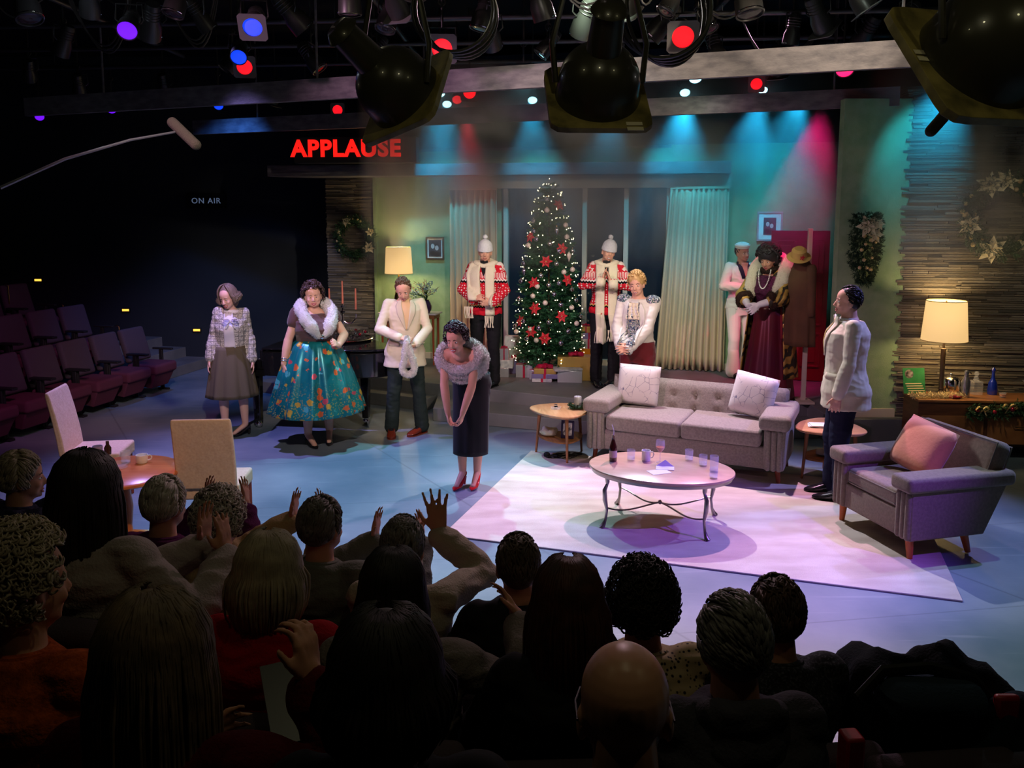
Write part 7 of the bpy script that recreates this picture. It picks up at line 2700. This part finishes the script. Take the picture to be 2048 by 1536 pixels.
def fixture(kind, loc, target, s=1.0, square=True, label='', lensr=.075, group=None):
    loc = Vector(loc)
    t = thing('stage_light', label, 'stage light', loc, 0, group)
    d = (Vector(target) - loc).normalized()
    R = d.to_track_quat('-Z', 'Y').to_matrix().to_4x4()
    r = lensr * s
    b = MB()
    b.lathe([(.001, .30 * s), (.05 * s, .30 * s), (.06 * s, .27 * s), (.06 * s, .16 * s), (r * 1.08, .10 * s), (r * 1.12, .0), (r * 1.02, .0), (r * .98, .02 * s), (.001, .03 * s)], 24, R, True, True)
    for k in range(4): b.torus(R @ Vector((0, 0, (.18 + .025 * k) * s)), .062 * s, .004 * s, 20, 5, Rm=R.to_3x3())
    b.build('lamp_housing', m_can, t)
    b = MB(); b.lathe([(.0005, .006 * s), (r * .6, .002 * s), (r, .010 * s)], 28, R, False, False)
    if EM[kind]:
        c, st = EM[kind]; m = mat('lens_' + kind, (.1, .1, .1), rough=.2, emis=c, estr=st)
    else: m = mat('lens_dark', (.03, .03, .035), rough=.05, spec=1)
    b.build('lens', m, t)
    if square:
        q = r * 1.45; N = 32; ri = []
        for zz, inn in ((-.004, 1), (-.004, 0), (.004, 0), (.004, 1), (-.004, 1)):
            ring = []
            for j in range(N):
                a = 2 * pi * (j + .5) / N
                if inn: ring.append(Vector((r * 1.0 * cos(a), r * 1.0 * sin(a), zz)))
                else:
                    mx = max(abs(cos(a)), abs(sin(a))); ring.append(Vector((q * cos(a) / mx, q * sin(a) / mx, zz)))
            ri.append(ring)
        b = MB(); b.rings(ri, R, False, False); b.build('gel_frame', m_frame, t, smooth=False)
    if kind == 'dark':
        b = MB(); b.torus(R @ Vector((0, 0, .012 * s)), r * 1.13, .004 * s, 28, 6, Rm=R.to_3x3(), arc=pi * 1.1); b.build('glint_rim', m_chrome, t)  # partial chrome arc added so the unlit housing catches a rim glint
    # yoke and clamp up to the pipe
    top = Vector((0, 0, 4.898 - loc.z))
    c = R @ Vector((0, 0, .14 * s)); sx = R.to_3x3() @ Vector((1, 0, 0)); sx.z = 0; sx = sx.normalized() if sx.length > .1 else Vector((1, 0, 0))
    b = MB(); w = r * 1.3
    b.tube([c + sx * w * .8, c + sx * w * 1.1 + Vector((0, 0, .03)), c + sx * w + Vector((0, 0, .15)), c - sx * w + Vector((0, 0, .15)), c - sx * w * 1.1 + Vector((0, 0, .03)), c - sx * w * .8], .007, 6)
    b.cone(c + Vector((0, 0, .15)), Vector((c.x, c.y, max(top.z, c.z + .2))), .012, .012, 8)
    b.torus(Vector((c.x, c.y, 4.32 - loc.z)), .03, .009, 14, 6, Rm=Matrix.Rotation(pi / 2, 3, 'X'))
    b.build('yoke', m_can, t)
    return t


lit = [('violet', 254, 62, 1.0, False, 'violet lit stage light at the far upper left'), ('blue', 505, 55, 1.0, True, 'upper blue lit stage light left of the first black scoop'),
       ('blue', 477, 115, .95, False, 'blue lit stage light directly above the red one at upper left'), ('red', 489, 134, 1.0, True, 'red gelled stage light just under a blue one at upper left'),
       ('violet', 79, 234, .85, False, 'leftmost violet stage light under the front beam'), ('violet', 223, 219, .85, False, 'violet stage light under the front beam, right of another violet one'),
       ('blue', 437, 212, .8, False, 'small blue stage light between the two beams'), ('red', 675, 220, .9, True, 'flat red stage light left of the applause sign end, under the front beam'),
       ('red', 884, 98, 1.2, True, 'large red gelled stage light with pale square frame, left of centre'), ('red', 1366, 74, 1.2, True, 'large red gelled stage light with pale square frame, right of centre'),
       ('red', 939, 185, 1.0, True, 'round red stage light facing the house under the front beam'), ('red', 914, 200, .8, False, 'half-hidden red stage light left of the round red one'),
       ('cyan', 880, 187, .8, False, 'topmost of the three bright cyan lights beside the first scoop'), ('cyan', 863, 202, .8, False, 'left lower of the three bright cyan lights beside the first scoop'), ('cyan', 894, 209, .8, False, 'right lower of the three bright cyan lights beside the first scoop'),
       ('cyan', 1047, 166, .85, False, 'upper cyan light left of the middle scoop'), ('cyan', 1065, 201, .8, False, 'lower cyan light left of the middle scoop'),
       ('cyan', 1391, 157, .9, False, 'upper of the two cyan lights above the right curtain'), ('cyan', 1370, 186, .8, False, 'lower of the two cyan lights above the right curtain'),
       ('red', 1513, 168, .85, True, 'red stage light above the door side of the set'), ('cyan', 1526, 181, .7, False, 'cyan light just under the red one above the door'),
       ('pink', 1690, 139, 1.15, False, 'hot pink stage light glowing in the haze at upper right'), ('cyan', 1672, 131, .8, False, 'cyan light tucked behind the hot pink one')]
for kind, x, y, s, sq, lb in lit:
    p = PZ(x, y, 3.88)
    tgt = Vector((p.x * .7, max(2.0, p.y - 4.5), 0.6)) if kind != 'cyan' else Vector((p.x * .85, p.y - 3.2, 0.5))
    if kind == 'red' and sq: tgt = Vector((p.x * .4, 1.5, 1.2))
    fixture(kind, p, tgt, s, sq, lb, group='lit coloured stage lights')
rn = random.Random(88)
dk = 0
spots_dark = [(300, 75), (420, 60), (450, 140), (540, 205), (180, 30), (610, 60), (700, 30), (770, 60), (730, 120), (800, 30), (960, 60), (1090, 40), (985, 95), (1080, 110), (1420, 60), (1500, 30), (1580, 90), (1650, 60), (1735, 20), (1710, 100), (1790, 60), (120, 110), (60, 160), (160, 190), (330, 190), (345, 30), (1250, 30), (1330, 25), (60, 40), (1440, 130), (1560, 150), (640, 140), (1160, 70), (1300, 75)]
grid_words = lambda x, y: f"{'far left' if x < 250 else 'left' if x < 600 else 'left of centre' if x < 950 else 'centre' if x < 1250 else 'right of centre' if x < 1550 else 'right'}, {'highest' if y < 45 else 'upper' if y < 90 else 'lower' if y < 140 else 'lowest'} rank"
from collections import defaultdict
seen = defaultdict(int)
for x, y in spots_dark:
    p = PZ(x, y, 3.95 + rn.uniform(-.05, .12))
    w = grid_words(x, y); seen[w] += 1
    o_ = ('', ', second of its cluster', ', third of its cluster', ', fourth of its cluster')[min(seen[w] - 1, 3)]
    fixture('dark', p, (p.x + rn.uniform(-3, 3), p.y + rn.uniform(-2, 3.5), 0.5), rn.uniform(.9, 1.25), rn.random() < .3, 'unlit black stage light in the rig, ' + w + o_, group='unlit stage lights')

# cable loops
ordn = ('leftmost', 'second from left', 'third from left', 'fourth from left', 'fifth from left', 'sixth from left', 'seventh from left', 'eighth from left', 'ninth from left', 'tenth from left', 'eleventh from left')
ordn += tuple(w.replace('left', 'right') for w in ordn[::-1])
for k in range(22):
    x = -4.4 + .41 * k; Y = rn.choice((3.6, 4.8, 6.0, 7.2, 8.4, 9.6)) - .08 * x; w = rn.uniform(.25, .9); sag = rn.uniform(.15, .5)
    b = MB()
    for q in range(rn.choice((1, 2, 3))):
        pts = [(x - w / 2 + w * s_ / 12 + .01 * q, Y + .012 * q + .1 * sin(pi * s_ / 12), 4.325 - (sag + .03 * q) * (1 - (s_ / 6 - 1) ** 2)) for s_ in range(13)]
        b.tube(pts, .008, 6)
    o = b.build('hanging_cable', mat('cable_rubber', (.03, .028, .025), rough=.4))
    tag(o, 'loop of black cable sagging from the lighting pipes, ' + ordn[k], 'cable', 'cable loops in the rig')
b = MB()
for q in range(4):
    b.torus(PY(905, 20, 4.3) + Vector((.01 * q, .02 * q, 0)), .20 + .008 * q, .009, 36, 6, Rm=Matrix.Rotation(pi / 2, 3, 'X') @ Matrix.Rotation(.2 * q, 3, 'Y'))
tag(b.build('cable_coil', mat('cable_rubber', (0, 0, 0))), 'coil of black cable hanging left of the middle scoop', 'cable')
b = MB()
for q in range(4):
    b.torus(PY(1325, 15, 3.9) + Vector((.01 * q, .02 * q, 0)), .22 + .008 * q, .009, 36, 6, Rm=Matrix.Rotation(pi / 2, 3, 'X') @ Matrix.Rotation(.2 * q, 3, 'Y'))
tag(b.build('cable_coil', mat('cable_rubber', (0, 0, 0))), 'coil of black cable hanging right of the middle scoop', 'cable')

# ------------------------------------------------------------------ big black scoop floods near the house
m_scoop = mat('scoop_black_enamel', (0.045, 0.042, 0.028), rough=.32, spec=.5, coat=.3)
m_scoopf = mat('worn_olive_frame', lin(100, 92, 54), rough=.5, spec=.4, col2=lin(170, 154, 92), nscale=9)


def scoop(label, x, y, Y, rpx, aim, roll, sticker=None, square=1.25):
    c = PY(x, y, Y); r = rpx / F_PX * Y
    t = thing('scoop_flood', label, 'stage light', c, 0, 'black scoop floods')
    R = Vector(aim).to_track_quat('-Z', 'Y').to_matrix().to_4x4() @ Matrix.Rotation(radians(roll), 4, 'Z')
    b = MB()
    prof = [(.001, r * 1.0)] + [(r * sin(a), r * cos(a)) for a in [pi / 2 * k / 12 for k in range(2, 13)]] + [(r * 1.02, -r * .25), (r * 1.05, -r * .45), (r * .98, -r * .45), (r * .9, 0), (.001, r * .6)]
    b.lathe(prof, 48, R); b.build('dome', m_scoop, t, angle=80)
    N = 48; q = r * square; ri = []
    for zz, inn in ((-.40, 1), (-.40, 0), (-.56, 0), (-.56, 1), (-.40, 1)):
        ring = []
        for j in range(N):
            a = 2 * pi * (j + .5) / N
            if inn: ring.append(Vector((r * cos(a), r * sin(a), zz * r)))
            else:
                mx = max(abs(cos(a)), abs(sin(a))); k_ = min(1, 1.30 * mx) ; ring.append(Vector((q * cos(a) / mx * k_, q * sin(a) / mx * k_, zz * r)))
        ri.append(ring)
    b = MB(); b.rings(ri, R, False, False); fr = b.build('gel_frame', m_scoopf, t, smooth=False, bevel=.002)
    if sticker:
        b = MB()
        for k in range(2): b.box((sticker[0] * q, sticker[1] * q - .03 * k, -.385 * r), (.062, .020, .002))

        b2 = MB(); b2.v = [tuple(R @ Vector(v)) for v in b.v]; b2.f = b.f; b2.mi = b.mi
        b2.build('sticker', mat('sticker_paper', lin(230, 220, 190), rough=.6), fr, smooth=False)
    # socket neck and yoke
    b = MB()
    b.cone(R @ Vector((0, 0, r * .85)), R @ Vector((0, 0, r * 1.9)), r * .42, r * .36, 24)
    b.cone(R @ Vector((0, 0, r * 1.9)), R @ Vector((0, 0, r * 2.1)), r * .44, r * .30, 24)
    b.build('socket_cap', m_scoop, t, angle=60)
    b = MB()
    sx = R.to_3x3() @ Vector((1, 0, 0)); sx.z = 0; sx.normalize()
    h = max(r * 2.3, .35)
    b.tube([sx * r * 1.06, sx * r * 1.15 + Vector((0, 0, h * .4)), sx * r * .8 + Vector((0, 0, h)), -sx * r * .8 + Vector((0, 0, h)), -sx * r * 1.15 + Vector((0, 0, h * .4)), -sx * r * 1.06], .012, 8, None, 1)
    b.cone((0, 0, h), (0, 0, max(h + .1, 4.85 - c.z)), .018, .018, 8)
    b.build('yoke', m_scoop, t)
    return t


scoop('black scoop flood hanging left of centre, tilted right over the applause sign', 790, 172, 3.5, 76, (0.62, 0.62, -0.62), 18)
scoop('black scoop flood hanging at centre with stickers on its square frame', 1198, 165, 3.3, 80, (-0.05, 0.75, -.80), 0, (0.62, -.88))
scoop('largest black scoop flood at the upper right corner, nearest the house', 1990, 86, 2.8, 122, (-0.25, 0.75, -0.62), 0, (-.86, .1))

# ------------------------------------------------------------------ boom microphones
m_wind = mat('grey_foam_windscreen', lin(50, 45, 32), rough=.95, bump=.8, bscale=160)
p0, p1 = PY(345, 245, 6.2), PY(392, 290, 6.0)
t = thing('boom_microphone', 'boom microphone in a grey foam windscreen on a long pole at left', 'microphone', p0)
b = MB(); b.capsule((0, 0, 0), p1 - p0, .038, .036, 20); b.build('foam_windscreen', m_wind, t)
b = MB(); q = [PY(0, 376, 5.2), PY(130, 318, 5.5), PY(260, 280, 5.85), PY(350, 264, 6.12)]
b.tube([v - p0 for v in q], [.011, .010, .009, .008], 8); b.build('boom_pole', mat('boom_metal', (.16, .16, .17), rough=.4, metal=.8), t)
p0, p1 = PY(1912, 205, 4.2), PY(1862, 262, 4.1)
t = thing('boom_microphone', 'boom microphone under the largest scoop flood at upper right', 'microphone', p0)
b = MB(); b.capsule((0, 0, 0), p1 - p0, .030, .028, 20); b.build('foam_windscreen', m_wind, t)
b = MB(); q = [PY(1925, 206, 4.2), PY(1990, 220, 4.0), PY(2060, 234, 3.8)]
b.tube([v - p0 for v in q], [.010, .011, .012], 8); b.build('boom_pole', mat('boom_metal', (0, 0, 0)), t)

# ------------------------------------------------------------------ haze in the air above the set
hz = bpy.data.materials.new('stage_haze'); hz.use_nodes = True
nt = hz.node_tree; nt.nodes.clear()
out_ = nt.nodes.new('ShaderNodeOutputMaterial'); vs = nt.nodes.new('ShaderNodeVolumeScatter')
vs.inputs['Color'].default_value = (.95, .97, 1, 1); vs.inputs['Anisotropy'].default_value = .25
tc = nt.nodes.new('ShaderNodeTexCoord'); mp = nt.nodes.new('ShaderNodeMapping'); mp.inputs['Scale'].default_value = (1, 1, .55)
nz = nt.nodes.new('ShaderNodeTexNoise'); nz.inputs['Scale'].default_value = 1.5; nz.inputs['Detail'].default_value = 3; nz.inputs['Distortion'].default_value = .9
nt.links.new(tc.outputs['Object'], mp.inputs[0]); nt.links.new(mp.outputs[0], nz.inputs['Vector'])
r1 = nt.nodes.new('ShaderNodeMapRange'); r1.inputs['From Min'].default_value = .38; r1.inputs['From Max'].default_value = .66; r1.inputs['To Min'].default_value = .06; r1.inputs['To Max'].default_value = 2.2
nt.links.new(nz.outputs['Fac'], r1.inputs['Value'])
sp = nt.nodes.new('ShaderNodeSeparateXYZ'); nt.links.new(tc.outputs['Object'], sp.inputs[0])
r2 = nt.nodes.new('ShaderNodeMapRange'); r2.inputs['From Min'].default_value = 1.7; r2.inputs['From Max'].default_value = 2.9; r2.inputs['To Min'].default_value = 0; r2.inputs['To Max'].default_value = HAZE
nt.links.new(sp.outputs[2], r2.inputs['Value'])
mu = nt.nodes.new('ShaderNodeMath'); mu.operation = 'MULTIPLY'; nt.links.new(r1.outputs[0], mu.inputs[0]); nt.links.new(r2.outputs[0], mu.inputs[1])
nt.links.new(mu.outputs[0], vs.inputs['Density']); nt.links.new(vs.outputs[0], out_.inputs['Volume'])
b = MB(); b.prism([(-1.7, 9.35), (3.6, 9.35), (3.6, 7.7), (6.6, 7.7), (6.6, 12.4), (-1.7, 12.4)], 1.7, 4.1)
o = b.build('haze', hz, smooth=False); tag(o, 'thin theatrical haze drifting in the light beams above the set', 'haze', kind='stuff')

# ------------------------------------------------------------------ audience tiers
for lb, poly, z in (('low carpeted riser under the second row of the audience', [(-1.9, 1.78), (2.4, 1.78), (2.4, 2.30), (.30, 2.30), (.28, 2.60), (-.02, 2.62), (-.05, 2.86), (-1.0, 2.9), (-1.0, 2.3), (-1.9, 2.2)], .2),
                    ('higher carpeted riser under the third row of the audience', [(-3, -.5), (3, -.5), (3, 1.77), (-.95, 1.77), (-.95, 2.12), (-3, 2.12)], .45),
                    ('carpeted riser at the left of the audience', [(-3, 2.2), (-1.06, 2.2), (-1.06, 3.0), (-3, 3.0)], .4)):
    b = MB(); b.prism(poly, .001, z); tag(b.build('audience_riser', mat('dark_carpet', (.02, .02, .022), rough=1, spec=.05), smooth=False), lb, 'riser')

m_askin = mat('skin_house', lin(196, 140, 112), rough=.6, spec=.3)
HS = {}


def seat_for(p, rz, label, m=None):
    s = copy_tree(seat0)
    s.location = p; s.rotation_euler = (0, 0, rz + pi)
    s['label'] = label; s['group'] = 'audience seats'
    s.location = Vector(p) + Matrix.Rotation(rz, 3, 'Z') @ Vector((0, .03, 0))
    return s


def guest(label, seatlabel, px, py, tier, yaw=0, hair=None, top=None, arms=None, head=(0, 0, 0), H=1.68, girth=1.08, style='short', vol=1.0, n=800, lr=.62, length=.05, lean=2, hs=1.0,
          legs=None, trouser=None, seed=0, vox=.008, skin=None, face=False, sleeve_end='wrist', hoodie=False, dz=0.0, fold=1.6):
    zc = tier + 1.19 * (H / 1.68) + dz
    p = PZ(px, py, zc)
    root = thing('person', label, 'person', (p.x, p.y - .02, tier + .001), radians(yaw))
    hipz = .50 * 1 + dz
    B = Body(H, lean=lean, sit=True, hipz=hipz, head=head, girth=girth, shoulder=.185,
             arms=arms or [dict(w=(-.16, .32, .62), pole=(-1, -.3, -.6)), dict(w=(.16, .32, .62), pole=(1, -.3, -.6))],
             legs=legs or [dict(f=(-.12, .44), pole=(0, 1, 1)), dict(f=(.12, .44), pole=(0, 1, 1))])
    skin_body(B, root, skin or m_askin, vox, hand_scale=hs)
    if face: B.face_parts(root, m_lip, .2)
    b = MB(); B.torso(b, .016, -.11, .10)
    for i in (0, 1): B.leg(b, i, .016, .01)
    b.build('trousers', trouser or m_navy, root, remesh=.012, smooth_it=2)
    garment(B, root, 'top', top, .024, -.05, .56, sleeve_end, vox=.010, cuff=.008, fold=fold, sex=.018)
    if hoodie:
        b = MB(); c = B.nb
        b.torus(c + Vector((0, -.035, -.005)), .085, .034, 24, 10, Rm=Matrix.Rotation(-.5, 3, 'X')); b.ell(c + Vector((0, -.105, -.05)), (.095, .045, .06))
        b.build('hood', top, root, remesh=.01, smooth_it=4, disp=lambda me: folds(me, 1.5))
    else:
        b = MB(); b.torus(B.nb + Vector((0, 0, .0)), .070 * B.k, .015, 24, 8, Rm=Matrix.Rotation(-.2, 3, 'X')); b.build('collar', top, root)
    shoes(B, root, m_blacksh, 0, 'dress')
    if hair: hair_locks(B, root, hair, style, seed, vol, n, length=length, lr=lr)
    seat_for((p.x, p.y - .02, tier + .0005), radians(yaw), seatlabel)
    return B, root


def clap(side=0.0, up=.20, fwd=.34, gap=.10, spread=.22, zb=.93):
    """both forearms raised, palms facing"""
    return [dict(w=(side - gap, fwd, zb + up), pole=(-1, 0, -1), dir=(.10, .25, 1), palm=(1, 0, 0), curl=.12, spread=spread, thumb=.9), dict(w=(side + gap, fwd, zb + up), pole=(1, 0, -1), dir=(-.10, .25, 1), palm=(-1, 0, 0), curl=.12, spread=spread, thumb=.9)]


hg = lambda n, a, b_: mat(n, lin(*a), rough=.55, spec=.4, col2=lin(*b_), nscale=22)
h_white, h_grey, h_blond, h_dk, h_aub = hg('hair_white', (200, 192, 180), (160, 150, 140)), hg('hair_grey', (120, 116, 112), (84, 80, 78)), hg('hair_ash_blond', (176, 160, 134), (140, 126, 106)), hg('hair_dark', (38, 30, 28), (24, 20, 20)), hg('hair_auburn', (84, 46, 34), (54, 30, 26))
cl = lambda n, a, b_=None, ns=30: mat(n, lin(*a), rough=.92, spec=.12, col2=lin(*b_) if b_ else None, nscale=ns, bump=.4, bscale=120)
# front row
guest('audience woman with short ash blond hair in profile at the far left', 'seat of the woman in profile at the far left', 32, 948, 0, -22, h_blond, cl('navy_sparkle', (34, 32, 54), (70, 66, 96)), clap(0, .02, .30), (-38, 0, 0), style='short', vol=1.08, seed=1, face=True)
guest('audience member with soft white hair clapping in front of the cream chair', 'seat in front of the cream chair seen from behind', 322, 1003, 0, -4, h_white, cl('plum_knit', (84, 30, 74)), clap(.13, .10, .38), (-14, -4, 0), style='short', vol=1.05, seed=2)
guest('audience member with curly white hair and a tan shirt clapping', 'seat of the curly white-haired guest in tan', 432, 1036, 0, -6, h_white, cl('tan_cotton', (168, 142, 104)), clap(.26, .12, .36, .07), (-4, -4, 0), style='curly', vol=1.10, seed=3, n=800)
guest('audience member with short dark grey hair and grey-green jacket, palms apart', 'seat of the guest in the grey-green jacket', 636, 1046, 0, -10, h_grey, cl('greygreen_wool', (104, 106, 96)), clap(.22, .05, .36, .11), (-16, -2, 0), style='short', vol=1.02, seed=4)
guest('audience member with thin grey hair and beige sweater, one hand raised high', 'seat of the guest with a raised hand', 802, 1090, 0, -4, h_grey, cl('beige_fleece', (170, 158, 140)),
      [dict(w=(-.02, .36, .98), pole=(-1, 0, -1), dir=(.1, .3, 1), palm=(1, 0, 0)), dict(w=(.10, .30, 1.13), pole=(1.2, 0, -.8), dir=(-.12, .15, 1), palm=(.1, 1, 0), curl=.08, spread=.20, thumb=1.0)], (0, -6, 0), style='short', vol=.99, seed=5, hs=1.15)
guest('audience man with close-cropped grey-brown hair in a black top', 'seat of the cropped-haired man in black', 1037, 1122, 0, 4, hg('hair_cropped', (92, 76, 66), (70, 58, 50)), m_blackcl, None, (2, 2, 0), style='short', vol=.96, seed=6, lr=.5, n=500)
guest('audience woman with tight black curls in a leopard print blouse', 'seat of the woman in leopard print', 1288, 1205, 0, 4, h_dk, mat('leopard_print', lin(176, 156, 124), rough=.9), None, (0, -4, 0), style='curly', vol=1.20, seed=7, n=1100, girth=1.2)
_n = NT(MATS['leopard_print']); _v = _n.mapv()
_n.base(_n.ramp(_n.math('ADD', _n.voro(_v, 60), _n.math('MULTIPLY', _n.noise(_v, 40), .3)), [(.38, lin(30, 20, 18)), (.5, lin(182, 160, 124))]))
guest('audience man with short brown hair in a dark flecked sweater at the right', 'seat of the brown-haired man at the right', 1560, 1222, 0, 6, hg('hair_warm_brown', (84, 60, 48), (52, 38, 32)), mat('flecked_knit', lin(22, 22, 26), rough=.95, col2=lin(80, 80, 88), nscale=120, ncontrast=(.5, .7)), None, (-8, -2, 0), style='short', vol=1.03, seed=8, lr=.5, n=520)
# second row
guest('audience woman with long dark hair in a grey sweater clapping at the left', 'seat of the long-haired woman at the left', 168, 975, .4, -12, h_dk, cl('grey_knit', (160, 148, 144)), [dict(w=(.25, .26, .92), pole=(1, 0, -1), dir=(0, .1, 1), palm=(1, 0, 0), curl=.15), dict(w=(.34, .24, .90), pole=(1, 0, -1), dir=(-.1, .1, 1), palm=(-1, 0, 0), curl=.15)], (-10, 0, 0), style='long', vol=1.12, length=.05, seed=9, girth=1.15)
guest('audience woman with straight ash blond bob and fuzzy red sweater', 'seat of the woman in the red sweater', 530, 1142, .2, -6, h_blond, cl('red_mohair', (168, 22, 30)), None, (-8, -4, 0), style='bob', vol=1.10, seed=10, length=.042, n=480, lr=.5)
guest('audience woman with long straight dark hair and grey hooded sweater', 'seat of the woman in the grey hooded sweater', 782, 1178, .2, -2, h_dk, cl('grey_hoodie', (122, 112, 108)), [dict(w=(-.10, .34, .75), pole=(-1, 0, -1)), dict(w=(.36, .30, .95), pole=(1, -.4, -.8), dir=(-.5, .5, .7), palm=(-1, 0, 0))], (0, -4, 0), style='long', vol=1.06, length=.055, seed=11, n=480, lr=.5, hoodie=True, girth=1.15)
guest('audience woman with dark auburn shoulder-length hair in black', 'seat of the auburn-haired woman', 1138, 1205, .2, 2, h_aub, m_blackcl, None, (-4, -6, 0), style='bob', vol=1.12, length=.065, seed=12, n=480, lr=.5)
B_, r_ = guest('audience man with thick grey hair and charcoal hooded shirt, knee raised', 'seat of the grey-haired man in charcoal', 1474, 1282, .2, 4, h_grey, cl('charcoal_jersey', (66, 64, 72)), None, (2, -4, 0), style='side', vol=1.08, seed=13, n=520, lr=.5, hoodie=True, girth=1.22,
               legs=[dict(f=(-.12, .44), pole=(0, 1, 1)), dict(f=(.42, .52), z=.22, pole=(.3, .8, 1.2))], trouser=mat('brown_corduroy', lin(104, 76, 58), rough=.9))
# third row
guest('audience member with curly ash hair and orange ribbed sweater at the left edge', 'seat of the guest in the orange sweater', 22, 1160, .45, -14, h_blond, cl('orange_rib', (186, 84, 34), (150, 62, 26), 60), None, (-20, 0, 0), style='curly', vol=1.10, seed=14, n=1100, girth=1.2, vox=.007)
guest('audience woman with long ash blond hair in dark red, hand beside her face', 'seat of the long blond-haired woman', 302, 1305, .45, -8, hg('hair_dark_blond', (128, 106, 82), (84, 68, 54)), cl('dark_red_cloth', (84, 18, 24)), [dict(w=(-.12, .3, .8), pole=(-1, 0, -1)), dict(w=(.24, .18, 1.05), pole=(1, 0, -1), dir=(-.2, .2, 1), palm=(-1, .2, 0), curl=.8)], (-8, 0, 0), style='long', vol=1.14, length=.06, seed=15, n=560, lr=.45, vox=.007)
guest('audience member with smooth round dark hair in the nearest row, centre left', 'seat of the round-haired guest in the nearest row', 770, 1352, .45, 0, h_dk, m_blackcl, None, (0, 0, 0), style='bob', vol=1.16, length=.03, seed=16, n=560, lr=.45, vox=.007)
B_, r_ = guest('bald audience man in the nearest row wearing glasses', 'seat of the bald man', 1255, 1412, .45, 2, None, cl('dark_shirt', (40, 38, 44)), None, (-4, -2, 0), seed=17, vox=.005, skin=mat('skin_bald', lin(206, 150, 122), rough=.38, spec=.5), girth=1.1)
b = MB()
for sx in (-1, 1): b.tube([(sx * .082, -.02, .118), (sx * .083, .04, .120), (sx * .072, .088, .12)], .0022, 6, B_.headM)
for sx in (-1, 1): b.torus(B_.headM @ Vector((sx * .032, .098, .115)), .024, .0018, 20, 5, Rm=Matrix.Rotation(pi / 2, 3, 'X'))
b.build('glasses', m_dark, r_)

# programmes
for lb, x, y, z, sz_, rz_, col in (('programme with a bright blue stripe held in the lap at lower left', 590, 1398, 1.16, (.15, .22), .45, (20, 40, 230)), ('dark programme held up by the long-haired woman at left', 335, 1150, 1.0, (.15, .21), -.5, (90, 60, 40)), ('dark programme behind the bald man', 1200, 1300, 1.05, (.16, .22), .6, (50, 30, 34))):
    p = PZ(x, y, z)
    t = thing('programme', lb, 'booklet', p); t.rotation_euler = (radians(35), 0, rz_)
    b = MB(); b.box((0, 0, 0), (sz_[0], sz_[1], .004)); cv = b.build('cover', mat('dark_cover', (.02, .018, .022), rough=.35), t)
    b = MB(); b.box((.035 if col[2] > 200 else 0, 0, .0028), (sz_[0] * .22, sz_[1] * .98, .001)); b.build('stripe', mat('cover_stripe_%d' % x, lin(*col), rough=.35), cv, smooth=False)

# empty seats with coats at lower right
m_redseat = mat('bright_red_trim', lin(150, 26, 34), rough=.4)
for lb, x, y, tier in (('front row seat with a dark coat thrown over it at the right', 1800, 1440, .0), ('empty front row seat at the right edge', 1985, 1440, .0)):
    p = PZ(x, y, tier + .85); s = seat_for((p.x, p.y, tier + .0005), 0.1, lb)
def drapecoat(label, x, y, z, size, seed, m):
    p = PZ(x, y, z)
    b = MB(); b.ell((0, 0, 0), size, n=40, m=26)
    def dd(me):
        displace(me, lambda c: mnoise.noise(Vector((c.x * 5 + seed, c.y * 5, c.z * 5))) * .10 + mnoise.noise(Vector((c.x * 14 + seed, c.y * 14, c.z * 10))) * .035)
    return tag(b.build('folded_coat', m, disp=dd, loc=p, angle=180), label, 'coat')
drapecoat('dark coat heaped on the front row seat at the right', 1850, 1420, .80, (.34, .18, .20), 3, cl('black_coat', (20, 20, 24)))
drapecoat('dark blue coat heaped beside the black coat at the right edge', 2010, 1500, .80, (.22, .16, .18), 8, cl('blue_coat', (26, 34, 44)))
t = thing('backpack', 'dark slate backpack with a carrying strap on top of the coats', 'bag', PZ(1862, 1395, .98))
b = MB(); slab(b, (0, 0, 0), (.30, .16, .12), .05); b.build('bag_body', cl('slate_nylon', (48, 60, 74)), t, disp=lambda me: folds(me, 2))
b = MB(); b.tube([(-.22, .0, .0), (-.14, .02, .075), (0, .02, .085), (.12, 0, .06), (.17, 0, .0)], .012, 8, None, 1.8); b.build('strap', m_dark, t)
for lb, x, y in (('left red seat top at the right edge of the front row', 1924, 1412), ('right red seat top at the right edge of the front row', 2012, 1420)):
    b = MB(); b.box((0, 0, 0), (.075, .03, .10)); tag(b.build('seat_back_top', m_redseat, None, bevel=.012, loc=PZ(x, y, .95)), lb, 'seat')
b = MB(); b.box((0, 0, -.15), (.055, .06, .40)); tag(b.build('armrest_post', m_redseat, None, bevel=.008, loc=PZ(1702, 1500, .95), rz=.1), 'red padded armrest end standing in the aisle at lower right', 'armrest')

bpy.data.scenes.remove(BENCH)
